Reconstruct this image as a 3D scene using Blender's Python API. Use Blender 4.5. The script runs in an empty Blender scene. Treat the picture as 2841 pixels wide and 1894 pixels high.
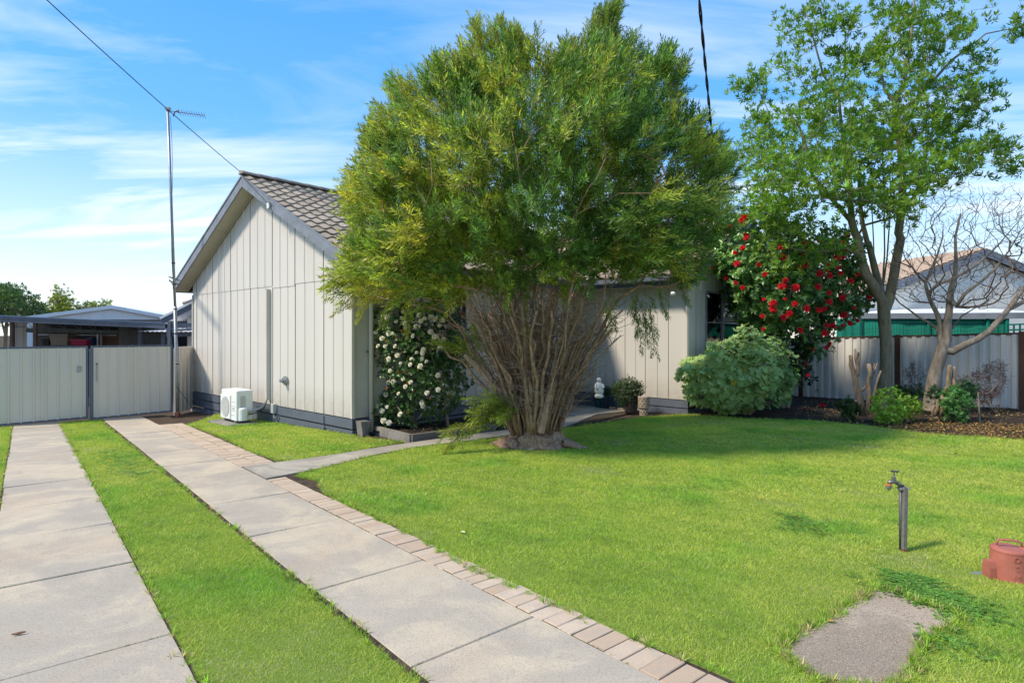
import bpy, math, random
import numpy as np
from mathutils import Vector, Matrix, noise as mnoise

rnd = random.Random(7)
rng = np.random.default_rng(11)
SC = bpy.context.scene

# ------------------------------------------------------------------ camera, sky, sun, exposure
F, CX, CY, EYE = 1619.0, 1420.5, 922.0, 1.6        # surveyed focal length (px), principal point, eye height
cam_data = bpy.data.cameras.new('camera')
cam = bpy.data.objects.new('camera', cam_data)
SC.collection.objects.link(cam)
cam.location = (0, 0, EYE)
cam.rotation_euler = (math.radians(90), 0, 0)
cam_data.sensor_width = 36
cam_data.lens = 36 * F / 2841
cam_data.shift_y = -25 / 2841
cam_data.clip_end = 2000
SC.camera = cam

SUN_EL = 48
SH = Vector((-.93, -.37, 0)).normalized()            # horizontal direction towards the sun
sun_data = bpy.data.lights.new('sun', 'SUN')
sun_data.energy = 2.15
sun_data.angle = math.radians(8)
sun_data.color = (1, .88, .71)
sun = bpy.data.objects.new('sun', sun_data)
SC.collection.objects.link(sun)
S = Vector((SH.x * math.cos(math.radians(SUN_EL)), SH.y * math.cos(math.radians(SUN_EL)), math.sin(math.radians(SUN_EL))))
sun.rotation_euler = S.to_track_quat('Z', 'Y').to_euler()
sun.location = (-20, 10, 30)

world = bpy.data.worlds.new('World')
SC.world = world
world.use_nodes = True
nt = world.node_tree
nt.nodes.clear()
def wn(t, **k):
    n = nt.nodes.new(t)
    for a, b in k.items(): setattr(n, a, b)
    return n
def wmath(op, a, b=None, c=None, clamp=False):
    n = wn('ShaderNodeMath', operation=op); n.use_clamp = clamp
    for i, v in enumerate((a, b, c)):
        if v is None: continue
        if isinstance(v, (int, float)): n.inputs[i].default_value = v
        else: nt.links.new(v, n.inputs[i])
    return n.outputs[0]
sky = wn('ShaderNodeTexSky', sky_type='NISHITA')
sky.sun_disc = False
sky.sun_elevation = math.radians(SUN_EL)
sky.sun_rotation = math.atan2(SH.x, SH.y)
sky.air_density = 1.0; sky.dust_density = .15; sky.ozone_density = 2.5
hsv = wn('ShaderNodeHueSaturation'); hsv.inputs['Saturation'].default_value = 1.15; hsv.inputs['Value'].default_value = 1.0
tint = wn('ShaderNodeMix', data_type='RGBA', blend_type='MULTIPLY'); tint.inputs[0].default_value = 1; tint.inputs[7].default_value = (.80, .99, 1.04, 1)
nt.links.new(sky.outputs[0], tint.inputs[6]); nt.links.new(tint.outputs[2], hsv.inputs['Color'])
tc = wn('ShaderNodeTexCoord')
sep = wn('ShaderNodeSeparateXYZ'); nt.links.new(tc.outputs['Generated'], sep.inputs[0])
zc = wmath('ADD', wmath('MAXIMUM', sep.outputs[2], 0.0), .16)
px = wmath('DIVIDE', sep.outputs[0], zc); py = wmath('DIVIDE', sep.outputs[1], zc)
comb = wn('ShaderNodeCombineXYZ'); nt.links.new(px, comb.inputs[0]); nt.links.new(py, comb.inputs[1])
mp = wn('ShaderNodeMapping'); nt.links.new(comb.outputs[0], mp.inputs[0])
mp.inputs['Rotation'].default_value = (0, 0, math.radians(24)); mp.inputs['Scale'].default_value = (.62, 2.3, 1)
mp.inputs['Location'].default_value = (3.1, 1.7, 0)
n1 = wn('ShaderNodeTexNoise'); n1.inputs['Scale'].default_value = 1.0; n1.inputs['Detail'].default_value = 7; n1.inputs['Roughness'].default_value = .60; n1.inputs['Distortion'].default_value = .8
nt.links.new(mp.outputs[0], n1.inputs['Vector'])
n2 = wn('ShaderNodeTexNoise'); n2.inputs['Scale'].default_value = .45; n2.inputs['Detail'].default_value = 2
nt.links.new(comb.outputs[0], n2.inputs['Vector'])
wisp = wmath('MULTIPLY', wmath('SUBTRACT', n1.outputs[0], .45), 4.2, clamp=True)
mask = wmath('MULTIPLY', wmath('SUBTRACT', n2.outputs[0], .34), 4.5, clamp=True)
low = wmath('SUBTRACT', 1.0, wmath('MULTIPLY', sep.outputs[2], 1.5), clamp=True)     # cirrus thicker low down
cl = wmath('MULTIPLY', wmath('MULTIPLY', wisp, mask), wmath('MULTIPLY_ADD', low, .70, .34), clamp=True)
hz = wmath('POWER', wmath('SUBTRACT', 1.0, wmath('MULTIPLY', wmath('ABSOLUTE', sep.outputs[2]), 3.0), clamp=True), 1.6)
fac = wmath('ADD', wmath('MULTIPLY', cl, .92), wmath('MULTIPLY', hz, .46), clamp=True)
mixc = wn('ShaderNodeMix', data_type='RGBA'); nt.links.new(fac, mixc.inputs[0])
grad = wn('ShaderNodeValToRGB'); nt.links.new(sep.outputs[2], grad.inputs[0])
_st = [(0.0, (2.35, 2.75, 3.0)), (.12, (1.40, 2.15, 2.9)), (.30, (.50, 1.45, 2.95)), (.5, (.28, 1.15, 2.8)), (1.0, (.22, 1.0, 2.5))]
while len(grad.color_ramp.elements) < len(_st): grad.color_ramp.elements.new(.5)
for e_, (p_, c_) in zip(grad.color_ramp.elements, _st): e_.position = p_; e_.color = (*c_, 1)
blend = wn('ShaderNodeMix', data_type='RGBA'); blend.inputs[0].default_value = .85
nt.links.new(hsv.outputs[0], blend.inputs[6]); nt.links.new(grad.outputs[0], blend.inputs[7]); nt.links.new(blend.outputs[2], mixc.inputs[6])
mixc.inputs[7].default_value = (4.1, 4.0, 3.85, 1)
bg = wn('ShaderNodeBackground'); bg.inputs['Strength'].default_value = .15
nt.links.new(mixc.outputs[2], bg.inputs['Color'])
wo = wn('ShaderNodeOutputWorld'); nt.links.new(bg.outputs[0], wo.inputs[0])

SC.view_settings.view_transform = 'Standard'
SC.view_settings.look = 'None'
SC.view_settings.gamma = 1
SC.view_settings.exposure = 1.30
SC.view_settings.use_curve_mapping = False

# ------------------------------------------------------------------ materials
class M:
    def __init__(s, name, rough=.7, metal=0.0, spec=.3):
        s.m = bpy.data.materials.new(name); s.m.use_nodes = True
        s.nt = s.m.node_tree; s.b = s.nt.nodes['Principled BSDF']
        s.b.inputs['Roughness'].default_value = rough; s.b.inputs['Metallic'].default_value = metal
        s.b.inputs['Specular IOR Level'].default_value = spec
        s.tc = None
    def n(s, t, **k):
        x = s.nt.nodes.new(t)
        for a, b in k.items(): setattr(x, a, b)
        return x
    def l(s, a, b): s.nt.links.new(a, b)
    def pos(s, sc=(1, 1, 1)):
        g = s.n('ShaderNodeNewGeometry'); mp = s.n('ShaderNodeMapping'); mp.inputs['Scale'].default_value = sc
        s.l(g.outputs['Position'], mp.inputs[0]); return mp.outputs[0]
    def noise(s, scale, detail=4, rough=.55, vec=None, dist=0):
        x = s.n('ShaderNodeTexNoise'); x.inputs['Scale'].default_value = scale; x.inputs['Detail'].default_value = detail
        x.inputs['Roughness'].default_value = rough; x.inputs['Distortion'].default_value = dist
        s.l(vec if vec is not None else s.pos(), x.inputs['Vector']); return x.outputs[0]
    def ramp(s, fac, stops):
        r = s.n('ShaderNodeValToRGB'); el = r.color_ramp.elements
        while len(el) < len(stops): el.new(.5)
        for e, (p, c) in zip(el, stops):
            e.position = p; e.color = (*c, 1) if len(c) == 3 else c
        s.l(fac, r.inputs[0]); return r.outputs[0]
    def mix(s, fac, a, b, blend='MIX'):
        x = s.n('ShaderNodeMix', data_type='RGBA', blend_type=blend)
        for i, v in ((0, fac), (6, a), (7, b)):
            if isinstance(v, (int, float)): x.inputs[i].default_value = v
            elif isinstance(v, tuple): x.inputs[i].default_value = (*v, 1)
            else: s.l(v, x.inputs[i])
        return x.outputs[2]
    def col(s, c):
        if isinstance(c, tuple): s.b.inputs['Base Color'].default_value = (*c, 1)
        else: s.l(c, s.b.inputs['Base Color'])
        return s
    def bump(s, h, st=.3, d=.01):
        x = s.n('ShaderNodeBump'); x.inputs['Strength'].default_value = st; x.inputs['Distance'].default_value = d
        s.l(h, x.inputs['Height']); s.l(x.outputs[0], s.b.inputs['Normal']); return s

def mul(c, k): return tuple(min(1, x * k) for x in c)
def simple(name, c, rough=.7, metal=0, var=.18, scale=3, bump=0, bscale=60, spec=.3, streak=False):
    m = M(name, rough, metal, spec)
    v = m.pos((1, 1, .12)) if streak else m.pos()
    a = m.noise(scale, 5, .6, v)
    f = m.noise(scale * 14, 3, .6)
    c0 = m.ramp(a, [(.3, mul(c, 1 - var)), (.7, mul(c, 1 + var * .6))])
    m.col(m.mix(m.ramp(f, [(.35, (.0, .0, .0)), (.7, (.25, .25, .25))]), c0, mul(c, 1 - var * 1.3)))
    if bump: m.bump(m.noise(bscale, 4), bump, .004)
    return m.m

cream = simple('cream_paint', (.56, .535, .495), .42, var=.05, scale=1.3, bump=.06, bscale=30, streak=True, spec=.4)
cream_trim = simple('cream_trim', (.56, .53, .47), .5, var=.06)
soffit_m = simple('soffit_paint', (.46, .42, .35), .65, var=.06)
def dirty(mat_, z0, z1, c, amt):
    t = mat_.node_tree; b = t.nodes['Principled BSDF']; src = b.inputs['Base Color'].links[0].from_socket
    g = t.nodes.new('ShaderNodeNewGeometry'); sp = t.nodes.new('ShaderNodeSeparateXYZ'); t.links.new(g.outputs['Position'], sp.inputs[0])
    mr = t.nodes.new('ShaderNodeMapRange'); mr.inputs[1].default_value = z1; mr.inputs[2].default_value = z0; mr.inputs[3].default_value = 0; mr.inputs[4].default_value = 1; t.links.new(sp.outputs[2], mr.inputs[0])
    nz = t.nodes.new('ShaderNodeTexNoise'); nz.inputs['Scale'].default_value = 7; nz.inputs['Detail'].default_value = 5; t.links.new(g.outputs['Position'], nz.inputs['Vector'])
    mm = t.nodes.new('ShaderNodeMath'); mm.operation = 'MULTIPLY'; t.links.new(mr.outputs[0], mm.inputs[0]); t.links.new(nz.outputs[0], mm.inputs[1])
    m2 = t.nodes.new('ShaderNodeMath'); m2.operation = 'MULTIPLY'; m2.inputs[1].default_value = amt; t.links.new(mm.outputs[0], m2.inputs[0])
    mx = t.nodes.new('ShaderNodeMix'); mx.data_type = 'RGBA'; t.links.new(m2.outputs[0], mx.inputs[0]); t.links.new(src, mx.inputs[6]); mx.inputs[7].default_value = (*c, 1); t.links.new(mx.outputs[2], b.inputs['Base Color'])
dirty(cream, -.1, .5, (.27, .23, .18), .8)
slate = simple('slate_paint', (.105, .122, .158), .5, var=.16, scale=2.5, bump=.12, bscale=25)
slate_pale = simple('pale_slate_paint', (.20, .225, .27), .55, var=.25, scale=5, bump=.2, bscale=30)  # paler, blotchier variant of the slate paint
gatecol = simple('gate_sheet_paint', (.62, .565, .48), .42, var=.07, scale=1.5, streak=True, spec=.4)
gateframe = simple('gate_frame_paint', (.10, .125, .165), .4, var=.1)
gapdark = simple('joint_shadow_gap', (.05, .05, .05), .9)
galv = simple('galvanised_steel', (.33, .35, .37), .45, .6, var=.25, scale=9)
white_plastic = simple('white_plastic', (.72, .73, .70), .4, var=.05, scale=4)
white_metal = simple('white_steel', (.76, .77, .77), .4, var=.08, streak=True)
black = simple('black_rubber', (.02, .02, .022), .5)
fence_m = simple('zinc_cream_fence', (.68, .665, .63), .45, var=.1, scale=1.2, streak=True)
brown_steel = simple('brown_steel', (.10, .052, .036), .5, var=.2)
timber = simple('grey_timber', (.27, .25, .22), .85, var=.25, scale=6, bump=.4)
terracotta_m = simple('sand_ceramic', (.42, .33, .25), .7, var=.12)
terra_dark = simple('dark_inlay', (.10, .075, .055), .8)
potstone = simple('dark_stone_pot', (.10, .085, .08), .8, var=.4, scale=14, bump=.5, bscale=40)
navy_pot = simple('navy_plastic', (.03, .05, .08), .35)
statue_m = simple('white_plaster', (.70, .70, .68), .6, var=.1)
redpaint = M('faded_red_paint', .55)
_n = redpaint.noise(5, 5, .6); _f = redpaint.noise(60, 4, .7)
redpaint.col(redpaint.mix(redpaint.ramp(_f, [(.45, (0, 0, 0)), (.75, (.55, .55, .55))]), redpaint.ramp(_n, [(.3, (.30, .085, .060)), (.7, (.44, .14, .105))]), (.24, .13, .09)))
redpaint.bump(redpaint.noise(90, 3), .35, .003); redpaint = redpaint.m
rust = simple('rusty_iron', (.17, .075, .04), .8, var=.4, scale=20, bump=.3)
pipe_m = simple('aged_pipe', (.12, .115, .12), .5, .4, var=.4, scale=12)
brass = simple('dull_brass', (.22, .21, .18), .4, .7, var=.3, scale=30)
orange_pl = simple('orange_plastic', (.62, .19, .06), .4)
grey_pl = simple('grey_plastic', (.16, .16, .15), .4)

def concrete(name, c1, c2, spk=1.0, green=False):
    m = M(name, .88, 0, .2)
    a = m.noise(1.3, 6, .62, m.pos(), .6); b = m.noise(5.5, 4, .6); c = m.noise(85, 3, .75); d = m.noise(190, 2, .7)
    base = m.ramp(a, [(.30, mul(c2, .88)), (.47, c2), (.56, mul(c1, .92)), (.72, c1)]); st_ = m.noise(.55, 3, .6, m.pos((1, 1, 1)), 1.0); base = m.mix(m.ramp(st_, [(.50, (0, 0, 0)), (.66, (.55, .55, .55))]), base, mul(c2, 1.05))
    base = m.mix(m.ramp(b, [(.42, (0, 0, 0)), (.70, (.35, .35, .35))]), base, mul(c2, .86))
    e_ = m.noise(.9, 4, .65, m.pos((1.3, .8, 1)), .7); base = m.mix(m.ramp(e_, [(.52, (0, 0, 0)), (.68, (.5, .5, .5))]), base, (c1[0] * .80, c1[1] * .71, c1[2] * .68)); base = m.mix(m.ramp(c, [(.50, (0, 0, 0)), (.66, (.55 * spk,) * 3)]), base, mul(c2, .5))
    base = m.mix(m.ramp(d, [(.58, (0, 0, 0)), (.68, (.55 * spk,) * 3)]), base, (.66, .56, .42))
    m.col(base); m.bump(c, .35, .004)
    return m.m
slab_m = concrete('driveway_concrete', (.58, .485, .35), (.42, .365, .29))
path_m = concrete('path_concrete', (.48, .43, .35), (.31, .285, .24))
rough_slab_m = concrete('rough_concrete', (.46, .365, .27), (.28, .225, .17), 1.7)
kerb_m = concrete('kerb_concrete', (.30, .285, .25), (.17, .16, .145), .6)

def brickmat():
    m = M('pink_brick', .9, 0, .2)
    oi = m.n('ShaderNodeObjectInfo')
    c = m.ramp(oi.outputs['Random'], [(0, (.47, .345, .235)), (.5, (.53, .41, .295)), (1, (.58, .46, .34))])
    f = m.noise(130, 3, .7); g = m.noise(9, 4)
    c = m.mix(m.ramp(f, [(.48, (0, 0, 0)), (.68, (.5, .5, .5))]), c, (.30, .235, .19))
    c = m.mix(m.ramp(g, [(.45, (0, 0, 0)), (.75, (.5, .5, .5))]), c, (.36, .31, .26))
    m.col(c); m.bump(f, .4, .004)
    return m.m
brick_m = brickmat()
def tilemat(name, a, b, lich):
    m = M(name, .9, 0, .15)
    oi = m.n('ShaderNodeObjectInfo')
    c = m.ramp(oi.outputs['Random'], [(0, a), (1, b)])
    f = m.noise(22, 5, .7); g = m.noise(4, 4)
    c = m.mix(m.ramp(f, [(.42, (0, 0, 0)), (.72, (.7, .7, .7))]), c, mul(a, .55))
    c = m.mix(m.ramp(g, [(.5, (0, 0, 0)), (.8, (.45, .45, .45))]), c, lich)
    m.col(c); m.bump(f, .4, .006)
    return m.m
tile_m = tilemat('aged_roof_tile', (.28, .235, .185), (.40, .345, .28), (.33, .29, .22))
tile_pink = tilemat('pinkish_roof_tile', (.40, .30, .235), (.52, .41, .33), (.38, .33, .27))

soil_m = M('soil', .95, 0, .1)
_a = soil_m.noise(6, 6, .7); _b = soil_m.noise(70, 4, .7)
soil_m.col(soil_m.mix(soil_m.ramp(_b, [(.45, (0, 0, 0)), (.65, (.7, .7, .7))]), soil_m.ramp(_a, [(.35, (.062, .045, .034)), (.65, (.12, .088, .064))]), (.035, .027, .022)))
soil_m.bump(_b, .8, .02); soil_m = soil_m.m
mulch_m = M('dark_mulch', .95, 0, .1)
_a = mulch_m.noise(2.2, 6, .7); _b = mulch_m.noise(45, 5, .75); _c = mulch_m.noise(17, 4, .7)
_k = mulch_m.ramp(_a, [(.4, (.030, .025, .022)), (.62, (.075, .055, .04))])
_k = mulch_m.mix(mulch_m.ramp(_c, [(.56, (0, 0, 0)), (.70, (.6, .6, .6))]), _k, (.14, .085, .05))
mulch_m.col(mulch_m.mix(mulch_m.ramp(_b, [(.5, (0, 0, 0)), (.62, (.7, .7, .7))]), _k, (.018, .015, .013)))
mulch_m.bump(_b, 1.0, .03); mulch_m = mulch_m.m
turf_m = M('turf_base', .95, 0, .1)
_a = turf_m.noise(1.6, 5, .6); _b = turf_m.noise(90, 4, .7)
turf_m.col(turf_m.mix(turf_m.ramp(_b, [(.4, (0, 0, 0)), (.65, (.8, .8, .8))]), turf_m.ramp(_a, [(.35, (.18, .28, .035)), (.65, (.24, .33, .06))]), (.12, .16, .035)))
turf_m.bump(_b, .7, .02); turf_m = turf_m.m

def leafmat(name, rough=.42, trans=.38, spec=.4, tint=(1.25, 1.35, .55)):
    m = M(name, rough, 0, spec)
    at = m.n('ShaderNodeVertexColor'); at.layer_name = 'Col'
    m.l(at.outputs[0], m.b.inputs['Base Color'])
    tr = m.n('ShaderNodeBsdfTranslucent')
    m.l(m.mix(1.0, at.outputs[0], tint, 'MULTIPLY'), tr.inputs['Color'])
    ms = m.n('ShaderNodeMixShader'); ms.inputs[0].default_value = trans
    m.l(m.b.outputs[0], ms.inputs[1]); m.l(tr.outputs[0], ms.inputs[2])
    out = m.nt.nodes['Material Output']; m.l(ms.outputs[0], out.inputs[0])
    return m.m
leaf_m = leafmat('leaf', .42, .48); grass_m = leafmat('grass_blade', .55, .35, .25, (1.3, 1.3, .6))
glossy_leaf_m = leafmat('glossy_leaf', .28, .18, .5); matte_leaf_m = leafmat('matte_leaf', .7, .25, .2)
petal_m = leafmat('petal', .6, .3, .2, (1.2, 1.1, 1.0))

def barkmat(name, c1, c2, sc=18):
    m = M(name, .9, 0, .15)
    a = m.noise(sc, 5, .7, m.pos((1, 1, .22))); b = m.noise(3, 4)
    c = m.ramp(a, [(.35, c2), (.62, c1)])
    c = m.mix(m.ramp(b, [(.45, (0, 0, 0)), (.7, (.5, .5, .5))]), c, mul(c2, 1.25))
    m.col(c); m.bump(a, .8, .012)
    return m.m
bark_bb = barkmat('bottlebrush_bark', (.50, .325, .215), (.19, .115, .078), 26)
bark_grey = barkmat('mossy_grey_bark', (.30, .26, .185), (.16, .14, .085), 14)
bark_pale = barkmat('pale_grey_bark', (.33, .285, .23), (.15, .115, .085), 14)
bark_twig = barkmat('twig_bark', (.36, .26, .19), (.17, .115, .085), 30)
cutwood = simple('cut_wood', (.42, .32, .21), .8, var=.2, scale=20)

glass_m = bpy.data.materials.new('window_glass'); glass_m.use_nodes = True
_t = glass_m.node_tree; _t.nodes.clear()
_o = _t.nodes.new('ShaderNodeOutputMaterial'); _g = _t.nodes.new('ShaderNodeBsdfGlossy'); _g.inputs['Roughness'].default_value = .02
_tr = _t.nodes.new('ShaderNodeBsdfTransparent'); _tr.inputs[0].default_value = (.75, .8, .8, 1)
_mx = _t.nodes.new('ShaderNodeMixShader'); _fr = _t.nodes.new('ShaderNodeFresnel'); _fr.inputs[0].default_value = 1.75
_t.links.new(_fr.outputs[0], _mx.inputs[0]); _t.links.new(_tr.outputs[0], _mx.inputs[1]); _t.links.new(_g.outputs[0], _mx.inputs[2]); _t.links.new(_mx.outputs[0], _o.inputs[0])
cloth_m = M('green_shade_cloth', .8, 0, .1)
_a = cloth_m.noise(1.2, 3, .5, cloth_m.pos((1, 1, .3)))
cloth_m.col(cloth_m.ramp(_a, [(.35, (.012, .17, .12)), (.65, (.02, .25, .18))])); cloth_m = cloth_m.m
curtain_m = simple('grey_curtain', (.20, .21, .21), .9)
dark_in = simple('dark_interior', (.03, .03, .032), .9)

# ------------------------------------------------------------------ geometry helpers
def gz(x, y):
    return .0122 * max(-22, min(20, x)) - .0302 * max(-6, min(24, y))
def gzv(x, y): return .0122 * np.clip(x, -22, 20) - .0302 * np.clip(y, -6, 24)
def at(u, v):                                        # surveyed point on the sloping ground
    q, k = (u - CX) / F, (v - CY) / F
    y = EYE / (k + .0122 * q - .0302); return Vector((q * y, y, gz(q * y, y)))
def pt(u, v, y):                                     # surveyed point at a known distance
    return Vector(((u - CX) / F * y, y, EYE - (v - CY) / F * y))
def onground(x, y, dz=0): return Vector((x, y, gz(x, y) + dz))
D = Vector((-.641, .767, 0)).normalized(); E = Vector((D.y, -D.x, 0))
def se(s, e, dz=0):                                  # driveway frame: s metres along, e metres across
    p = D * s + E * e; return Vector((p.x, p.y, gz(p.x, p.y) + dz))

def LS(a, b, n): return [a + (b - a) * i / (n - 1) for i in range(n)]
class MB:
    def __init__(s): s.v = []; s.f = []
    def add(s, vs, fs):
        o = len(s.v); s.v += [tuple(v) for v in vs]; s.f += [tuple(i + o for i in f) for f in fs]; return s
    def hexa(s, b, t):                               # b, t: four corners each, anticlockwise seen from above
        return s.add(list(b) + list(t), [(3, 2, 1, 0), (4, 5, 6, 7), (0, 1, 5, 4), (1, 2, 6, 5), (2, 3, 7, 6), (3, 0, 4, 7)])
    def box(s, c, ax, ay, az):                       # centre and half vectors
        c, ax, ay, az = Vector(c), Vector(ax), Vector(ay), Vector(az)
        b = [c - ax - ay - az, c + ax - ay - az, c + ax + ay - az, c - ax + ay - az]
        return s.hexa(b, [p + 2 * az for p in b])
    def bevbox(s, c, ax, ay, az, bv=.01):            # box with chamfered top edges
        c, ax, ay, az = Vector(c), Vector(ax), Vector(ay), Vector(az)
        def ring(k, z): 
            a, b = ax - ax.normalized() * k, ay - ay.normalized() * k
            return [c - a - b + z, c + a - b + z, c + a + b + z, c - a + b + z]
        zu = az.normalized()
        r = ring(0, -az) + ring(0, az - zu * bv) + ring(bv, az)
        f = [(3, 2, 1, 0), (8, 9, 10, 11)]
        for k in (0, 4):
            for i in range(4): j = (i + 1) % 4; f.append((k + i, k + j, k + 4 + j, k + 4 + i))
        return s.add(r, f)
    def tube(s, pts, rad, n=6, cap=True):
        pts = [Vector(p) for p in pts]; m = len(pts)
        if isinstance(rad, (int, float)): rad = [rad] * m
        vs = []; up = None
        for i, p in enumerate(pts):
            t = (pts[min(i + 1, m - 1)] - pts[max(i - 1, 0)])
            if t.length < 1e-9: t = Vector((0, 0, 1))
            t.normalize()
            if up is None: up = t.orthogonal().normalized()
            up = (up - t * up.dot(t))
            up = up.normalized() if up.length > 1e-6 else t.orthogonal().normalized()
            b = t.cross(up)
            for k in range(n):
                a = 2 * math.pi * k / n; vs.append(p + (up * math.cos(a) + b * math.sin(a)) * rad[i])
        fs = []
        for i in range(m - 1):
            for k in range(n):
                k2 = (k + 1) % n; fs.append((i * n + k, i * n + k2, (i + 1) * n + k2, (i + 1) * n + k))
        if cap: fs.append(tuple(range(n - 1, -1, -1))); fs.append(tuple((m - 1) * n + k for k in range(n)))
        return s.add(vs, fs)
    def lathe(s, c, prof, n=20, ax=Vector((0, 0, 1)), squash=1.0):
        ax = Vector(ax).normalized(); u = ax.orthogonal().normalized(); w = ax.cross(u); c = Vector(c)
        vs = [c + ax * z + (u * math.cos(2 * math.pi * k / n) + w * math.sin(2 * math.pi * k / n) * squash) * r for r, z in prof for k in range(n)]
        m = len(prof); fs = [(i * n + k, i * n + (k + 1) % n, (i + 1) * n + (k + 1) % n, (i + 1) * n + k) for i in range(m - 1) for k in range(n)]
        fs.append(tuple(range(n - 1, -1, -1))); fs.append(tuple((m - 1) * n + k for k in range(n)))
        return s.add(vs, fs)
    def prism(s, poly, vec):                         # extrude a planar polygon along vec
        n = len(poly); poly = [Vector(p) for p in poly]
        return s.add(poly + [p + Vector(vec) for p in poly], [tuple(range(n)), tuple(range(2 * n - 1, n - 1, -1))] + [(i, i + n, (i + 1) % n + n, (i + 1) % n) for i in range(n)])
    def bar(s, a, b, w, h, up=Vector((0, 0, 1))):    # rectangular bar from a to b
        a, b = Vector(a), Vector(b); d = b - a; x = d.cross(up).normalized(); z = x.cross(d).normalized()
        return s.box((a + b) / 2, x * w / 2, d / 2, z * h / 2)

W = {}
def link(o, parent):
    SC.collection.objects.link(o)
    if parent is not None:
        o.parent = parent; o.matrix_parent_inverse = Matrix.Translation(-W[parent])
def tag(o, label=None, cat=None, group=None, kind=None):
    if label: o['label'] = label
    if cat: o['category'] = cat
    if group: o['group'] = group
    if kind: o['kind'] = kind
    return o
def empty(name, loc, label=None, cat=None, group=None, parent=None):
    o = bpy.data.objects.new(name, None); o.empty_display_size = .1; link(o, parent); o.location = loc; W[o] = Vector(loc)
    return tag(o, label, cat, group)
def build(name, mb, mat, parent=None, smooth=False, fix=True, **k):
    va = np.array(mb.v, dtype=float); c = Vector(((va[:, 0].min() + va[:, 0].max()) / 2, (va[:, 1].min() + va[:, 1].max()) / 2, va[:, 2].min()))
    me = bpy.data.meshes.new(name); me.from_pydata([tuple(p) for p in (va - np.array(c))], [], mb.f)
    if fix:
        import bmesh
        bm = bmesh.new(); bm.from_mesh(me); bmesh.ops.recalc_face_normals(bm, faces=bm.faces); bm.to_mesh(me); bm.free()
    me.materials.append(mat)
    if smooth: me.polygons.foreach_set('use_smooth', [True] * len(me.polygons))
    me.update()
    o = bpy.data.objects.new(name, me); link(o, parent); o.location = c; W[o] = c
    return tag(o, **k)
def place(name, me, mat4, parent, **k):
    o = bpy.data.objects.new(name, me); link(o, parent); o.matrix_basis = mat4; W[o] = mat4.to_translation()
    return tag(o, **k)
def bigmesh(name, V, nf, fs, cols, mat, parent=None, smooth=False, **k):
    """V (n,3) verts, fs (m,nf) face indices, cols (n,3)"""
    V = np.asarray(V, float); c = np.array([(V[:, 0].min() + V[:, 0].max()) / 2, (V[:, 1].min() + V[:, 1].max()) / 2, V[:, 2].min()])
    me = bpy.data.meshes.new(name); n, m = len(V), len(fs)
    me.vertices.add(n); me.vertices.foreach_set('co', (V - c).astype(np.float32).ravel())
    me.loops.add(m * nf); me.loops.foreach_set('vertex_index', np.asarray(fs, np.int32).ravel())
    me.polygons.add(m); me.polygons.foreach_set('loop_start', np.arange(0, m * nf, nf, dtype=np.int32)); me.polygons.foreach_set('loop_total', np.full(m, nf, np.int32))
    if smooth: me.polygons.foreach_set('use_smooth', np.ones(m, bool))
    me.update(calc_edges=True)
    if cols is not None:
        ca = me.color_attributes.new('Col', 'FLOAT_COLOR', 'POINT')
        ca.data.foreach_set('color', np.c_[cols, np.ones(n)].astype(np.float32).ravel())
    me.materials.append(mat)
    o = bpy.data.objects.new(name, me); link(o, parent); o.location = c; W[o] = Vector(c)
    return tag(o, **k)

# cheap smooth noise on arrays
_ph = rng.uniform(0, 6.28, (24, 3)); _dir = rng.normal(size=(24, 3)); _dir /= np.linalg.norm(_dir, axis=1)[:, None]
def vnoise(P, scale, k=0):
    P = np.asarray(P) * scale; s = np.zeros(len(P))
    for i in range(6):
        j = (i + k * 5) % 24; f = 1 + .55 * i
        s += np.sin(P @ _dir[j] * f + _ph[j, 0] + 1.7 * np.sin(P @ _dir[(j + 7) % 24] * f * .7 + _ph[j, 1])) / (1 + .35 * i)
    return s / 3.2
def inpoly(pts, poly):
    x, y = pts[:, 0], pts[:, 1]; ins = np.zeros(len(pts), bool); n = len(poly)
    for i in range(n):
        x1, y1 = poly[i]; x2, y2 = poly[(i + 1) % n]
        c = ((y1 > y) != (y2 > y)) & (x < (x2 - x1) * (y - y1) / ((y2 - y1) if y2 != y1 else 1e-9) + x1)
        ins ^= c
    return ins
def edgedist(pts, poly):
    d = np.full(len(pts), 1e9); n = len(poly)
    for i in range(n):
        a = np.array(poly[i], float); b = np.array(poly[(i + 1) % n], float); ab = b - a
        t = np.clip(((pts - a) @ ab) / max(ab @ ab, 1e-9), 0, 1)
        d = np.minimum(d, np.linalg.norm(pts - (a + t[:, None] * ab), axis=1))
    return d
def frames(dirs, roll=None):
    d = dirs / np.maximum(np.linalg.norm(dirs, axis=1)[:, None], 1e-9)
    a = np.where(np.abs(d[:, 2:3]) < .9, np.array([[0, 0, 1.]]), np.array([[1., 0, 0]]))
    x = np.cross(a, d); x /= np.linalg.norm(x, axis=1)[:, None]; y = np.cross(d, x)
    r = rng.uniform(0, 6.283, len(d)) if roll is None else roll
    c, s = np.cos(r)[:, None], np.sin(r)[:, None]
    return np.stack([x * c + y * s, -x * s + y * c, d], axis=2)      # columns x, y, z
def scatter(tv, tf, pos, R, scl):
    n, v = len(pos), len(tv)
    V = np.einsum('nij,vj->nvi', R, tv) * scl[:, None, None] + pos[:, None, :]
    Fc = (np.asarray(tf)[None] + (np.arange(n) * v)[:, None, None]).reshape(-1, len(tf[0]))
    return V.reshape(-1, 3), Fc

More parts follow.
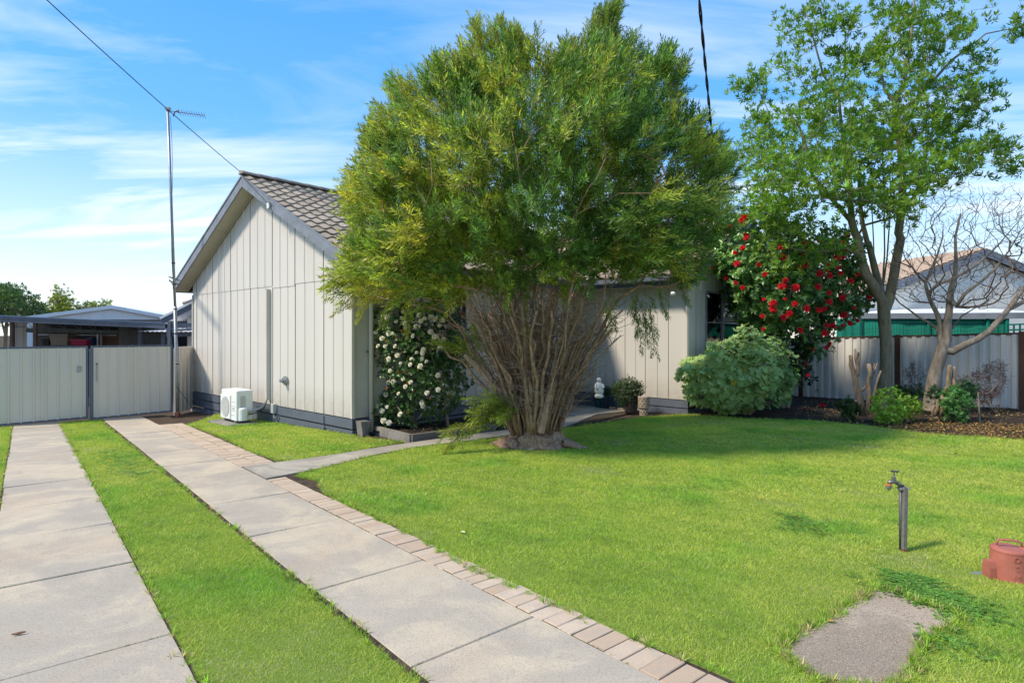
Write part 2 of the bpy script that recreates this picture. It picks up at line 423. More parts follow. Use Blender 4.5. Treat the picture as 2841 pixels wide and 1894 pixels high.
# ------------------------------------------------------------------ ground, lawns, beds
g = MB(); xs = LS(-60, 60, 31); ys = LS(-40, 120, 41)
xs = sorted(set(xs + [-400, 400])); ys = sorted(set(ys + [-300, 700, 24, -6]))
for y in ys:
    for x in xs: g.v.append((x, y, gz(x, y) - .03))
nx = len(xs)
for j in range(len(ys) - 1):
    for i in range(nx - 1): g.f.append((j * nx + i, j * nx + i + 1, (j + 1) * nx + i + 1, (j + 1) * nx + i))
build('ground', g, soil_m, kind='structure')

def sheet(name, poly, mat, dz, step=.5, rough=0.0, th=.035, **k):
    """ground-following slab with a polygon outline: fan-free triangulation through Blender"""
    import bmesh
    from mathutils.geometry import delaunay_2d_cdt
    pts = [Vector((p[0], p[1])) for p in poly]; n = len(pts)
    x0, x1 = min(p.x for p in pts), max(p.x for p in pts); y0, y1 = min(p.y for p in pts), max(p.y for p in pts)
    gp = np.array([(x, y) for x in np.arange(x0, x1, step) for y in np.arange(y0, y1, step)])
    pl = [(p.x, p.y) for p in pts]
    if len(gp):
        gp = gp[inpoly(gp, pl)]; gp = gp[edgedist(gp, pl) > step * .3] if len(gp) else gp
    allp = pts + [Vector(p) for p in gp]
    r = delaunay_2d_cdt(allp, [], [list(range(n))], 1, 1e-5)
    mb = MB()
    for p in r[0]: mb.v.append((p.x, p.y, gz(p.x, p.y) + dz + (rough * mnoise.noise(Vector((p.x * 2.2, p.y * 2.2, 0))) if rough else 0)))
    nv = len(mb.v)
    mb.f = [tuple(f) for f in r[2]]
    ed = {}
    for f in mb.f:
        for a, b in zip(f, f[1:] + f[:1]): ed[(a, b)] = 1
    low = {}
    extra = []
    for (a, b) in list(ed):
        if (b, a) not in ed:
            for q in (a, b):
                if q not in low: low[q] = nv + len(extra); extra.append((mb.v[q][0], mb.v[q][1], mb.v[q][2] - th))
            mb.f.append((b, a, low[a], low[b]))
    mb.v += extra
    return build(name, mb, mat, **k)
def P2(v): return (v.x, v.y)
N = Vector((-3.08, 11.28, 0)); w = Vector((-.745, .667, 0)).normalized(); r = Vector((.667, .745, 0)).normalized()
def hp(t, s, z=0): p = N + w * t + r * s; return Vector((p.x, p.y, z))

WOB = lambda a, b, k, amp=.03: [a.lerp(b, i / k) + Vector((rnd.uniform(-amp, amp), rnd.uniform(-amp, amp), 0)) * (0 < i < k) for i in range(k)]
# lawn outlines (plan)
lawn_mid = [P2(p) for p in (se(-.5, .66), se(-.5, 1.47), se(17.35, 1.40), se(17.35, .63))]
lawn_left = [P2(p) for p in (se(-.5, -.20), se(17.3, -.22), se(17.3, -3.5), se(-.5, -3.5))]
mul_edge = [at(1915, 1150), at(2060, 1163), at(2250, 1168), at(2416, 1184), at(2600, 1207), at(2841, 1221), onground(10.6, 7.6), onground(11.5, 4)]
lawn_main = [se(-1.2, 2.60), se(.8, 2.60), se(1.6, 2.59), se(2.7, 2.50), se(3.5, 2.49), se(4.7, 2.57), se(6.0, 2.56), se(6.6, 2.62), se(7.0, 2.78), se(7.35, 2.72), se(7.58, 2.68),
             at(966, 1281), at(1147, 1244.5), at(1389, 1215), at(1560, 1190), at(1700, 1171), at(1790, 1158)] + mul_edge + [onground(11.5, -1.5)]
lawn_main = [P2(p) for p in lawn_main]
lawn_ac = [P2(p) for p in (at(520, 1180), at(560, 1168), hp(6.2, -.06), hp(.25, -.06), at(1010, 1215), at(1120, 1228), at(1040, 1243), at(905, 1267), at(790, 1282), at(745, 1272), at(690, 1254), at(610, 1212), at(560, 1194))]
lawns = [lawn_mid, lawn_left, lawn_main, lawn_ac]
lawn_objs = []
for poly in lawns:
    lawn_objs.append(sheet('lawn', poly, turf_m, .012, .8, kind='structure'))
mulch_poly = [P2(p) for p in reversed(mul_edge)] + [P2(p) for p in (onground(5.0, 14.9), onground(8.6, 19.6), onground(10.2, 19.4), onground(12.7, 14.4), onground(14.2, 11.6), onground(14.2, 4))]
sheet('garden_bed', mulch_poly, mulch_m, .006, .35, .035, kind='structure')
bed_poly = [P2(p) for p in (hp(0, .40), hp(0, 3.9), at(1370, 1188), at(1140, 1221))]
sheet('garden_bed', bed_poly, mulch_m, .06, .3, .02, kind='structure')

# driveway: concrete wheel strips of separate slabs, brick edging
dr = MB()
for e0, e1 in ((-.24, .70), (1.42, 2.83)):
    a, b, c, d = se(-1.5, e0, -.012), se(-1.5, e1, -.012), se(17.6, e1, -.012), se(17.6, e0, -.012)
    dr.hexa([a, b, c, d], [p + Vector((0, 0, .023)) for p in (a, b, c, d)])
driveway = build('driveway', dr, soil_m, kind='structure')
def gslab(e0, e1, s0, s1, top, nm, par, mat, jit=.004, bv=.006):
    dz = rnd.uniform(-jit, jit); tl = rnd.uniform(-jit, jit)
    c0 = [se(s0, e0), se(s0, e1), se(s1, e1), se(s1, e0)]
    c0 = [p + Vector((0, 0, top + dz + (tl if i in (1, 2) else -tl))) for i, p in enumerate(c0)]
    ctr = sum(c0, Vector()) / 4
    inn = [p + (ctr - p).normalized() * bv for p in c0]
    low = [p - Vector((0, 0, bv)) for p in c0]; bot = [p - Vector((0, 0, .075)) for p in c0]
    mb = MB(); mb.add(bot + low + inn, [(3, 2, 1, 0), (8, 9, 10, 11)] + [(k + i, k + (i + 1) % 4, k + 4 + (i + 1) % 4, k + 4 + i) for k in (0, 4) for i in range(4)])
    return build(nm, mb, mat, par)
JL = [-1.2, .35, 2.25, 3.78, 5.29, 6.63, 7.94, 9.3, 10.7, 12.1, 13.6, 15.2, 16.6, 17.5]
JR = [-1.3, .1, 1.3, 2.57, 3.82, 5.31, 6.69, 8.05, 9.45, 10.9, 12.3, 13.8, 15.3, 16.6, 17.5]
for J, e0, e1 in ((JL, -.19, .64), (JR, 1.49, 2.315)):
    for a, b in zip(J, J[1:]): gslab(e0 + rnd.uniform(-.008, .008), e1, a + .006, b - .006, .022, 'slab', driveway, slab_m)
# bricks: one mesh shared by all
bm0 = MB(); bm0.bevbox((0, 0, -.035), (.112, 0, 0), (0, .0560, 0), (0, 0, .035), .004)
brick_me = bpy.data.meshes.new('brick'); brick_me.from_pydata(bm0.v, [], bm0.f); brick_me.materials.append(brick_m); brick_me.update()
gn = Vector((-.0122, .0302, 1)).normalized()
ang = math.atan2(E.y, E.x)
def lay(me, p, ang, par, nm, top):
    R = Vector((0, 0, 1)).rotation_difference(gn).to_matrix().to_4x4()
    M4 = Matrix.Translation(p + Vector((0, 0, top))) @ R @ Matrix.Rotation(ang, 4, 'Z')
    return place(nm, me, M4, par)
s = -.6
while s < 7.55:
    lay(brick_me, se(s, 2.445 + rnd.uniform(-.006, .006)), ang + rnd.uniform(-.025, .025), driveway, 'brick', .018 + rnd.uniform(-.005, .004)); s += .1175
s = 8.75
while s < 15.2:
    for e_ in (2.445, 2.675):
        lay(brick_me, se(s, e_ + rnd.uniform(-.004, .004)), ang + rnd.uniform(-.02, .02), driveway, 'brick', .018 + rnd.uniform(-.005, .004))
    s += .1175

# path to the front step
pb = MB()
pth_lo = [se(7.62, 2.34), at(820, 1322), at(966, 1280), at(1147, 1244), at(1389, 1214), at(1560, 1188), at(1790, 1156)]
pth_hi = [se(8.66, 2.34), at(790, 1283.5), at(905, 1268), at(1087, 1238), at(1280, 1211), at(1480, 1186), hp(-.02, 5.9), hp(-1.2, 7.2), hp(-2.3, 7.2)]
pth_lo[-1] = hp(-2.3, 6.75)
path = sheet('path', [P2(p) for p in pth_lo] + [P2(p) for p in reversed(pth_hi)], soil_m, .006, .6, kind='structure')
cuts = [(pth_lo[0], pth_hi[0]), (pth_lo[1].lerp(pth_lo[2], .4), pth_hi[1].lerp(pth_hi[2], .5)), (pth_lo[2].lerp(pth_lo[3], .35), pth_hi[2].lerp(pth_hi[3], .15)), (pth_lo[3], pth_hi[3]), (pth_lo[3].lerp(pth_lo[4], .6), pth_hi[4]), (pth_lo[5], pth_hi[5]), (hp(-1.9, 5.6), hp(-.03, 5.7)), (hp(-2.3, 7.2), hp(-.03, 7.2))]
for (a, b), (c, d) in zip(cuts, cuts[1:]):
    mid = (a + b + c + d) / 4
    q = [p + (mid - p).normalized() * .006 for p in (a, c, d, b)]
    q = [onground(p.x, p.y, .026) for p in q]
    pb = MB().hexa([p - Vector((0, 0, .07)) for p in q], q); build('slab', pb, path_m, path)

# rough concrete patch in the lawn
z7 = lambda x, y: at(2141 + x / 2.413, 1244 + y / 2.413)
patch = [(40, 1365), (165, 1290), (180, 1255), (300, 1205), (400, 1160), (490, 1095), (590, 1040), (700, 960), (790, 960), (900, 1000), (960, 1040), (1100, 1080), (1230, 1110), (1275, 1150), (1220, 1220), (1060, 1275), (1030, 1350), (960, 1430), (975, 1500), (850, 1600), (700, 1640), (400, 1600), (250, 1525), (110, 1430)]
patch_poly = [P2(z7(*p)) for p in patch]
sheet('concrete_slab', patch_poly, rough_slab_m, .022, .12, .01, label='rough irregular concrete slab sunk in the lawn beside the red meter cover', cat='slab')

# ------------------------------------------------------------------ ribbed sheets
def ribsheet(mb, org, dx, nrm, x0, x1, zlo, zhi, ribs, rw=.034, rh=.013, sl=.014, lap=.006):
    """vertical profiled sheet: org + dx*x + nrm*y; ribs = rib centres; zlo/zhi functions of x"""
    xsY = [(x0, lap)]
    for c in ribs:
        pr = [(c - rw / 2 - sl, 0), (c - rw / 2, rh), (c + rw / 2, rh), (c + rw / 2 + sl, 0)]
        xsY += [p for p in pr if x0 < p[0] < x1]
    xsY += [(x1, 0)]
    kinks = []
    xsY.sort(key=lambda p: p[0])
    for a, b in zip(xsY, xsY[1:]):                   # extra column where the top edge bends
        if a[0] < KINK[0] < b[0]: f = (KINK[0] - a[0]) / (b[0] - a[0]); kinks.append((KINK[0], a[1] + (b[1] - a[1]) * f))
    xsY = sorted(xsY + kinks, key=lambda p: p[0])
    o = len(mb.v)
    for x, y in xsY:
        p = org + dx * x + nrm * y
        mb.v.append((p.x, p.y, zlo(x))); mb.v.append((p.x, p.y, zhi(x)))
    for i in range(len(xsY) - 1): mb.f.append((o + 2 * i, o + 2 * i + 2, o + 2 * i + 3, o + 2 * i + 1))
    return mb
KINK = [1e9]
ZB, SEAM, APEX, PITCH = -.067, 2.70, 5.03, .507; EZ = 2.75
house = empty('house', hp(0, 0, gz(N.x, N.y)), 'cottage clad in cream ribbed sheets with slate blue trim and grey tiled gable roof', 'house')
def wall_run(org, dx, nrm, bounds, zlo, zhi, off=0.0):
    for a, b in zip(bounds, bounds[1:]):
        p = (b - a) / 3; mb = MB()
        n = max(1, round((b - a) / .375)); p = (b - a) / n
        ribsheet(mb, org + nrm * off, dx, nrm, a, b - .006, zlo, zhi, [a + .02] + [a + p * i for i in range(1, n)])
        build('wall_sheet', mb, cream, house, fix=False)
gb = [0.0, 1.045, 2.22, 3.27, 4.42, 5.546, 6.70, 7.82, 8.10]
KINK[0] = 4.05
wall_run(hp(0, 0), w, -r, gb, lambda x: ZB, lambda x: SEAM)
wall_run(hp(0, 0), w, -r, gb, lambda x: SEAM - .035 - (.045 if 2.22 <= x < 3.27 else 0), lambda x: APEX - .02 - PITCH * abs(x - 4.05), off=.010)
KINK[0] = 1e9
# side wall t = 0 with its window, wing walls
def holes(org, dx, nrm, bounds, win, zt):
    for a, b in zip(bounds, bounds[1:]):
        n = max(1, round((b - a) / .375)); p = (b - a) / n; ribs = [a + .02] + [a + p * i for i in range(1, n)]
        spans = [(ZB, zt)]
        if win and a >= win[0] - .01 and b <= win[1] + .01: spans = [(ZB, win[2]), (win[3], zt)]
        for z0, z1 in spans:
            if z1 - z0 < .03: continue
            mb = ribsheet(MB(), org, dx, nrm, a, b - .006, lambda x: z0, lambda x: z1, ribs); build('wall_sheet', mb, cream, house, fix=False)
holes(hp(0, 0), r, -w, [0, .42, 1.2, 2.1, 3.0, 4.1, 5.2, 6.3, 7.25], (1.2, 3.0, 1.0, 2.62), EZ + .004)
holes(hp(-3.44, 7.25), w, -r, [0, .5, 1.15, 1.75, 2.35, 2.95, 3.44], None, EZ + .004)
wg = [0, .5, 1.06, 2.13, 3.2, 4.27, 5.34, 6.07, 6.8]
holes(hp(-3.44, 7.25), r, -w, wg, (1.06, 5.34, .7, 2.66), SEAM)
KINK[0] = 3.4
for a, b in zip(wg, wg[1:]):
    mb = ribsheet(MB(), hp(-3.44, 7.25) - w * .01, r, -w, a, b - .006, lambda x: SEAM - .03, lambda x: 2.95 + 1.72 - PITCH * abs(x - 3.4), [a + .02 + (b - a) / 2 * i for i in range(2)])
    build('wall_sheet', mb, cream, house, fix=False)
KINK[0] = 1e9
bk = MB()                                            # plain back walls, ceiling and floor close the house
for a, b in ((hp(8.1, 0), hp(8.1, 14.05)), (hp(8.1, 14.05), hp(-3.44, 14.05))):
    bk.bar(a + Vector((0, 0, 1.3)), b + Vector((0, 0, 1.3)), .05, 2.8)
build('back_wall', bk, cream, house)
ck = MB()
ck.prism([hp(8.05, .03, 2.64), hp(.03, .03, 2.64), hp(.03, 14, 2.64), hp(8.05, 14, 2.64)], (0, 0, .02))
ck.prism([hp(-.03, 7.29, 2.665), hp(-3.40, 7.29, 2.665), hp(-3.40, 14, 2.665), hp(-.03, 14, 2.665)], (0, 0, .02))
build('ceiling', ck, dark_in, house)
fk = MB()
fk.prism([hp(8.05, .03, -.05), hp(.03, .03, -.05), hp(.03, 14, -.05), hp(8.05, 14, -.05)], (0, 0, .02))
fk.prism([hp(-.03, 7.29, -.06), hp(-3.40, 7.29, -.06), hp(-3.40, 14, -.06), hp(-.03, 14, -.06)], (0, 0, .02))
build('floor', fk, dark_in, house)
# corner flashings
for (t, s_) in ((0, 0), (8.1, 0), (-3.44, 7.25)):
    mb = MB(); c = hp(t, s_)
    sw = -w if t < 8 else w
    mb.bar(hp(t, s_, ZB) + sw * .012 - r * .024 + w * (.02 if t < 8 else -.02), hp(t, s_, SEAM - .04) + sw * .012 - r * .024 + w * (.02 if t < 8 else -.02), .05, .012, up=r)
    mb.bar(hp(t, s_, ZB) + sw * .026 + r * .012, hp(t, s_, SEAM - .04) + sw * .026 + r * .012, .05, .012, up=w)
    build('corner_trim', mb, cream_trim, house)
# plinth boards
def plinth(a, b, nrm, rows=4):
    top = ZB - .012; a, b = Vector(a), Vector(b)
    for i in range(rows):
        z = top - .093 - i * .208
        if z < min(gz(a.x, a.y), gz(b.x, b.y)) - .12: break
        mb = MB(); o = nrm * (.012 + rnd.uniform(0, .006))
        p, q = a + o, b + o
        mb.bar(Vector((p.x, p.y, z)), Vector((q.x, q.y, z + rnd.uniform(-.006, .006))), .028, .178)
        build('plinth_board', mb, slate, house)
plinth(hp(8.1, 0), hp(-.03, 0), -r); plinth(hp(0, .02), hp(0, 7.2), -w); plinth(hp(.0, 7.25), hp(-3.47, 7.25), -r); plinth(hp(-3.44, 7.27), hp(-3.44, 14.05), -w)
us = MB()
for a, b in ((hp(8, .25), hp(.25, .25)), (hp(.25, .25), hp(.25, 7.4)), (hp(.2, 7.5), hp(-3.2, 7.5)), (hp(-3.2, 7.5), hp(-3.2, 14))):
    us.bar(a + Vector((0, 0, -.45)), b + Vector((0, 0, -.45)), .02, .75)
build('underfloor_shade_sheet', us, gapdark, house)  # near-black sheet behind the plinth boards, underfloor shade put in as colour

# barge boards, soffits, fascia
def rake(zc, t0, half, sgn, slev, ax, og, span, nm, mat, z0, z1, d0, d1):
    """board following the rake; ax = horizontal direction of the gable wall"""
    pass
def rakeboard(name, mat, org, ax, nrm, c, half, side, z0, z1, d0, d1, za, parent=house):
    e_ = c + side * half
    def P(x, z, d): p = org + ax * x + nrm * d; return Vector((p.x, p.y, z))
    zr = lambda x: za - PITCH * abs(x - c)
    A = [P(c, zr(c) + z0, d0), P(e_, zr(e_) + z0, d0), P(e_, zr(e_) + z0, d1), P(c, zr(c) + z0, d1)]
    B = [P(c, zr(c) + z1, d0), P(e_, zr(e_) + z1, d0), P(e_, zr(e_) + z1, d1), P(c, zr(c) + z1, d1)]
    return build(name, MB().hexa(A, B), mat, parent)
for sd in (1, -1):
    rakeboard('barge_board', slate_pale, hp(0, 0), w, -r, 4.05, 4.5, sd, -.01, .215, .345, .375, APEX)
    rakeboard('verge_capping', slate_pale, hp(0, 0), w, -r, 4.05, 4.52, sd, .218, .262, .30, .392, APEX)
    # soffit in three lengths with a visible joint
    for a, b in ((0, .36), (.362, .72), (.722, 1)):
        x0, x1 = 4.05 + sd * 4.47 * a, 4.05 + sd * 4.47 * b
        z = lambda x: APEX - PITCH * abs(x - 4.05)
        q = [hp(x0, -.345, z(x0)), hp(x1, -.345, z(x1)), hp(x1, .02, z(x1)), hp(x0, .02, z(x0))]
        build('soffit', MB().hexa(q, [p + Vector((0, 0, .012)) for p in q]), soffit_m, house)
    rakeboard('soffit_bead', soffit_m, hp(0, 0), w, -r, 4.05, 4.3, sd, -.055, -.004, .034, .052, APEX)
    rakeboard('barge_board', slate_pale, hp(-3.44, 7.25), r, -w, 3.4, 3.87, sd, -.01, .20, .345, .375, 4.70)
    rakeboard('soffit', soffit_m, hp(-3.44, 7.25), r, -w, 3.4, 3.85, sd, -.002, .01, 0, .345, 4.70)
EZ = 2.75
for nm, q0, q1, out in (('fascia', hp(-.47, -.34), hp(-.47, 6.8), -w), ('fascia', hp(-.47, 6.80), hp(-3.80, 6.80), -r), ('fascia', hp(8.57, -.34), hp(8.57, 14.2), w)):
    build(nm, MB().bar(q0 + Vector((0, 0, EZ + .10)), q1 + Vector((0, 0, EZ + .10)), .025, .21), slate, house)
    gtr = MB(); a, b = q0 + out * .075, q1 + out * .075
    prof = [(-.058, .06), (-.058, -.03), (-.03, -.055), (.03, -.055), (.056, -.02), (.056, .065), (.046, .065), (.046, -.015), (.025, -.043), (-.028, -.043), (-.048, -.025), (-.048, .06)]
    poly = [Vector((a.x, a.y, EZ + .14 + z)) + out * x for x, z in prof]
    gtr.prism(poly, b - a); build('gutter', gtr, slate, house)
so = MB(); so.prism([hp(-.455, 0, EZ), hp(0, 0, EZ), hp(0, 6.8, EZ), hp(-.455, 6.8, EZ)], (0, 0, .012)); so.prism([hp(0, 6.81, EZ), hp(0, 7.25, EZ), hp(-3.78, 7.25, EZ), hp(-3.78, 6.81, EZ)], (0, 0, .012))
so.prism([hp(8.1, 0, EZ), hp(8.55, 0, EZ), hp(8.55, 14, EZ), hp(8.1, 14, EZ)], (0, 0, .012)); build('soffit', so, soffit_m, house)
# downpipe
dp = MB(); pth = [hp(-.53, .37, EZ + .05), hp(-.50, .37, EZ - .12), hp(-.12, .37, EZ - .42), hp(-.08, .37, EZ - .6), hp(-.08, .37, gz(N.x, N.y) + .02)]
dp.tube(pth, .046, 12); build('downpipe', dp, cream_trim, house, smooth=True)

# roof tiles
TW, TL = .30, .315
def tile_template(seg=10):
    mb = MB(); rows = ((-.02, 0.0), (TL + .015, .036)); vs = []
    prof = []
    for i in range(seg + 1):
        x = i / seg * (TW + .02) ; ph = x / TW * 2 * math.pi
        prof.append((x, .046 * (.5 - .5 * math.cos(ph)) ** 1.2 + (.010 if i == seg else 0)))
    for (y, lift) in rows:
        for x, h in prof: vs.append((x, y, h + lift))
    for x, h in prof: vs.append((x, TL + .018, h + .004))
    n = len(prof); fs = [(j * n + i, j * n + i + 1, (j + 1) * n + i + 1, (j + 1) * n + i) for j in range(2) for i in range(n - 1)]
    mb.add(vs, fs); return mb
def mesh_of(mb, name, mat, smooth=False):
    me = bpy.data.meshes.new(name); me.from_pydata([tuple(v) for v in mb.v], [], mb.f); me.materials.append(mat)
    if smooth: me.polygons.foreach_set('use_smooth', [True] * len(me.polygons))
    me.update(); return me
tt = tile_template(); tile_me = mesh_of(tt, 'tile', tile_m)
tt_np = np.array(tt.v); tt_f = np.array(tt.f)
def slope(par, top, along, down, length, rows, skip=lambda a, b: False, nearest=None, mat=tile_m, me=tile_me, cap=300):
    """tiles over a slope: top = start point on ridge line, along = ridge dir, down = unit vector down the slope"""
    nrm = along.cross(down).normalized()
    if nrm.z < 0: nrm = -nrm
    R = Matrix((along, down, nrm)).transposed()
    cells = []
    for j in range(rows):
        for i in range(int(length / TW)):
            p = top + along * (i * TW) + down * (j * TL + .06)
            if skip(i * TW, j * TL): continue
            cells.append(((p - cam.location).length if nearest is None else nearest(i, j), p))
    cells.sort(key=lambda c: c[0])
    for _, p in cells[:cap]:
        jit = Matrix.Rotation(rnd.uniform(-.006, .006), 3, 'Z')
        M4 = (R @ jit).to_4x4(); M4.translation = p + nrm * rnd.uniform(-.002, .003); place('tile', me, M4, par)
    rest = cells[cap:]
    if rest:
        Rn = np.array(R); pos = np.array([tuple(p) for _, p in rest])
        V, Fc = scatter(tt_np, tt_f, pos, np.repeat(Rn[None], len(pos), 0), np.ones(len(pos)))
        bigmesh('tile', V, 4, Fc, None, mat, par, kind='stuff')
sl = math.hypot(1, PITCH)
dn_r = (-w * 1 + Vector((0, 0, -PITCH))) / sl; dn_l = (w * 1 + Vector((0, 0, -PITCH))) / sl
ZT = APEX + .235
deck = MB()
def deckpl(a, b, c, d): deck.hexa([p - Vector((0, 0, .03)) for p in (a, b, c, d)], [a, b, c, d])
deckpl(hp(4.05, -.33, ZT), hp(4.05, 14.2, ZT), hp(-.5, 14.2, ZT - PITCH * 4.55), hp(-.5, -.33, ZT - PITCH * 4.55))
roof = build('roof', deck, gapdark, house); deck = MB()
deckpl(hp(4.05, 14.2, ZT), hp(4.05, -.33, ZT), hp(8.6, -.33, ZT - PITCH * 4.55), hp(8.6, 14.2, ZT - PITCH * 4.55))
build('roof_batten_layer', deck, gapdark, house); deck = MB()
ZW = 4.90 + .0
deckpl(hp(-3.80, 10.65, ZW), hp(3.2, 10.65, ZW), hp(3.2, 6.78, ZW - PITCH * 3.87), hp(-3.80, 6.78, ZW - PITCH * 3.87))
deckpl(hp(3.2, 10.65, ZW), hp(-3.80, 10.65, ZW), hp(-3.80, 14.5, ZW - PITCH * 3.87), hp(3.2, 14.5, ZW - PITCH * 3.87))
roof2 = build('roof', deck, gapdark, house)
rows = int(4.6 * sl / TL) + 1
slope(roof, hp(4.05, -.395, ZT + .01), r, dn_r, 14.6, rows - 1, skip=lambda a, b: a > 7.4 and (b / sl) > 1.0 + (a - 7.4) * .0 and (4.05 - b / sl) < 3.3 and (a - 7.2) > (3.4 - (4.05 - b / sl)) * 1.1, cap=205)
slope(roof, hp(4.05, 14.2, ZT + .01), -r, dn_l, 14.6, rows - 1, cap=15, nearest=lambda i, j: -i * 1.0)
dn_wl = (-r + Vector((0, 0, -PITCH))) / sl
slope(roof2, hp(3.2, 10.65, ZW + .01), -w, dn_wl, 7.05, int(3.85 * sl / TL) + 0, skip=lambda a, b: a < 2.5 and b > 1.5, mat=tile_pink, me=mesh_of(tt, 'tile', tile_pink), cap=80)
# ridge tiles
rc = MB(); k = 7
vs = []
for y in (0, .43):
    for i in range(k): a = math.pi * (i / (k - 1)) ; vs.append((math.cos(a) * .125, y, math.sin(a) * .085 + (.012 if y == 0 else 0) - .015))
rc.add(vs, [(i, i + 1, k + i + 1, k + i) for i in range(k - 1)] + [tuple(range(k))])
ridge_me = mesh_of(rc, 'ridge_tile', tile_m)
for i in range(36):
    M4 = Matrix((w, r, Vector((0, 0, 1)))).transposed().to_4x4(); M4.translation = hp(4.05, -.40 + i * .405, ZT + .055 + rnd.uniform(-.004, .004)); place('ridge_tile', ridge_me, M4, roof)
for i in range(17):
    M4 = Matrix((r, w, Vector((0, 0, 1)))).transposed().to_4x4(); M4.translation = hp(-3.84 + i * .405, 10.65, ZW + .055); place('ridge_tile', ridge_me, M4, roof2)
# flue
fl = pt(1030, 470, 16.5); mb = MB(); mb.lathe((fl.x, fl.y, 4.2), [(.10, 0), (.10, 1.95), (.105, 1.95)], 14); mb.lathe((fl.x, fl.y, 6.15), [(.15, 0), (.16, .03), (.16, .10), (.13, .13)], 14)
mb.lathe((fl.x, fl.y, 5.55), [(.115, 0), (.115, .05)], 14)
build('flue', mb, galv, house, smooth=True)

# windows
def window(org, ax, nrm, x0, x1, z0, z1, mull, trans, curt):
    win = empty('window', org + ax * x0 + Vector((0, 0, z0)), parent=house)
    fr = MB(); P = lambda x, z, d=.02: Vector((*(org + ax * x + nrm * d).to_2d(), z))
    for x in [x0] + mull + [x1]: fr.bar(P(x, z0), P(x, z1), .05, .05, up=nrm)
    for z in (z0, z1): fr.bar(P(x0, z, .022), P(x1, z, .022), .056, .045)
    for k_, zt in trans: 
        xs_ = [x0] + mull + [x1]; fr.bar(P(xs_[k_], zt, .018), P(xs_[k_ + 1], zt, .018), .035, .035)
    build('frame', fr, galv, win)
    xs_ = [x0] + mull + [x1]
    for a, b in zip(xs_, xs_[1:]):
        q = [P(a, z0, .005), P(b, z0, .005), P(b, z1, .005), P(a, z1, .005)]
        pm = MB(); pm.add(q, [(0, 1, 2, 3)]); build('pane', pm, glass_m, win, fix=False)
    for a, b in curt:
        cm = MB(); n = 24
        for i in range(n + 1):
            x = a + (b - a) * i / n; d = -.14 + .03 * math.sin(i * 1.9)
            cm.v += [tuple(P(x, z0 + .02, d)), tuple(P(x, z1 - .05, d))]
        cm.f = [(2 * i, 2 * i + 2, 2 * i + 3, 2 * i + 1) for i in range(n)]
        build('curtain', cm, curtain_m, win, smooth=True)
window(hp(-3.44, 7.25), r, -w, 1.06, 5.34, .7, 2.66, [2.13, 3.2, 4.27], [(0, 1.86), (1, 1.86), (2, 1.86), (3, 1.86)], [(1.15, 1.75), (2.0, 2.5), (4.6, 5.2)])
window(hp(0, 0), r, -w, 1.2, 3.0, 1.0, 2.62, [2.1], [(0, 1.6)], [(1.25, 1.5), (2.6, 2.95)])
# front door behind the bush
dm = empty('door', hp(0, 4.6, ZB), parent=house)
build('door_leaf', MB().bar(hp(-.04, 4.2, 1.0), hp(-.04, 5.1, 1.0), .04, 2.1), slate, dm); build('handle', MB().tube([hp(-.06, 5.0, .95), hp(-.11, 5.0, .95), hp(-.11, 4.9, .95)], .012, 8), galv, dm)

# fittings on the gable wall
mb = MB().bar(hp(3.42, -.05, .045), hp(3.42, -.05, 2.60), .075, .10, up=r); build('pipe_cover', mb, cream_trim, house)
vc = pt(790, 1074, 13.0); vt = 2.62
v0 = hp(vt, 0, .53)
vent = build('vent', MB().lathe(v0 - r * .02, [(.001, 0), (.10, .0), (.10, .03), (.06, .035), (.055, .07), (.001, .07)], 20, -r), galv, house, smooth=False)
mb = MB()
mb.lathe(v0 - r * .09, [(.035, 0), (.035, .07)], 12, -r); mb.tube([v0 - r * .1 - w * .05, v0 - r * .1 + w * .05], .014, 8); mb.tube([v0 - r * .1 + Vector((0, 0, .05)), v0 - r * .1 - Vector((0, 0, .05))], .014, 8)
build('vent_cowl', mb, galv, house)
gb0 = hp(3.0, 0); 
mb = MB().bevbox(hp(3.08, -.075, -.13), w * .06, Vector((0, 0, .105)), -r * .045, .01); build('switch_box', mb, grey_pl if False else simple('pale_grey_box', (.42, .44, .43), .5), house)
mb = MB(); mb.tube([hp(3.12, -.06, -.23), hp(3.12, -.06, -.55)], .012, 8); mb.tube([hp(3.05, -.06, -.23), hp(3.05, -.09, -.30), hp(2.98, -.09, -.34), hp(2.9, -.07, -.27)], .014, 8); build('conduit', mb, slate_pale, house)
mb = MB(); mb.tube([hp(.98, -.05, -.10), hp(.98, -.05, -.62)], .011, 8); mb.tube([hp(.98, -.05, -.32), hp(.92, -.07, -.34)], .018, 8); build('gas_pipe', mb, slate, house)
mb = MB().bevbox(hp(2.62, -.40, 4.36), w * .05, Vector((0, 0, .07)), -r * .035, .008); build('cable_box', mb, white_plastic, house)
mb = MB(); cpts = [hp(4.05, -.41, 5.33), hp(3.6, -.42, 5.02), hp(3.1, -.43, 4.72), hp(2.7, -.43, 4.45), hp(2.60, -.44, 4.42)]; mb.tube(cpts, .006, 6)
for a0 in range(2): mb.tube([hp(2.55, -.43, 4.40) + Vector((0, 0, -.05)) + (w * math.cos(t) + Vector((0, 0, 1)) * math.sin(t)) * (.06 + .02 * a0) for t in LS(0, 6, 14)], .004, 5)
build('wall_cable', mb, black, house)

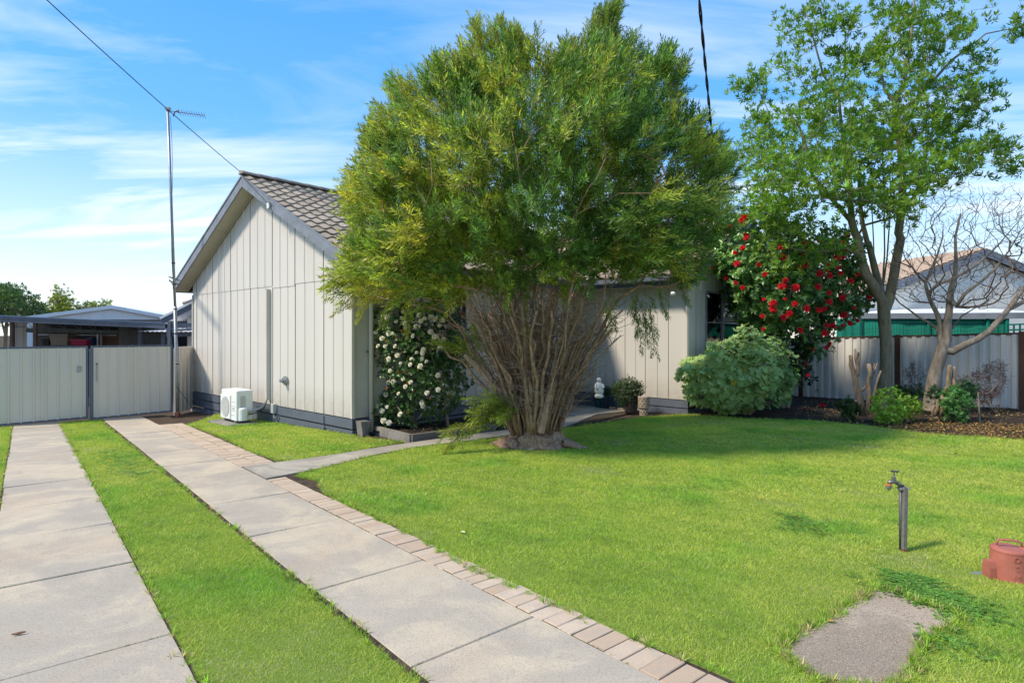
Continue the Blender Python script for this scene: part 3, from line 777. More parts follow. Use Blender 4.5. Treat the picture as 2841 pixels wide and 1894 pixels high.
# step at the door, corner block, kerbs
st = MB().bevbox(hp(-.5, 5.1, -.32), r * .75, w * .45, Vector((0, 0, .17)), .015); build('step', st, kerb_m, label='concrete doorstep block at the front wall behind the bushy tree', cat='step')
kb = MB(); k0, k1, k2 = at(1028, 1196), at(1141, 1226), at(1372, 1193)
ke = empty('garden_edging', k0, 'low grey concrete edging around the bed of the white camellia', 'edging')
for a, b in ((k0, k1), (k1, k1.lerp(k2, .33)), (k1.lerp(k2, .335), k1.lerp(k2, .8)), (k1.lerp(k2, .805), k2)):
    mb = MB(); aa, bb = onground(a.x, a.y, .05), onground(b.x, b.y, .05); d = (bb - aa).normalized() * .035
    mb.bar(aa + (d if a is k0 else -d * 0), bb - (d * 0), .07, .17); build('kerb', mb, kerb_m, ke)
cb = at(1006, 1206)
mb = MB(); A = [cb + r * x + w * y + Vector((0, 0, -.02)) for x, y in ((-.06, -.10), (.06, -.10), (.06, .08), (-.06, .08))]; B = [cb + r * x + w * y + Vector((0, 0, .27)) for x, y in ((-.09, -.08), (.09, -.12), (.08, .12), (-.08, .12))]
build('concrete_block', mb.hexa(A, B), kerb_m, label='tapered concrete block on end by the corner of the cottage', cat='block')

# ------------------------------------------------------------------ air conditioner
acb = at(640, 1178)
ac_t = 3.81; base = hp(ac_t, -.585); gzb = gz(base.x, base.y)
pad = MB().bevbox(Vector((base.x, base.y, gzb + .02)) - r * .08, w * .58, r * .34, Vector((0, 0, .035)), .01); build('concrete_pad', pad, kerb_m, label='thin concrete pad under the white air conditioner', cat='pad')
acz = gzb + .085
ac = empty('air_conditioner', Vector((base.x, base.y, acz)), 'white outdoor air conditioner unit standing on a pad against the slate blue plinth', 'air conditioner')
def acp(a, b, c): return Vector((base.x, base.y, acz)) + w * a - r * b + Vector((0, 0, c))
HW, HD, HH = .41, .185, .69
body = MB()
pr = []
for cx_, cy_, a0 in ((HW - .03, HD - .03, 0), (-HW + .03, HD - .03, 90), (-HW + .03, -HD + .03, 180), (HW - .03, -HD + .03, 270)):
    for k_ in range(4): a = math.radians(a0 + 30 * k_); pr.append((cx_ + .03 * math.cos(a), cy_ + .03 * math.sin(a)))
n = len(pr)
def ring(sc, z): return [acp(x * sc, y * sc, z) for x, y in pr]
rr = ring(1, .03) + ring(1, HH - .02) + ring(.985, HH) + ring(.9, HH + .006)
body.add(rr, [tuple(range(n - 1, -1, -1)), tuple(range(3 * n, 4 * n))] + [(k_ * n + i, k_ * n + (i + 1) % n, (k_ + 1) * n + (i + 1) % n, (k_ + 1) * n + i) for k_ in range(3) for i in range(n)])
build('body', body, white_plastic, ac)
mb = MB().bevbox(acp(.13, HD + .012, .31), -w * .26, Vector((0, 0, .27)), -r * .014, .012); build('grille_panel', mb, white_plastic, ac)
mb = MB().lathe(acp(.13, HD + .024, .31), [(.001, 0), (.225, 0), (.225, .004), (.001, .004)], 40, -r); build('fan_opening', mb, simple('shaded_fan_well', (.16, .15, .15), .6), ac)
mb = MB()
for i in range(-11, 12):
    z = i * .0195; h = math.sqrt(max(0, .222 ** 2 - z * z)); mb.bar(acp(.13 - h, HD + .034, .31 + z), acp(.13 + h, HD + .034, .31 + z), .006, .0085)
for i in range(-5, 6):
    x = i * .04; h = math.sqrt(max(0, .222 ** 2 - x * x)); mb.bar(acp(.13 + x, HD + .033, .31 - h), acp(.13 + x, HD + .033, .31 + h), .004, .006, up=r)
build('grille', mb, white_plastic, ac)
for z in (.44, .34, .24, .14): build('panel_groove', MB().box(acp(-.25, HD + .001, z), w * .105, r * .002, Vector((0, 0, .0025))), grey_pl, ac)
build('badge', MB().box(acp(-.25, HD + .003, .29), w * .06, r * .003, Vector((0, 0, .014))), simple('badge_beige', (.45, .42, .33), .5), ac)
mb = MB().box(acp(-HW - .004, .04, .44), w * .004, r * .055, Vector((0, 0, .13))); build('service_panel', mb, simple('warm_white', (.55, .54, .49), .5), ac)
mb = MB().lathe(acp(-HW, .045, .03), [(.10, 0), (.10, .25), (.085, .275), (.05, .285)], 18); build('valve_cover', mb, white_plastic, ac)
for x in (.28, -.28): build('foot', MB().box(acp(x, 0, .008), w * .03, r * .17, Vector((0, 0, .02))), galv, ac)
mb = MB()
for o_ in (0, .035): mb.tube([acp(-HW - .03, -.06 + o_, .20), acp(-.50, -.20 + o_, .24), acp(-.50, -.34, .29), acp(-.46, -.44, .36 + o_), acp(-.41, -.50, .43), acp(-.40, -.51, .47)], .018, 8)
build('pipe', mb, simple('grey_lagging', (.38, .39, .39), .6), ac, smooth=True)
build('cable', MB().tube([acp(-HW - .03, -.06, .15), acp(-.52, -.22, .18), acp(-.50, -.40, .27), acp(-.43, -.49, .40), acp(-.42, -.51, .46)], .012, 6), black, ac, smooth=True)

# ------------------------------------------------------------------ gates and side fence
z1 = lambda x, y: (x / 2.851, 700 + y / 2.851)
ga, gm, gm2, gc = se(17.45, -.62), se(17.5, 1.19), se(17.52, 1.25), se(17.7, 3.02)
def gate(a, b, label, latch):
    g_ = empty('gate', a, label, 'gate', 'driveway gates of cream ribbed sheet')
    d = Vector((b.x - a.x, b.y - a.y, 0)); L = d.length; d.normalize(); nrm = Vector((d.y, -d.x, 0)); 
    if nrm.y > 0: nrm = -nrm
    zt = -.355 + 1.6 + .005; za, zb_ = gz(a.x, a.y) + .035, gz(b.x, b.y) + .075
    P = lambda x, z, o=0: Vector((*(a + d * x + nrm * o).to_2d(), z))
    fz = lambda x: za + (zb_ - za) * x / L
    k_ = .045
    for nm, p, q in (('frame_rail', P(k_ / 2, zt), P(L - k_ / 2, zt)), ('frame_rail', P(k_ / 2, za + .02), P(L - k_ / 2, zb_ + .02))):
        build(nm, MB().bar(p, q, .04, k_), gateframe, g_)
    for x in (k_ / 2, L - k_ / 2): build('frame_stile', MB().bar(P(x, fz(x), .002), P(x, zt + .02, .002), k_, .042, up=nrm), gateframe, g_)
    half = [(k_, L / 2), (L / 2, L - k_)]
    for x0, x1 in half:
        rb = [x for x in np.arange(.12, L, .222) if x0 + .03 < x < x1 - .03]
        mb = ribsheet(MB(), P(0, 0, .012), d, nrm, x0, x1 - .003, lambda x: fz(x) + .03, lambda x: zt - .018, rb, rw=.026, rh=.022, sl=.014)
        build('gate_sheet', mb, gatecol, g_, fix=False)
    if latch == 'plate':
        build('latch_plate', MB().box(P(L - .17, .72, .037), d * .045, nrm * .003, Vector((0, 0, .075))), galv, g_)
    else:
        ch = MB()
        for i in range(11):
            z = .80 - i * .038; c = P(.11, z, .045)
            ax = d if i % 2 else nrm
            ch.tube([c + ax * .011 * math.cos(t) + Vector((0, 0, .024 * math.sin(t))) for t in LS(0, 6.283, 9)], .0045, 5, cap=False)
        build('chain', ch, galv, g_); build('latch_hole', MB().lathe(P(.11, .83, .038), [(.001, 0), (.022, 0), (.022, .003), (.001, .003)], 14, nrm), black, g_)
    return g_
gate(ga, gm, 'left driveway gate of cream ribbed sheet with a small metal latch plate', 'plate')
gate(gm2, gc, 'right driveway gate of cream ribbed sheet with a hanging chain, beside the aerial mast', 'chain')
gp1 = se(17.56, 1.22); gpo = empty('gate_post', gp1, 'slate blue steel post standing between the two driveway gates', 'post')
build('post', MB().bar(gp1 + Vector((0, .05, 0)), Vector((gp1.x, gp1.y + .05, 1.2)), .10, .05, up=Vector((E.x, E.y, 0))), gateframe, gpo)
# side fence panel between gate and cottage
fa, fb = se(17.74, 3.08), hp(8.08, -.03)
sf = empty('side_fence', fa, 'narrow cream steel fence panel between right gate and cottage corner', 'fence')
d = (fb - fa); d.z = 0; L = d.length; d.normalize(); nrm = Vector((d.y, -d.x, 0)); nrm = -nrm if nrm.x * 1 + nrm.y * 2 > 0 and nrm.y > 0 else nrm
if nrm.dot(-fa) < 0: nrm = -nrm
ft = 1.6 - .41
P = lambda x, z, o=0: Vector((*(fa + d * x + nrm * o).to_2d(), z))
build('post', MB().bar(P(.02, gz(fa.x, fa.y) - .05), P(.02, ft), .05, .05, up=nrm), cream_trim, sf)
build('post', MB().bar(P(L - .03, gz(fb.x, fb.y) - .05), P(L - .03, ft), .05, .04, up=nrm), cream_trim, sf)
build('rail', MB().bar(P(.05, ft - .01, .0), P(L - .05, ft - .01, .0), .05, .06), cream_trim, sf)
mb = ribsheet(MB(), P(0, 0, .005), d, nrm, .05, L - .05, lambda x: gz(fa.x, fa.y) + .02, lambda x: ft - .04, [.12 + .24 * i for i in range(int((L - .2) / .24) + 1)], rw=.03, rh=.024)
build('fence_sheet', mb, gatecol, sf, fix=False)
# aerial mast
mx = onground(-8.60, 15.0); top = pt(465.5, 308, 15.0)
mast = empty('aerial_mast', mx, 'tall thin galvanised television aerial mast leaning beside the cottage gable', 'mast')
k1_ = mx.lerp(top, .36) + Vector((.03, 0, 0))
build('pole', MB().tube([mx, mx.lerp(top, .18) + Vector((.02, 0, 0)), k1_], .042, 10), galv, mast, smooth=True)
build('pole', MB().tube([k1_, mx.lerp(top, .7) + Vector((.015, 0, 0)), top], .033, 10), galv, mast, smooth=True)
for f_ in (.17, .27, .35, .43, .5): q = mx.lerp(top, f_) + Vector((.03 * (f_ < .36) + .02 * (f_ >= .36), 0, 0)); build('strap', MB().lathe(q, [(.047, 0), (.047, .025)], 10), black, mast)
build('base_bracket', MB().bevbox(mx + Vector((0, .0, .06)), (.05, 0, 0), (0, .05, 0), (0, 0, .06), .02), rust, mast)
bp = pt(470, 768, 15.0); be = hp(8.0, -.40, 3.05)
mb = MB(); mb.bar(bp, be, .05, .02); mb.bar(bp + Vector((0, 0, -.1)), be + Vector((0, 0, -.12)), .02, .03); mb.tube([bp + Vector((0, 0, -.06)), bp + Vector((.06, .02, -.18)), be + Vector((-.1, 0, -.1))], .01, 6); build('brace', mb, galv, mast)
tp = top + Vector((0, 0, .06)); build('top_box', MB().bevbox(tp, (.055, 0, 0), (0, .05, 0), (0, 0, .035), .01), galv, mast)
b0, b1 = pt(474, 309, 15.0), pt(568, 321, 15.6); ant = build('antenna_boom', MB().tube([top + Vector((0, 0, -.06)), b0, b1], .010, 6), galv, mast)
for i in range(11):
    q = b0.lerp(b1, .25 + .075 * i); a = Vector((.1, -.5, .2)).normalized() * .11
    build('antenna_element', MB().tube([q - a, q + a], .006, 5), galv, mast)
q = b0.lerp(b1, .12); build('dipole', MB().tube([q + Vector((-.05, 0, -.12)), q + Vector((0, 0, 0)), q + Vector((.09, 0, .03)), q + Vector((.12, -.05, -.05))], .014, 6), rust, mast)
mb = MB(); pts = [mx.lerp(top, f_) + Vector((.05 + .05 * math.sin(f_ * 9), -.03, 0)) for f_ in LS(.98, .02, 22)]; mb.tube(pts, .005, 5)
build('cable', mb, black, mast)
mb = MB(); mb.tube([mx + Vector((.02, -.05, .75)), mx + Vector((.15, .1, .45)), hp(7.95, -.1, gz(-8.8, 16.5) + .12)], .007, 5); build('cable', mb, black, mast)

# overhead wires
def wire(a, b, sag, n=30): return [a.lerp(b, i / n) - Vector((0, 0, 4 * sag * (i / n) * (1 - i / n))) for i in range(n + 1)]
e1_ = hp(4.05, -.42, 5.37); far1 = pt(174, -4, 8.5); far1b = e1_ + (far1 - e1_) * 2.6
build('overhead_cable', MB().tube(wire(e1_, far1b, .25), .0075, 6), black, label='thin black phone cable running down from upper left to the cottage ridge', cat='cable')
e2_ = Vector((5.48, 15.15, 1.6 + 2.30)); far2 = pt(1943, -4, 7.0); far2b = e2_ + (far2 - e2_) * 1.9 + Vector((0, 0, .35))
cpath = wire(e2_, far2b, .35, 120)
mb = MB()
for k_ in range(2):
    pts = []
    for i, p in enumerate(cpath):
        a = i * .95 + math.pi * k_; pts.append(p + Vector((math.cos(a) * .012, 0, math.sin(a) * .012)))
    mb.tube(pts, .0105, 6)
build('power_cable', mb, black, label='twisted black power cable dropping steeply to the right hand wing roof', cat='cable')
build('cable_bracket', MB().tube([e2_, e2_ + Vector((-.05, .05, -.25)), e2_ + Vector((-.02, .12, -.4))], .03, 6), black, house)

# ------------------------------------------------------------------ left background: carport, shed, lean-to
cp = empty('carport', onground(-13.5, 17.5), 'carport with a long slate blue gutter beam behind the driveway gates', 'carport')
bl, br = Vector((-16.6, 17.4, 1.6 + .47)), Vector((-11.83, 19.9, 1.6 + .235))
build('beam', MB().bar(bl, br, .09, .19), slate_pale, cp)
for dz in (.05, -.01): build('beam_groove', MB().bar(bl + Vector((.03, -.075, dz)), br + Vector((.03, -.075, dz)), .03, .012), slate, cp)
rf = MB(); bk_ = Vector((-1.6, 4.6, .06))
rf.hexa([bl + Vector((0, .06, .06)), br + Vector((0, .06, .06)), br + bk_, bl + bk_], [bl + Vector((0, .06, .10)), br + Vector((0, .06, .10)), br + bk_ + Vector((0, 0, .04)), bl + bk_ + Vector((0, 0, .04))])
build('roof_sheet', rf, white_metal, cp)
for f_ in (.24, .345, .985, .78):
    p = bl.lerp(br, f_) + (Vector((0, .8, 0)) if f_ == .78 else Vector()); build('post', MB().bar(Vector((p.x, p.y + .05, gz(p.x, p.y))), Vector((p.x, p.y + .05, p.z - .09)), .09, .09, up=Vector((0, 1, 0))), brown_steel if f_ < .5 else slate, cp)
tr_ = MB()
for zz in (0, -.17): tr_.bar(bl + Vector((.9, .5, -.10 + zz)), br + Vector((-1.3, .5, -.08 + zz)), .02, .02)
for i in range(18):
    a = (bl + Vector((.9, .5, -.10))).lerp(br + Vector((-1.3, .5, -.08)), i / 18); b = (bl + Vector((.9, .5, -.27))).lerp(br + Vector((-1.3, .5, -.25)), (i + (1 if i % 2 else 0)) / 18)
    tr_.tube([a, b], .008, 5)
build('truss', tr_, slate, cp)
for i in range(26):                                   # corrugated sheets edge under the carport roof
    pass
shed = empty('shed', onground(-17, 26), 'white panelled metal garage with a low gable roof behind the carport', 'shed')
s0, s1, sa = pt(60, 884, 24.0), pt(470, 880, 27.5), pt(316.7, 850, 26.0)
sd_ = (s1 - s0).normalized(); back = Vector((-.35, 1, 0)).normalized() * 9
g_ = MB(); base_z = -1.0
g_.prism([Vector((s0.x, s0.y, base_z)), Vector((s1.x, s1.y, base_z)), s1 - Vector((0, 0, .02)), sa - Vector((0, 0, .02)), s0 - Vector((0, 0, .02))], back); build('wall', g_, white_metal, shed)
for i in range(1, 17):
    f_ = i / 17; q = s0.lerp(s1, f_); fa_ = (sa - s0).x / (s1 - s0).x; zt = s0.z + (sa.z - s0.z) * f_ / fa_ if f_ < fa_ else sa.z + (s1.z - sa.z) * (f_ - fa_) / (1 - fa_)
    build('panel_rib', MB().bar(Vector((q.x, q.y - .01, base_z)), Vector((q.x, q.y - .01, zt - .05)), .035, .03, up=Vector((0, 1, 0))), galv if i % 1 else white_metal, shed)
for a, b in ((s0 - sd_ * .3 - Vector((0, 0, .04)), sa), (sa, s1 + sd_ * .3 - Vector((0, 0, .04)))):
    q = [a + Vector((0, -.15, .0)), b + Vector((0, -.15, .0)), b + back, a + back]
    build('roof', MB().hexa([p - Vector((0, 0, .0)) for p in q], [p + Vector((0, 0, .05)) for p in q]), white_metal, shed)
    build('barge_flashing', MB().bar(a + Vector((0, -.17, -.03)), b + Vector((0, -.17, -.03)), .03, .15), white_metal, shed)
# open store room under the carport
st_ = empty('store_room', onground(-14.5, 21), 'dark open store with shelves of boxes under the carport roof', 'store')
q0, q1 = pt(30, 900, 21.0), pt(478, 905, 22.0)
build('back_wall', MB().bar(Vector((q0.x, q0.y + 1.2, .6)), Vector((q1.x + 1.5, q1.y + 1.2, .6)), .05, 3.0), dark_in, st_)
for u0, u1, m_ in ((33, 75, cream), (330, 372, simple('aged_green_grey', (.13, .135, .12), .6)), (372, 470, simple('dark_sheet', (.07, .072, .075), .5))):
    a, b = pt(u0, 920, 20.6), pt(u1, 920, 20.9); dd = (b - a); dd.z = 0; L2 = dd.length; dd.normalize()
    build('wall_sheet', ribsheet(MB(), Vector((a.x, a.y, 0)), dd, Vector((0, -1, 0)), 0, L2, lambda x: -.9, lambda x: 2.0, [.1 + .2 * i for i in range(int(L2 / .2))]), m_, st_, fix=False)
build('shelf', MB().bar(Vector((-18.5, 21.2, .95)), Vector((-12.3, 21.6, .95)), .5, .03), timber, st_)
build('shelf', MB().bar(pt(110, 928, 20.9), pt(330, 930, 21.1), .3, .03), galv, st_)
build('cabinet', MB().box(pt(302, 950, 21.3), (.55, 0, 0), (0, .2, 0), (0, 0, .45)), simple('brown_board', (.12, .07, .045), .7), st_)
build('post', MB().bar(pt(272, 965, 20.8) + Vector((0, 0, -1.2)), pt(272, 925, 20.8), .06, .06, up=Vector((0, 1, 0))), galv, st_)
build('post', MB().bar(pt(281, 965, 20.8) + Vector((0, 0, -1.2)), pt(281, 925, 20.8), .05, .05, up=Vector((0, 1, 0))), timber, st_)
build('roller_blind', MB().tube([pt(76, 916, 20.3), pt(330, 921, 20.6)], .075, 10), simple('torn_tarp', (.10, .13, .13), .6, var=.5, scale=8), st_)
def tub(u, v, yy, hw, hh, m_, lab):
    c = pt(u, v, yy); t_ = empty('storage_tub', c, lab, 'tub')
    A = [c + Vector((x * hw * .85, y * .2, 0)) for x, y in ((-1, -1), (1, -1), (1, 1), (-1, 1))]; B = [c + Vector((x * hw, y * .24, hh)) for x, y in ((-1, -1), (1, -1), (1, 1), (-1, 1))]
    build('tub_body', MB().hexa(A, B), m_, t_); build('rim', MB().box(c + Vector((0, 0, hh + .015)), (hw * 1.06, 0, 0), (0, .26, 0), (0, 0, .02)), m_, t_)
tub(231, 957, 20.7, .30, .17, simple('magenta_plastic', (.30, .02, .07), .4), 'dark magenta plastic tub on the store shelf')
tub(176, 957, 20.8, .33, .36, simple('cloudy_plastic', (.22, .19, .16), .35), 'cloudy clear plastic tub on the store shelf left of the magenta tub')
tub(262, 957, 20.9, .09, .24, simple('blue_plastic', (.02, .06, .14), .4), 'small blue plastic tub right of the magenta tub')
tub(140, 957, 21.1, .12, .2, black, 'small black plastic tub at the left of the cloudy tub')
# awning sheet
aw = MB(); a, b = pt(378, 920, 19.6), pt(536, 921, 19.0); bkw = Vector((.1, 1.2, .12))
n = 24
for i in range(n + 1):
    p = a.lerp(b, i / n); h = .02 if i % 2 else 0; aw.v += [tuple(p + Vector((0, 0, h))), tuple(p + bkw + Vector((0, 0, h)))]
aw.f = [(2 * i, 2 * i + 2, 2 * i + 3, 2 * i + 1) for i in range(n)]
build('awning', aw, white_metal, label='small corrugated metal awning behind the right gate', cat='awning')
# lean-to roof against the cottage
ln = empty('lean_to', onground(-10, 19), 'lean-to patio roof of slate blue steel rising to the cottage wall', 'lean-to')
l0, l1 = pt(447, 893, 19.2), pt(546, 842, 19.4)
build('barge', MB().bar(l0, l1 + (l1 - l0) * .4, .05, .17), slate, ln); build('capping', MB().bar(l0 + Vector((-.02, 0, .12)), l1 + (l1 - l0) * .4 + Vector((-.02, 0, .12)), .10, .07), white_metal, ln)
cm = MB(); bkw = Vector((-.3, 3.5, .1)); n = 40
dl = (l1 - l0) * 1.4
for i in range(n + 1):
    p = l0 + Vector((0, .03, .02)) + bkw * (i / n); h = .02 if i % 2 else -.01; cm.v += [tuple(p + Vector((0, 0, h))), tuple(p + dl + Vector((0, 0, h)))]
cm.f = [(2 * i, 2 * i + 2, 2 * i + 3, 2 * i + 1) for i in range(n)]
build('roof_sheet', cm, white_metal, ln, fix=False)
build('beam', MB().bar(pt(473, 903, 19.3), pt(560, 901, 19.5), .06, .14), slate, ln); build('beam', MB().bar(pt(462, 923, 19.3), pt(560, 922, 19.5), .05, .26), slate, ln)
for u in (471,): p = pt(u, 893, 19.25); build('post', MB().bar(Vector((p.x, p.y, -.7)), p, .10, .10, up=Vector((0, 1, 0))), slate, ln)
build('gutter_pipe', MB().tube([pt(506, 841, 19.0), pt(560, 822, 19.2)], .06, 10), cream_trim, ln, smooth=True)
build('door_panel', MB().bar(pt(548, 945, 20.5) + Vector((-.35, 0, -.3)), pt(562, 945, 20.6) + Vector((0, 0, -.3)), .04, 2.2), white_metal, ln)
build('screen', MB().bar(pt(480, 960, 21.5), pt(540, 960, 21.6), .04, 1.6), dark_in, ln)

# ------------------------------------------------------------------ right hand fence and neighbour
rf_ = empty('boundary_fence', onground(12.5, 14.3), 'pale corrugated steel boundary fence with dark brown posts and rail behind the garden bed', 'fence')
f0 = Vector((12.5, 14.3, 0)); fd = Vector((-.58, .81, 0)).normalized(); fn = Vector((-fd.y, fd.x, 0)); fn = fn if fn.dot(-f0) > 0 else -fn
def ftop(k_): p = f0 + fd * k_; return gz(p.x, p.y) + 1.855
posts = [-5.4, -2.7, 0, 2.72, 5.5, 8.3]
for k_ in posts:
    p = f0 + fd * k_; zg = gz(p.x, p.y)
    build('post', MB().bar(Vector((p.x, p.y, zg - .05)), Vector((p.x, p.y, ftop(k_) + .05)), .07, .07, up=fn), brown_steel, rf_)
    for o_ in (-.05, .05): q = p + fd * o_; build('post_flange', MB().bar(Vector((q.x, q.y, zg - .05)) + fn * .008, Vector((q.x, q.y, ftop(k_) + .045)) + fn * .008, .028, .06, up=fn), brown_steel, rf_)
for a, b in zip(posts, posts[1:]):
    pa, pb_ = f0 + fd * (a + .05), f0 + fd * (b - .05)
    build('rail', MB().bar(Vector((pa.x, pa.y, ftop(a + .05))), Vector((pb_.x, pb_.y, ftop(b - .05))), .055, .05), brown_steel, rf_)
    L3 = b - a - .12
    for k3 in range(3):
        x0, x1 = a + .06 + L3 / 3 * k3, a + .06 + L3 / 3 * (k3 + 1)
        mb = MB(); per = L3 / 3 / 4; pts = [(x0, 0)]
        for i in range(4):
            b0_ = x0 + per * i; pts += [(b0_ + per * .10, 0), (b0_ + per * .18, .042), (b0_ + per * .58, .042), (b0_ + per * .66, 0)]
        pts += [(x1 + .005, .002)]
        for x, y in pts:
            p = f0 + fd * x + fn * (y + (.003 if k3 % 2 else 0)); mb.v += [(p.x, p.y, gz(p.x, p.y) + .0), (p.x, p.y, ftop(x) - .02)]
        mb.f = [(2 * i, 2 * i + 2, 2 * i + 3, 2 * i + 1) for i in range(len(pts) - 1)]
        build('fence_sheet', mb, fence_m, rf_, fix=False)

# neighbour's house
z6 = lambda x, y, yy: pt(2141 + x / 2.613, 650 + y / 2.613, yy)
nh = empty('neighbour_house', onground(19, 24), 'neighbouring pale rendered house with pinkish brown tiled gable roof beyond the boundary fence', 'house')
ap = z6(1530, 118, 23.5); gd_ = Vector((.991, .135, 0)); lo = ap - gd_ * 6.3 - Vector((0, 0, .34 * 6.3)); ro = ap + gd_ * 4.2 - Vector((0, 0, .34 * 4.2))
gwall = MB(); nb = Vector((-.135, .991, 0)).normalized() * 8
render_m = simple('pale_render', (.80, .77, .69), .8, var=.06)
lw, rw_ = lo.lerp(ap, .02) + Vector((0, 0, -.25)), ro + Vector((0, 0, -.25))
gwall.prism([Vector((lw.x, lw.y, -1)), Vector((rw_.x, rw_.y, -1)), rw_, ap + Vector((0, 0, -.25)), lw], nb); build('wall', gwall, render_m, nh)
ext = (ro - ap) * .5
rdir = Vector((-.135, .991, 0)).normalized()
for nm_, a, b in (('l', ap, lo), ('r', ro + ext, ap)):
    build('barge_board', MB().bar(a + Vector((0, -.2, -.12)), b + Vector((0, -.2, -.12)), .04, .30), slate_pale, nh)
nroof = None
for a, b, back_ in ((lo + Vector((0, 0, .06)), ap + Vector((0, 0, .06)), rdir * 8), (ap + Vector((0, 0, .06)), ro + ext + Vector((0, 0, .06)), rdir * 8)):
    q = [a + Vector((0, -.22, 0)), b + Vector((0, -.22, 0)), b + back_, a + back_]
    ob = build('roof', MB().hexa([p - Vector((0, 0, .05)) for p in q], q), tile_pink, nh)
    nroof = nroof or ob
dn_n = (lo - ap).normalized(); nrows = int((lo - ap).length / .30)
tp_me = mesh_of(tt, 'tile', tile_pink)
nn = rdir.cross(dn_n).normalized(); nn = -nn if nn.z < 0 else nn
ay = nn.cross(rdir).normalized(); ay = ay if ay.dot(dn_n) > 0 else -ay
Rn = np.array(Matrix((rdir, ay, nn)).transposed()); pos = []
for j in range(nrows):
    for i in range(26): pos.append(tuple(ap + Vector((0, -.22, .08)) + dn_n * (j * .30) + rdir * (i * TW)))
pos = np.array(pos); V, Fc = scatter(tt_np * .98, tt_f, pos, np.repeat(Rn[None], len(pos), 0), np.ones(len(pos))); bigmesh('tile', V, 4, Fc, None, tile_pink, nroof, kind='stuff')
# verandah beam and shade cloth
vb = empty('verandah', onground(17, 21), 'long grey steel verandah beam screened with green shade cloth beyond the fence', 'verandah')
a, b = z6(560, 592, 21.8), z6(1960, 588, 18.4)
build('beam', MB().bar(a, b, .08, .19), simple('steel_grey_paint', (.16, .185, .215), .5), vb)
build('rafter', MB().bar(a + Vector((0, .6, .02)), b + Vector((0, .6, .02)), .05, .1), slate, vb)
vr = [a + Vector((0, .05, .10)), b + Vector((0, .05, .10)), b + Vector((.8, 3, .35)), a + Vector((.8, 3, .35))]
build('verandah_roof', MB().hexa([p - Vector((0, 0, .02)) for p in vr], vr), white_metal, vb)
cuts_ = [(470, 640, 0), (648, 1135, 1), (1150, 1560, 2), (1575, 1705, 3)]
for u0, u1, i in cuts_:
    f0_, f1_ = (u0 - 560) / 1400, (u1 - 560) / 1400
    yy = lambda f_: 21.8 - 3.4 * f_
    mb = MB(); n = 14
    for k_ in range(n + 1):
        u = u0 + (u1 - u0) * k_ / n; f_ = (u - 560) / 1400; q = z6(u, 612, yy(f_)); wv = .03 * math.sin(k_ * 1.3 + i)
        mb.v += [(q.x, q.y + wv, q.z), (q.x, q.y + wv, q.z - 2.0)]
    mb.f = [(2 * k_, 2 * k_ + 2, 2 * k_ + 3, 2 * k_ + 1) for k_ in range(n)]
    build('shade_cloth', mb, cloth_m, vb, smooth=True, fix=False)
mesh_w = MB()
for u in np.arange(480, 1705, 22): f_ = (u - 560) / 1400; q = z6(u, 612, 21.8 - 3.4 * f_); mesh_w.tube([q + Vector((0, -.05, 0)), q + Vector((0, -.05, -1.6))], .005, 4)
for zz in np.arange(.12, 1.6, .12): mesh_w.tube([z6(480, 612, 21.9) + Vector((0, -.05, -zz)), z6(1705, 612, 19.05) + Vector((0, -.05, -zz))], .005, 4)
build('wire_mesh', mesh_w, simple('green_wire', (.02, .14, .10), .5), vb)
for u in (645, 1140, 1568, 1708): f_ = (u - 560) / 1400; q = z6(u, 605, 21.75 - 3.4 * f_); build('post', MB().bar(Vector((q.x, q.y, -.8)), q, .07, .07, up=Vector((0, 1, 0))), simple('teal_post', (.01, .13, .10), .5) if u < 700 else cloth_m, vb)
lt = empty('lattice_screen', onground(15.2, 18), 'green timber lattice screen at the right end of the verandah', 'lattice')
la, lb = z6(1712, 650, 18.6), z6(1980, 640, 18.0)
for i in range(7): q = la.lerp(lb, i / 6); build('slat', MB().bar(q + Vector((0, 0, -1.1)), q, .05, .02, up=Vector((0, 1, 0))), cloth_m, lt)
for i in range(6): build('slat', MB().bar(la + Vector((0, -.03, -.02 - i * .17)), lb + Vector((0, -.03, -.02 - i * .17)), .015, .05), cloth_m, lt)

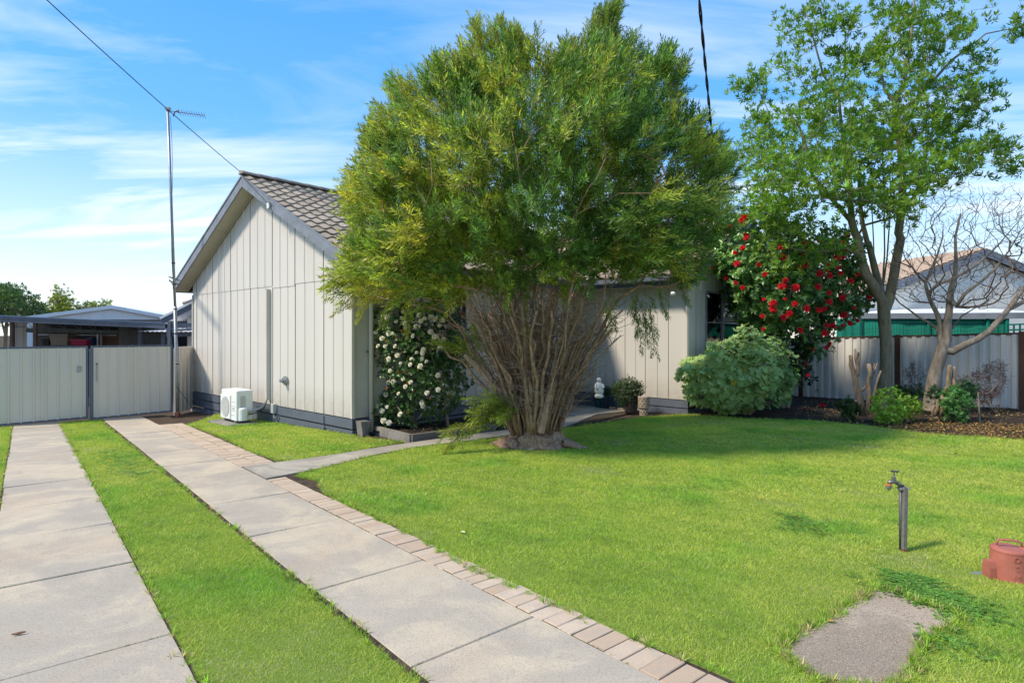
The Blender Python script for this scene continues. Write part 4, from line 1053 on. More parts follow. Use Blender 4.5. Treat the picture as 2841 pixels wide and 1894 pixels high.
# ------------------------------------------------------------------ plants: branch skeletons and leaves
class Skel:
    def __init__(s): s.P = []; s.par = []; s.fix = []
    def line(s, pts, start=None, rad=None, step=.3):
        """traced limb; returns node ids"""
        ids = []; prev = start
        pts = [Vector(p) for p in pts]; rr = rad or [None] * len(pts)
        if isinstance(rad, tuple): rr = [rad[0] + (rad[1] - rad[0]) * i / (len(pts) - 1) for i in range(len(pts))]
        for i, p in enumerate(pts):
            s.P.append(np.array(p)); s.par.append(-1 if prev is None else prev); s.fix.append(rr[i]); prev = len(s.P) - 1; ids.append(prev)
        return ids
    def grow(s, targets, step=.35, base=None, jit=.12, back=.9, minidx=0, grav=0.0):
        T = np.array(targets); order = np.argsort(np.linalg.norm(T - (base if base is not None else s.P[0]), axis=1))
        tips = []
        P = np.array(s.P); PD = np.zeros_like(P)
        for i, q in enumerate(s.par): PD[i] = (P[i] - P[q]) if q >= 0 else (0, 0, 1)
        PD /= np.maximum(np.linalg.norm(PD, axis=1)[:, None], 1e-6)
        cap = len(P) + len(T) * 14; PP = np.zeros((cap, 3)); DD = np.zeros((cap, 3)); PP[:len(P)] = P; DD[:len(P)] = PD; n = len(P)
        for ti in order:
            t = T[ti]; dv = t - PP[minidx:n]; dist = np.linalg.norm(dv, axis=1) + 1e-6
            cosv = (dv * DD[minidx:n]).sum(1) / dist
            j = int(np.argmin(dist * (1 + back * (1 - cosv)))) + minidx
            p0 = PP[j]; d0 = DD[j]; L = np.linalg.norm(t - p0)
            k = max(1, min(12, int(L / step))); prev = j
            for i in range(1, k + 1):
                f = i / k; ctrl = p0 + d0 * L * .38
                q = (1 - f) ** 2 * p0 + 2 * f * (1 - f) * ctrl + f * f * t
                if i < k: q = q + rng.normal(size=3) * jit * step * .5
                PP[n] = q; dd = q - PP[prev]; DD[n] = dd / (np.linalg.norm(dd) + 1e-9)
                s.P.append(q); s.par.append(prev); s.fix.append(None); prev = n; n += 1
            tips.append((prev, ti))
        return tips
    def radii(s, tip=.004, ex=2.2, mx=.2):
        n = len(s.P); a = np.zeros(n); ch = [[] for _ in range(n)]
        for i, q in enumerate(s.par):
            if q >= 0: ch[q].append(i)
        for i in range(n - 1, -1, -1):
            v = sum(a[c] for c in ch[i]); a[i] = v if v > 0 else tip ** ex
        r_ = np.minimum(a ** (1 / ex), mx)
        for i, f in enumerate(s.fix):
            if f is not None: r_[i] = f
        return r_, ch
    def mesh(s, tip=.004, ex=2.2, mx=.2, lo=0, hi=1e9, n=5, start=0):
        r_, ch = s.radii(tip, ex, mx); mb = MB(); used = set()
        roots = [i for i, q in enumerate(s.par) if q < 0]
        stack = [(None, rt) for rt in roots]
        while stack:
            frm, i = stack.pop(); pts, rad = [], []
            if frm is not None: pts.append(s.P[frm]); rad.append(min(r_[frm], r_[i] * 1.15))
            while True:
                pts.append(s.P[i]); rad.append(r_[i])
                c = ch[i]
                if not c: break
                c = sorted(c, key=lambda x: -r_[x]); 
                for o_ in c[1:]: stack.append((i, o_))
                i = c[0]
            if len(pts) > 1 and lo <= max(rad) < hi: mb.tube(pts, rad, n if max(rad) > .02 else (4 if max(rad) > .008 else 3), cap=False)
        return mb
def V3(v): return (v.x, v.y, v.z)
def fold(length, wid, bend=.15, n=2):
    """leaf blade along +Z, in the XZ plane, folded a little along the midrib"""
    return None
def whorl(nl, length, width, spread, zspan, jit=.15, segs=1, droop=0.0, seed=0, outer=1.0):
    """a shoot along +Z with nl leaves around it: (verts, quads)"""
    rg = np.random.default_rng(seed); V = []; Fq = []
    for i in range(nl):
        f = (i + .5) / nl; az = i * 2.399 + rg.uniform(-.3, .3); el = spread * (1 - .55 * f) * (1 + rg.uniform(-jit, jit)) 
        L = length * (1 - .25 * abs(f - .5)) * (1 + rg.uniform(-jit, jit)); wd = width * (1 + rg.uniform(-jit, jit))
        ax = np.array([math.cos(az) * math.sin(el), math.sin(az) * math.sin(el), math.cos(el)])
        side = np.cross(ax, [math.cos(az), math.sin(az), 0.001]); side /= np.linalg.norm(side) + 1e-9
        if abs(side[2]) > .99: side = np.array([1., 0, 0])
        up = np.cross(side, ax); b = np.array([0, 0, zspan * f]); o = len(V)
        if segs == 1:
            V += [b, b + ax * L * .45 + side * wd / 2 + up * wd * .12, b + ax * L, b + ax * L * .45 - side * wd / 2 + up * wd * .12]; Fq.append((o, o + 1, o + 2, o + 3))
        else:
            m1 = b + ax * L * .35; m2 = b + ax * L * .75 + np.array([0, 0, -droop * L * .2]); t = b + ax * L + np.array([0, 0, -droop * L * .45])
            V += [b, m1 + side * wd / 2 + up * wd * .18, m2 + side * wd * .38 + up * wd * .12, t, m2 - side * wd * .38 + up * wd * .12, m1 - side * wd / 2 + up * wd * .18, m1, m2]
            Fq += [(o, o + 1, o + 2, o + 7), (o, o + 7, o + 4, o + 5), (o + 7, o + 2, o + 3, o + 4)] if segs == 2 else [(o, o + 1, o + 2, o + 3)]
    return np.array(V), np.array(Fq)
def colours(base, npos, nleafv, var=.18, leafvar=.15, shift=None):
    c = np.asarray(base); c = np.repeat(c[None], npos, 0) if c.ndim == 1 else c
    c = c * (1 + rng.normal(size=(npos, 1)) * var) * (1 + rng.normal(size=(npos, 3)) * .05)
    C = np.repeat(c[:, None], nleafv, 1)
    return np.clip(C.reshape(-1, 3), .004, .9)
def leafvary(C, nv, per, var=.16):
    """vary colour leaf by leaf: per verts each"""
    k = len(C) // per; f = 1 + rng.normal(size=(k, 1)) * var
    return np.clip(C.reshape(k, per, 3) * f[:, None], .004, .9).reshape(-1, 3)
def foliage(name, pos, dirs, scl, templates, base, mat, parent, per, var=.18, lv=.16, kind='stuff', **k):
    pos = np.asarray(pos); dirs = np.asarray(dirs); n = len(pos); base = np.asarray(base)
    base = np.repeat(base[None], n, 0) if base.ndim == 1 else base
    idx = rng.integers(0, len(templates), n); VV, FF, CC = [], [], []; off = 0
    for t, (tv, tf) in enumerate(templates):
        m = idx == t
        if not m.any(): continue
        V, Fc = scatter(tv, tf, pos[m], frames(dirs[m]), scl[m]); C = colours(base[m], m.sum(), len(tv), var)
        C = leafvary(C, len(tv), per, lv); VV.append(V); FF.append(Fc + off); CC.append(C); off += len(V)
    return bigmesh(name, np.concatenate(VV), 4, np.concatenate(FF), np.concatenate(CC), mat, parent, kind=kind, **k)
def crown_points(poly, y0, depth, n, shell=.5, flat=1.0, seed=0, rim=.9, xy=None, clump=None):
    """random points filling a crown whose outline at distance y0 is poly (source pixels); thickness falls to nothing at the rim"""
    rg = np.random.default_rng(seed); pl = np.array(poly, float); out = []
    mn, mxx = pl.min(0), pl.max(0); area = None
    c = rg.uniform(mn, mxx, (n * 8, 2)); c = c[inpoly(c, poly)]
    ed = edgedist(c, poly); emax = ed.max(); th = np.sqrt(np.clip(1 - (1 - np.clip(ed / (emax * rim), 0, 1)) ** 2, 0, 1))
    u = rg.uniform(-1, 1, len(c)); k = np.sign(u) * (np.abs(u) ** shell)
    dy = k * depth * th; 
    # hold the outline at y0: world x,z come from the y0 plane, pulled in slightly for nearer points
    Y = y0 + dy; kk = np.minimum(Y / y0, 1); X = (c[:, 0] - CX) / F * y0 * kk; Z = EYE - (c[:, 1] - CY) / F * y0 * kk
    q = np.c_[X, Y, Z]; surf = np.abs(k) * th + (1 - th)
    return q[:n], surf[:n], c[:n]

# ---- the big multi-stemmed bottlebrush
BY = 9.75
bb_poly = [(925, 800), (905, 785), (955, 745), (972, 700), (966, 640), (972, 580), (968, 520), (985, 492), (1010, 440), (1018, 385), (1060, 325), (1078, 250), (1120, 240), (1160, 215), (1195, 208), (1225, 185), (1283, 170), (1312, 70), (1345, 105), (1392, 68), (1412, 110), (1440, 98), (1462, 150), (1490, 100), (1520, 165), (1545, 185), (1570, 135), (1600, 140), (1640, 150), (1657, 45), (1690, 50), (1708, 14), (1712, 60), (1690, 110), (1720, 140), (1748, 118), (1790, 140), (1800, 180), (1850, 148), (1862, 200), (1900, 178), (1890, 260), (1905, 320), (1945, 322), (1940, 370), (1985, 395), (2010, 430), (2030, 520), (2040, 570), (2010, 640), (1985, 690), (1940, 740), (1930, 790), (1890, 770), (1850, 800), (1790, 790), (1720, 830), (1640, 800), (1560, 845), (1480, 820), (1400, 850), (1330, 835), (1270, 870), (1215, 850), (1180, 870), (1140, 850), (1090, 825), (1040, 860), (1000, 835), (955, 860)]
bb = empty('bottlebrush_tree', onground(.40, 9.7), 'huge bushy multi-stemmed bottlebrush tree standing on the lawn in front of the cottage', 'tree')
cpts, surf, _ = crown_points(bb_poly, BY, 2.3, 2600, shell=.55, seed=3)
cpts[:, 2] += 0; 
root = np.array([.40, 9.7, gz(.4, 9.7) + .25])
crown_c = np.array([.55, BY, 3.2])
sk = Skel()
stem_ids = []
nst = 115
stems = []
for i in range(nst):
    a = i * 2.399 + rnd.uniform(-.5, .5); rr_ = math.sqrt((i + .5) / nst)
    b0 = root + np.array([math.cos(a) * .38 * rr_, math.sin(a) * .30 * rr_, -.05])
    lean = 1.14 * rr_ * rnd.uniform(.8, 1.15)
    H = rnd.uniform(2.0, 2.9) * (1 - .22 * rr_)
    p1 = b0 + np.array([math.cos(a) * lean * .16, math.sin(a) * lean * .16, H * .32]); p2 = b0 + np.array([math.cos(a) * lean * .55, math.sin(a) * lean * .5, H * .68]); p3 = b0 + np.array([math.cos(a) * lean * 1.0, math.sin(a) * lean * .85, H])
    P = []
    for f in LS(0, 1, 9):
        q = (1 - f) ** 3 * b0 + 3 * f * (1 - f) ** 2 * p1 + 3 * f * f * (1 - f) * p2 + f ** 3 * p3
        P.append(q + rng.normal(size=3) * .034 * (f > 0))
    rad0 = rnd.choice((rnd.uniform(.012, .020), rnd.uniform(.018, .028), rnd.uniform(.028, .046))); rads = [rad0 * (1 - .5 * f) for f in LS(0, 1, 9)]
    ids = sk.line(P, None, rads); stem_ids += ids; stems.append((P, rads))
    build('stem', MB().tube(P, rads, 7), bark_bb, bb, smooth=True)
nseed = len(sk.P)
keep = rng.permutation(len(cpts))[:750]
for i in range(nseed):                                  # only the upper half of each stem sends out branches
    pass
tips = sk.grow(cpts[keep], step=.3, base=root, jit=.25, back=1.1)
# branches without the stems themselves
rads_, chs = sk.radii(.0045, 2.3, .028)
mb = MB()
stack = []
for i, q in enumerate(sk.par):
    if i >= nseed and q < nseed: stack.append((q, i))
while stack:
    frm, i = stack.pop(); pts, rad = [sk.P[frm]], [min(rads_[i], .028)]
    while True:
        pts.append(sk.P[i]); rad.append(min(rads_[i], .03)); c = sorted(chs[i], key=lambda x: -rads_[x])
        if not c: break
        for o_ in c[1:]: stack.append((i, o_))
        i = c[0]
    mb.tube(pts, rad, 5 if rad[0] > .012 else 4, cap=False)
build('branches', mb, bark_bb, bb, kind='stuff', fix=False)
# leafy shoots, gathered into sprays
sh_t = [whorl(20, .092, .0175, 1.0, .24, .28, seed=k) for k in range(6)]
ns = 17500
inn = np.where(edgedist(np.c_[cpts[:, 0] / BY * F + CX, CY - (cpts[:, 2] - EYE) / BY * F], bb_poly) > 38)[0][:760]; ci = inn[rng.integers(0, len(inn), ns)]; spr = cpts[ci]; cdir = rng.normal(size=(len(cpts), 3)) * .55; cty = rng.uniform(-.5, .5, len(cpts))
along_ = rng.uniform(-.28, .22, (ns, 1)); cax = (cpts - crown_c); cax /= np.linalg.norm(cax, axis=1)[:, None]; cax = cax + cdir + np.array([0, 0, .45]); cax /= np.linalg.norm(cax, axis=1)[:, None]
offs = rng.normal(size=(ns, 3)) * .095 + cax[ci] * along_
pos = spr + offs; cdd = cax[ci]; ctt = cty[ci]
U = (pos[:, 0] / np.maximum(pos[:, 1], 1)) * F + CX; Vv = CY - (pos[:, 2] - EYE) / np.maximum(pos[:, 1], 1) * F
uv = np.c_[pos[:, 0] / BY * F + CX, CY - (pos[:, 2] - EYE) / BY * F]
ok = inpoly(np.c_[U, Vv], bb_poly); pos = pos[ok]; cdd = cdd[ok]; ctt = ctt[ok]
# hollow centre and low middle stay open so that the stems show
rel = (pos - crown_c) / np.array([3.0, 2.4, 2.2]); rad_ = np.linalg.norm(rel, axis=1)
gapn = vnoise(pos, 1.9, 1)
keepm = (rng.uniform(size=len(pos)) < np.clip(.42 + .9 * rad_ ** 1.5, 0, 1)) & (gapn > -.70) & (vnoise(pos, 3.6, 3) > -.55 - .5 * (rad_ < .7))
pos = pos[keepm]; rel = rel[keepm]; cdd = cdd[keepm]; ctt = ctt[keepm]
dirs = cdd * 1.2 + np.array([0, 0, .1]) + rng.normal(size=pos.shape) * .30
# lower skirt droops
lowm = pos[:, 2] < 2.2; dirs[lowm, 2] -= .9
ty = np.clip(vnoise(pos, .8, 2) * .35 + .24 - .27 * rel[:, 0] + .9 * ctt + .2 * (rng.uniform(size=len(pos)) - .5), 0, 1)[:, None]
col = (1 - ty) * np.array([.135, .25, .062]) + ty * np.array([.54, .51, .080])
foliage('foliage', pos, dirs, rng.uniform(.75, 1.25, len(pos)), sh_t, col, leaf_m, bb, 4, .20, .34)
# upright wands at the top and trailing sprays at the side
wands = []
for (u, v, y) in [(1312, 66, 9.7), (1390, 66, 9.9), (1438, 96, 9.5), (1490, 98, 9.8), (1570, 133, 9.6), (1655, 40, 9.7), (1712, 12, 9.9), (1748, 118, 9.4), (1775, 128, 9.9), (1850, 146, 9.7), (1898, 178, 9.8), (1283, 168, 9.9), (1195, 205, 9.6), (1118, 232, 9.8), (1080, 246, 9.7), (1225, 180, 9.5), (1945, 322, 9.7), (985, 480, 9.8), (1020, 375, 9.7), (1062, 320, 9.6), (1615, 118, 9.8), (1520, 150, 9.5)]:
    t = pt(u, v, y); a = t + (Vector(crown_c) - t).normalized() * 1.1 + Vector((0, 0, -.25)); wands.append((a, t, 1))
_bp = np.array(bb_poly, float)
for k in range(270):
    i = rnd.randrange(len(bb_poly)); a_, b_ = _bp[i], _bp[(i + 1) % len(bb_poly)]; m_ = a_ + (b_ - a_) * rnd.random(); o_ = (m_ - np.array([1500, 500])); o_ /= np.linalg.norm(o_)
    if m_[1] > 780: continue
    m_ = m_ + o_ * rnd.uniform(-26, 10) + np.array([0, rnd.uniform(-16., 2) if m_[1] < 400 else 0.]); t = pt(m_[0], m_[1], 9.75 + rnd.uniform(-.35, .35)); wands.append((t + (Vector(crown_c) - t).normalized() * rnd.uniform(.35, .7) + Vector((0, 0, -.12)), t, 1))
for (u, v, y) in [(2062, 425, 9.7), (2045, 520, 9.7), (2048, 575, 9.5), (2030, 640, 9.6), (1010, 432, 9.7), (966, 490, 9.8)]:
    t = pt(u, v, y); a = t + (Vector(crown_c) - t).normalized() * 1.0; wands.append((a, t, 1))
for (u, v, y, u2, v2) in [(945, 850, 9.7, 1060, 780), (925, 792, 9.7, 1050, 750), (1000, 865, 9.6, 1080, 790), (1815, 965, 9.5, 1800, 790), (1780, 940, 9.4, 1745, 800), (1795, 900, 9.6, 1760, 780), (1700, 900, 9.3, 1690, 800), (1460, 900, 8.9, 1450, 800), (1130, 900, 9.0, 1150, 800), (1070, 880, 9.3, 1120, 790), (1840, 860, 9.6, 1830, 760), (1900, 820, 9.7, 1880, 740)]:
    wands.append((pt(u2, v2, y), pt(u, v, y), -1))
# low leafy tuft left of the stems
for k in range(9):
    u = rnd.uniform(1225, 1420); v = rnd.uniform(1090, 1260) - (u - 1215) * .12; y = 9.2 + rnd.uniform(-.3, .3); wands.append((pt(1440, 1150, 9.5), pt(u, v, y), -1))
for k in range(4): wands.append((pt(1350, 1010, 9.4), pt(rnd.uniform(1210, 1330), rnd.uniform(930, 1060), 9.3), -1))
wp, wd, wb = [], [], MB()
for a, b, sg in wands:
    L = (b - a).length; n_ = max(4, int(L / .055)); ctrl = a.lerp(b, .5) + Vector((rnd.uniform(-.1, .1), 0, .12 * L if sg < 0 else 0))
    path_ = [(1 - f) ** 2 * a + 2 * f * (1 - f) * ctrl + f * f * b for f in LS(0, 1, n_)]
    wb.tube(path_[::3] + [path_[-1]], [.007] * (len(path_[::3])) + [.003], 4, cap=False)
    for i in range(int(n_ * .3), n_):
        t_ = (path_[min(i + 1, n_ - 1)] - path_[i - 1]).normalized()
        for q in range(2): wp.append(tuple(path_[i] + Vector(rng.normal(size=3) * .035 * (1.6 - i / n_)))); wd.append(tuple(t_ + Vector(rng.normal(size=3) * .35)))
wp, wd = np.array(wp), np.array(wd)
ty = np.clip(.35 - .12 * wp[:, 0] + .4 * (rng.uniform(size=len(wp)) - .5), 0, 1)[:, None]
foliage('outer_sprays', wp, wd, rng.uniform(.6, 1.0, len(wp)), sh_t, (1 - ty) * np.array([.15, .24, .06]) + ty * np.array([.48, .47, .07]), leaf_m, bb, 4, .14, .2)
build('spray_twigs', wb, bark_twig, bb, kind='stuff', fix=False)
# dry twigs tangled between the stems
tw = MB()
for i in range(2600):
    P, rd = rnd.choice(stems); f = rnd.uniform(.15, .98); k = int(f * 8); p = Vector(P[min(k, 8)]).lerp(Vector(P[min(k + 1, 8)]), f * 8 - k)
    dd = Vector(rng.normal(size=3)); dd.z = abs(dd.z) * .5 + .25; dd.normalize(); L = rnd.uniform(.2, .6)
    q1 = p + dd * L * .5 + Vector(rng.normal(size=3) * .04); q2 = p + dd * L + Vector(rng.normal(size=3) * .07)
    tw.tube([p, q1, q2], [.0065, .0048, .003], 3, cap=False)
build('dry_twigs', tw, bark_twig, bb, kind='stuff', fix=False)
# cut stub, knobbly base and roots
for (a, b, r0) in ((pt(1500, 1200, 9.15), pt(1540, 1000, 9.2), .05), (pt(1420, 1080, 9.3), pt(1380, 990, 9.2), .045), (pt(1375, 1080, 9.3), pt(1290, 985, 9.2), .04)):
    build('stem', MB().tube([a, a.lerp(b, .5) + Vector((.02, 0, 0)), b], [r0 * 1.1, r0, r0 * .9], 8), bark_bb, bb); build('cut_end', MB().lathe(b, [(.001, 0), (r0 * .88, 0), (r0 * .86, .006), (.001, .006)], 10, b - a), cutwood, bb)
import bmesh
def lumpy(c, rx, ry, rz, seed, amp, fl=0, sub=4):
    bm = bmesh.new(); bmesh.ops.create_icosphere(bm, subdivisions=sub, radius=1); mb = MB(); c = Vector(c)
    for v in bm.verts:
        p = v.co.copy(); a = math.atan2(p.y, p.x); flare = 1 + max(0, -p.z) * fl * (.6 + .5 * math.sin(a * 5 + seed) + .3 * math.sin(a * 9 + seed * 2))
        n_ = mnoise.noise(p * 2.1 + Vector((seed, 0, 0))) * amp + mnoise.noise(Vector((p.x * 9, p.y * 9, p.z * 2.5)) + Vector((seed, 3, 0))) * amp * .45
        p *= (1 + n_); v.co = Vector((p.x * rx * flare, p.y * ry * flare, p.z * rz)) + c
    bm.verts.index_update(); mb.v = [tuple(v.co) for v in bm.verts]; mb.f = [tuple(v.index for v in f.verts) for f in bm.faces]; bm.free(); return mb
tb = lumpy((.48, 9.6, gz(.5, 9.6) + .04), .40, .36, .25, 4.2, .45, .42)
l2 = lumpy((.02, 9.62, gz(0, 9.6) + .02), .26, .24, .16, 1.2, .5, .4); tb.add(l2.v, l2.f)
build('trunk_base', tb, bark_bb, bb, smooth=True)
for k in range(5):
    a = rnd.uniform(0, 6.28); c = Vector((.42 + .50 * math.cos(a), 9.62 + .45 * math.sin(a), 0)); e_ = Vector((.42 + .95 * math.cos(a), 9.62 + .72 * math.sin(a), 0))
    build('root', MB().tube([Vector((c.x, c.y, gz(c.x, c.y) + .11)), c.lerp(e_, .5) + Vector((0, 0, gz(c.x, c.y) + .045)), Vector((e_.x, e_.y, gz(e_.x, e_.y) - .02))], [.07, .035, .012], 7), bark_bb, bb, smooth=True)

# ---- the tall open tree on the right
TY = 14.7
tt_ = empty('shade_tree', onground(9.5, TY), 'tall leafy tree with mossy forked grey trunk rising from the garden bed', 'tree')
q6 = lambda x, y, d_=0: pt(2141 + x / 2.613, 650 + y / 2.613, TY + d_)
q2 = lambda x, y, d_=0: pt(1941 + x / 2.24, y / 2.24, TY + d_)
sk = Skel()
tr0 = sk.line([q6(800, 1290), q6(818, 1100), q6(832, 950), q6(830, 800), q6(820, 680), q6(812, 560)], None, [.21, .16, .145, .14, .14, .145])
lims = [([q6(800, 480, -.1), q6(740, 380, -.2), q6(680, 280, -.2), q6(640, 150, -.2), q6(620, 20, -.2), q2(965, 1450, -.2), q2(945, 1380, -.2)], (.125, .085)),
        ([q6(798, 450, .2), q6(760, 300, .3), q6(730, 180, .3), q6(700, 60, .3), q2(1040, 1500, .3), q2(1010, 1380, .3), q2(990, 1200, .4), q2(1000, 1000, .5)], (.095, .04)),
        ([q6(850, 480, .1), q6(880, 330, .2), q6(905, 180, .2), q6(935, 30, .2), q2(1235, 1450, .2), q2(1255, 1300, .2), q2(1262, 1150, .1), q2(1255, 1000, .1), q2(1238, 850, 0), q2(1225, 720, 0), q2(1215, 640, -.1)], (.12, .065))]
ends = []
for pts_, rd in lims: ends.append(sk.line(pts_, tr0[-1], rd))
L1 = sk.line([q2(850, 1270, -.4), q2(760, 1160, -.5), q2(700, 1090, -.6), q2(660, 900, -.7), q2(620, 790, -.8), q2(560, 700, -.8)], ends[0][-1], (.05, .02))
L2_ = sk.line([q2(935, 1200, .1), q2(930, 1060, .2), q2(895, 880, .3), q2(875, 720, .3), q2(865, 600, .3), q2(905, 480, .3)], ends[0][-1], (.055, .025))
L3_ = sk.line([q2(745, 750, -.8), q2(735, 1000, -.7)][::-1], L1[2], (.018, .012))
sk.line([q2(1270, 520, -.3), q2(1290, 400, -.3), q2(1310, 250, -.4), q2(1330, 90, -.4), q2(1340, -80, -.4)], ends[2][-1], (.05, .015))
sk.line([q2(1150, 560, .2), q2(1120, 400, .3), q2(1100, 260, .3)], ends[2][-1], (.035, .012))
sk.line([q2(1400, 560, .3), q2(1560, 380, .4), q2(1680, 290, .5), q2(1780, 210, .5), q2(1960, 175, .5)], ends[2][-2], (.04, .010))
sk.line([q2(1330, 1230, .4), q2(1370, 1150, .6), q2(1480, 1060, .7), q2(1600, 1000, .8)], ends[2][5], (.035, .014))
sk.line([q2(770, 470, -.3), q2(720, 290, -.4), q2(690, 180, -.4), q2(660, 70, -.4)], L2_[-2], (.025, .009))
sk.line([q2(905, 380, .3), q2(905, 200, .3), q2(880, 100, .3), q2(830, -20, .3)], L2_[-1], (.02, .006))
sk.line([q6(520, 95, -.9), q6(400, 120, -1.1), q6(270, 130, -1.2), q6(120, 95, -1.3)], ends[0][3], (.04, .015))
for a_, b_ in (((1145, 1200), (1150, 1568)), ((1190, 1250), (1165, 1600)), ((1080, 1480), (1085, 1640))):
    sk.line([q2(*b_, .6), q2(*a_, .5), q2(a_[0] - 10, a_[1] - 200, .4)], ends[1][0], (.02, .012))
tree_polys = [([(2045, 250), (2040, 236), (2090, 190), (2130, 200), (2140, 235), (2105, 262), (2070, 262), (2085, 285), (2065, 285)], .3, 14),
    ([(2150, 160), (2178, 125), (2175, 45), (2230, 20), (2262, 5), (2300, 35), (2330, 20), (2330, 100), (2270, 110), (2240, 130), (2230, 190), (2200, 230), (2155, 200)], .8, 40),
    ([(2360, 35), (2390, 35), (2385, 90), (2345, 95), (2355, 60)], .3, 8), ([(2330, 125), (2350, 130), (2345, 170), (2320, 165)], .3, 6),
    ([(2430, 130), (2445, 60), (2440, -30), (2640, -40), (2645, 40), (2680, 50), (2760, 0), (2778, 30), (2740, 75), (2640, 110), (2600, 160), (2500, 175), (2380, 170), (2365, 130)], 1.4, 105),
    ([(2690, 110), (2735, 155), (2735, 195), (2700, 185)], .4, 9), ([(2800, 78), (2880, 30), (2890, 100), (2820, 95)], .4, 10),
    ([(2110, 305), (2150, 270), (2220, 250), (2260, 200), (2330, 170), (2440, 150), (2600, 160), (2700, 200), (2775, 215), (2775, 270), (2760, 320), (2735, 350), (2640, 380), (2560, 400), (2480, 400), (2400, 430), (2300, 430), (2200, 460), (2130, 470), (2070, 390), (2090, 340)], 2.0, 330),
    ([(2125, 400), (2300, 410), (2500, 400), (2640, 375), (2730, 370), (2790, 385), (2835, 400), (2840, 465), (2780, 480), (2700, 478), (2620, 505), (2545, 545), (2535, 610), (2500, 630), (2420, 560), (2330, 560), (2250, 580), (2150, 620), (2090, 600), (2085, 530), (2075, 470)], 1.7, 300),
    ([(2090, 560), (2210, 580), (2300, 620), (2380, 650), (2370, 690), (2280, 740), (2230, 780), (2160, 760), (2120, 720), (2100, 640)], .9, 55)]
tp_all = []
for k, (pl, dep, n_) in enumerate(tree_polys):
    q, _, _ = crown_points(pl, TY if k < 8 else TY - 1.0, dep, n_, shell=.8, seed=20 + k); tp_all.append(q)
tpp = np.concatenate(tp_all)
tips = sk.grow(tpp, step=.32, base=np.array(sk.P[tr0[-1]]), jit=.3, back=.7, minidx=tr0[-1])
mbt = sk.mesh(.0045, 2.35, .11, lo=.030, n=9); build('trunk', mbt, bark_grey, tt_, smooth=True, fix=False)
mbt = sk.mesh(.0045, 2.35, .11, lo=.010, hi=.030, n=6); build('limbs', mbt, bark_grey, tt_, smooth=True, fix=False, kind='stuff')
mbt = sk.mesh(.0045, 2.35, .11, lo=0, hi=.010, n=4); build('twigs', mbt, bark_twig, tt_, fix=False, kind='stuff')
lw_t = [whorl(9, .140, .040, 1.2, .05, .25, segs=1, seed=40 + k) for k in range(6)]
cnt = 6; pos = np.repeat(tpp, cnt, 0) + rng.normal(size=(len(tpp) * cnt, 3)) * np.array([.15, .15, .12])
keepm = vnoise(pos, 2.4, 3) > -.75; pos = pos[keepm]
dirs = np.array([[0, 0, .8]]) + rng.normal(size=pos.shape) * .55 + (pos - np.array([9.5, TY, 5])) * .08
ty = np.clip(.5 + vnoise(pos, 1.1, 1) * .45 - .06 * (pos[:, 0] - 9.5) + .2 * (rng.uniform(size=len(pos)) - .5), 0, 1)[:, None]
foliage('foliage', pos, dirs, rng.uniform(.8, 1.2, len(pos)), lw_t, (1 - ty) * np.array([.080, .18, .036]) + ty * np.array([.22, .36, .048]), leaf_m, tt_, 4, .12, .2)

# ---- flowers
def bloom(nl, R, cup, seed, c_in, c_out, per=3):
    """rosette of rounded petals opening to +Z"""
    rg = np.random.default_rng(seed); mb = MB(); cols = []
    for ring_ in range(per):
        f = ring_ / max(1, per - 1); el = .25 + (1.15 - cup * .3) * (1 - f) ; nn_ = max(4, int(nl * (1 - .3 * f)))
        for i in range(nn_):
            az = 6.283 * i / nn_ + ring_ * .5 + rg.uniform(-.15, .15); L = R * (1 - .35 * f) * rg.uniform(.85, 1.1); wd = L * .8
            ax = Vector((math.cos(az) * math.sin(el), math.sin(az) * math.sin(el), math.cos(el))); sd_ = Vector((-math.sin(az), math.cos(az), 0)); up = sd_.cross(ax)
            b = Vector((0, 0, .25 * R * f)); o = len(mb.v)
            mb.v += [tuple(p) for p in (b, b + ax * L * .6 + sd_ * wd / 2 - up * L * .12, b + ax * L + sd_ * wd * .22, b + ax * L - sd_ * wd * .22, b + ax * L * .6 - sd_ * wd / 2 - up * L * .12, b + ax * L * .62 - up * L * .2)]
            mb.f += [(o, o + 1, o + 5), (o + 1, o + 2, o + 5), (o + 2, o + 3, o + 5), (o + 3, o + 4, o + 5), (o + 4, o, o + 5)]
            k_ = rg.uniform(.85, 1.12); cols += [c_in] + [tuple(min(1, x * k_) for x in c_out)] * 5
    me = mesh_of(mb, 'flower', petal_m); ca = me.color_attributes.new('Col', 'FLOAT_COLOR', 'POINT')
    ca.data.foreach_set('color', np.c_[np.array(cols), np.ones(len(cols))].astype(np.float32).ravel()); return me
red_b = [bloom(8, .058, .5, k, (.22, .004, .010), (.62, .012, .022), 4) for k in range(3)]
whi_b = [bloom(8, .048, .5, 10 + k, (.62, .52, .20), (.80, .77, .62), 4) for k in range(3)] + [bloom(7, .040, .9, 17, (.45, .33, .16), (.52, .36, .19), 3)]
def put_flowers(me_list, pts, dirs, par, scl=(.8, 1.2), nm='flower'):
    for p, d_ in zip(pts, dirs):
        R = Vector(d_).to_track_quat('Z', 'Y').to_matrix().to_4x4() @ Matrix.Rotation(rnd.uniform(0, 6.28), 4, 'Z') @ Matrix.Scale(rnd.uniform(*scl), 4)
        M4 = Matrix.Translation(Vector(p)) @ R; place(nm, rnd.choice(me_list), M4, par)
broad = lambda L, wd, n_, sp, z, k: whorl(n_, L, wd, sp, z, .22, segs=1, seed=k)
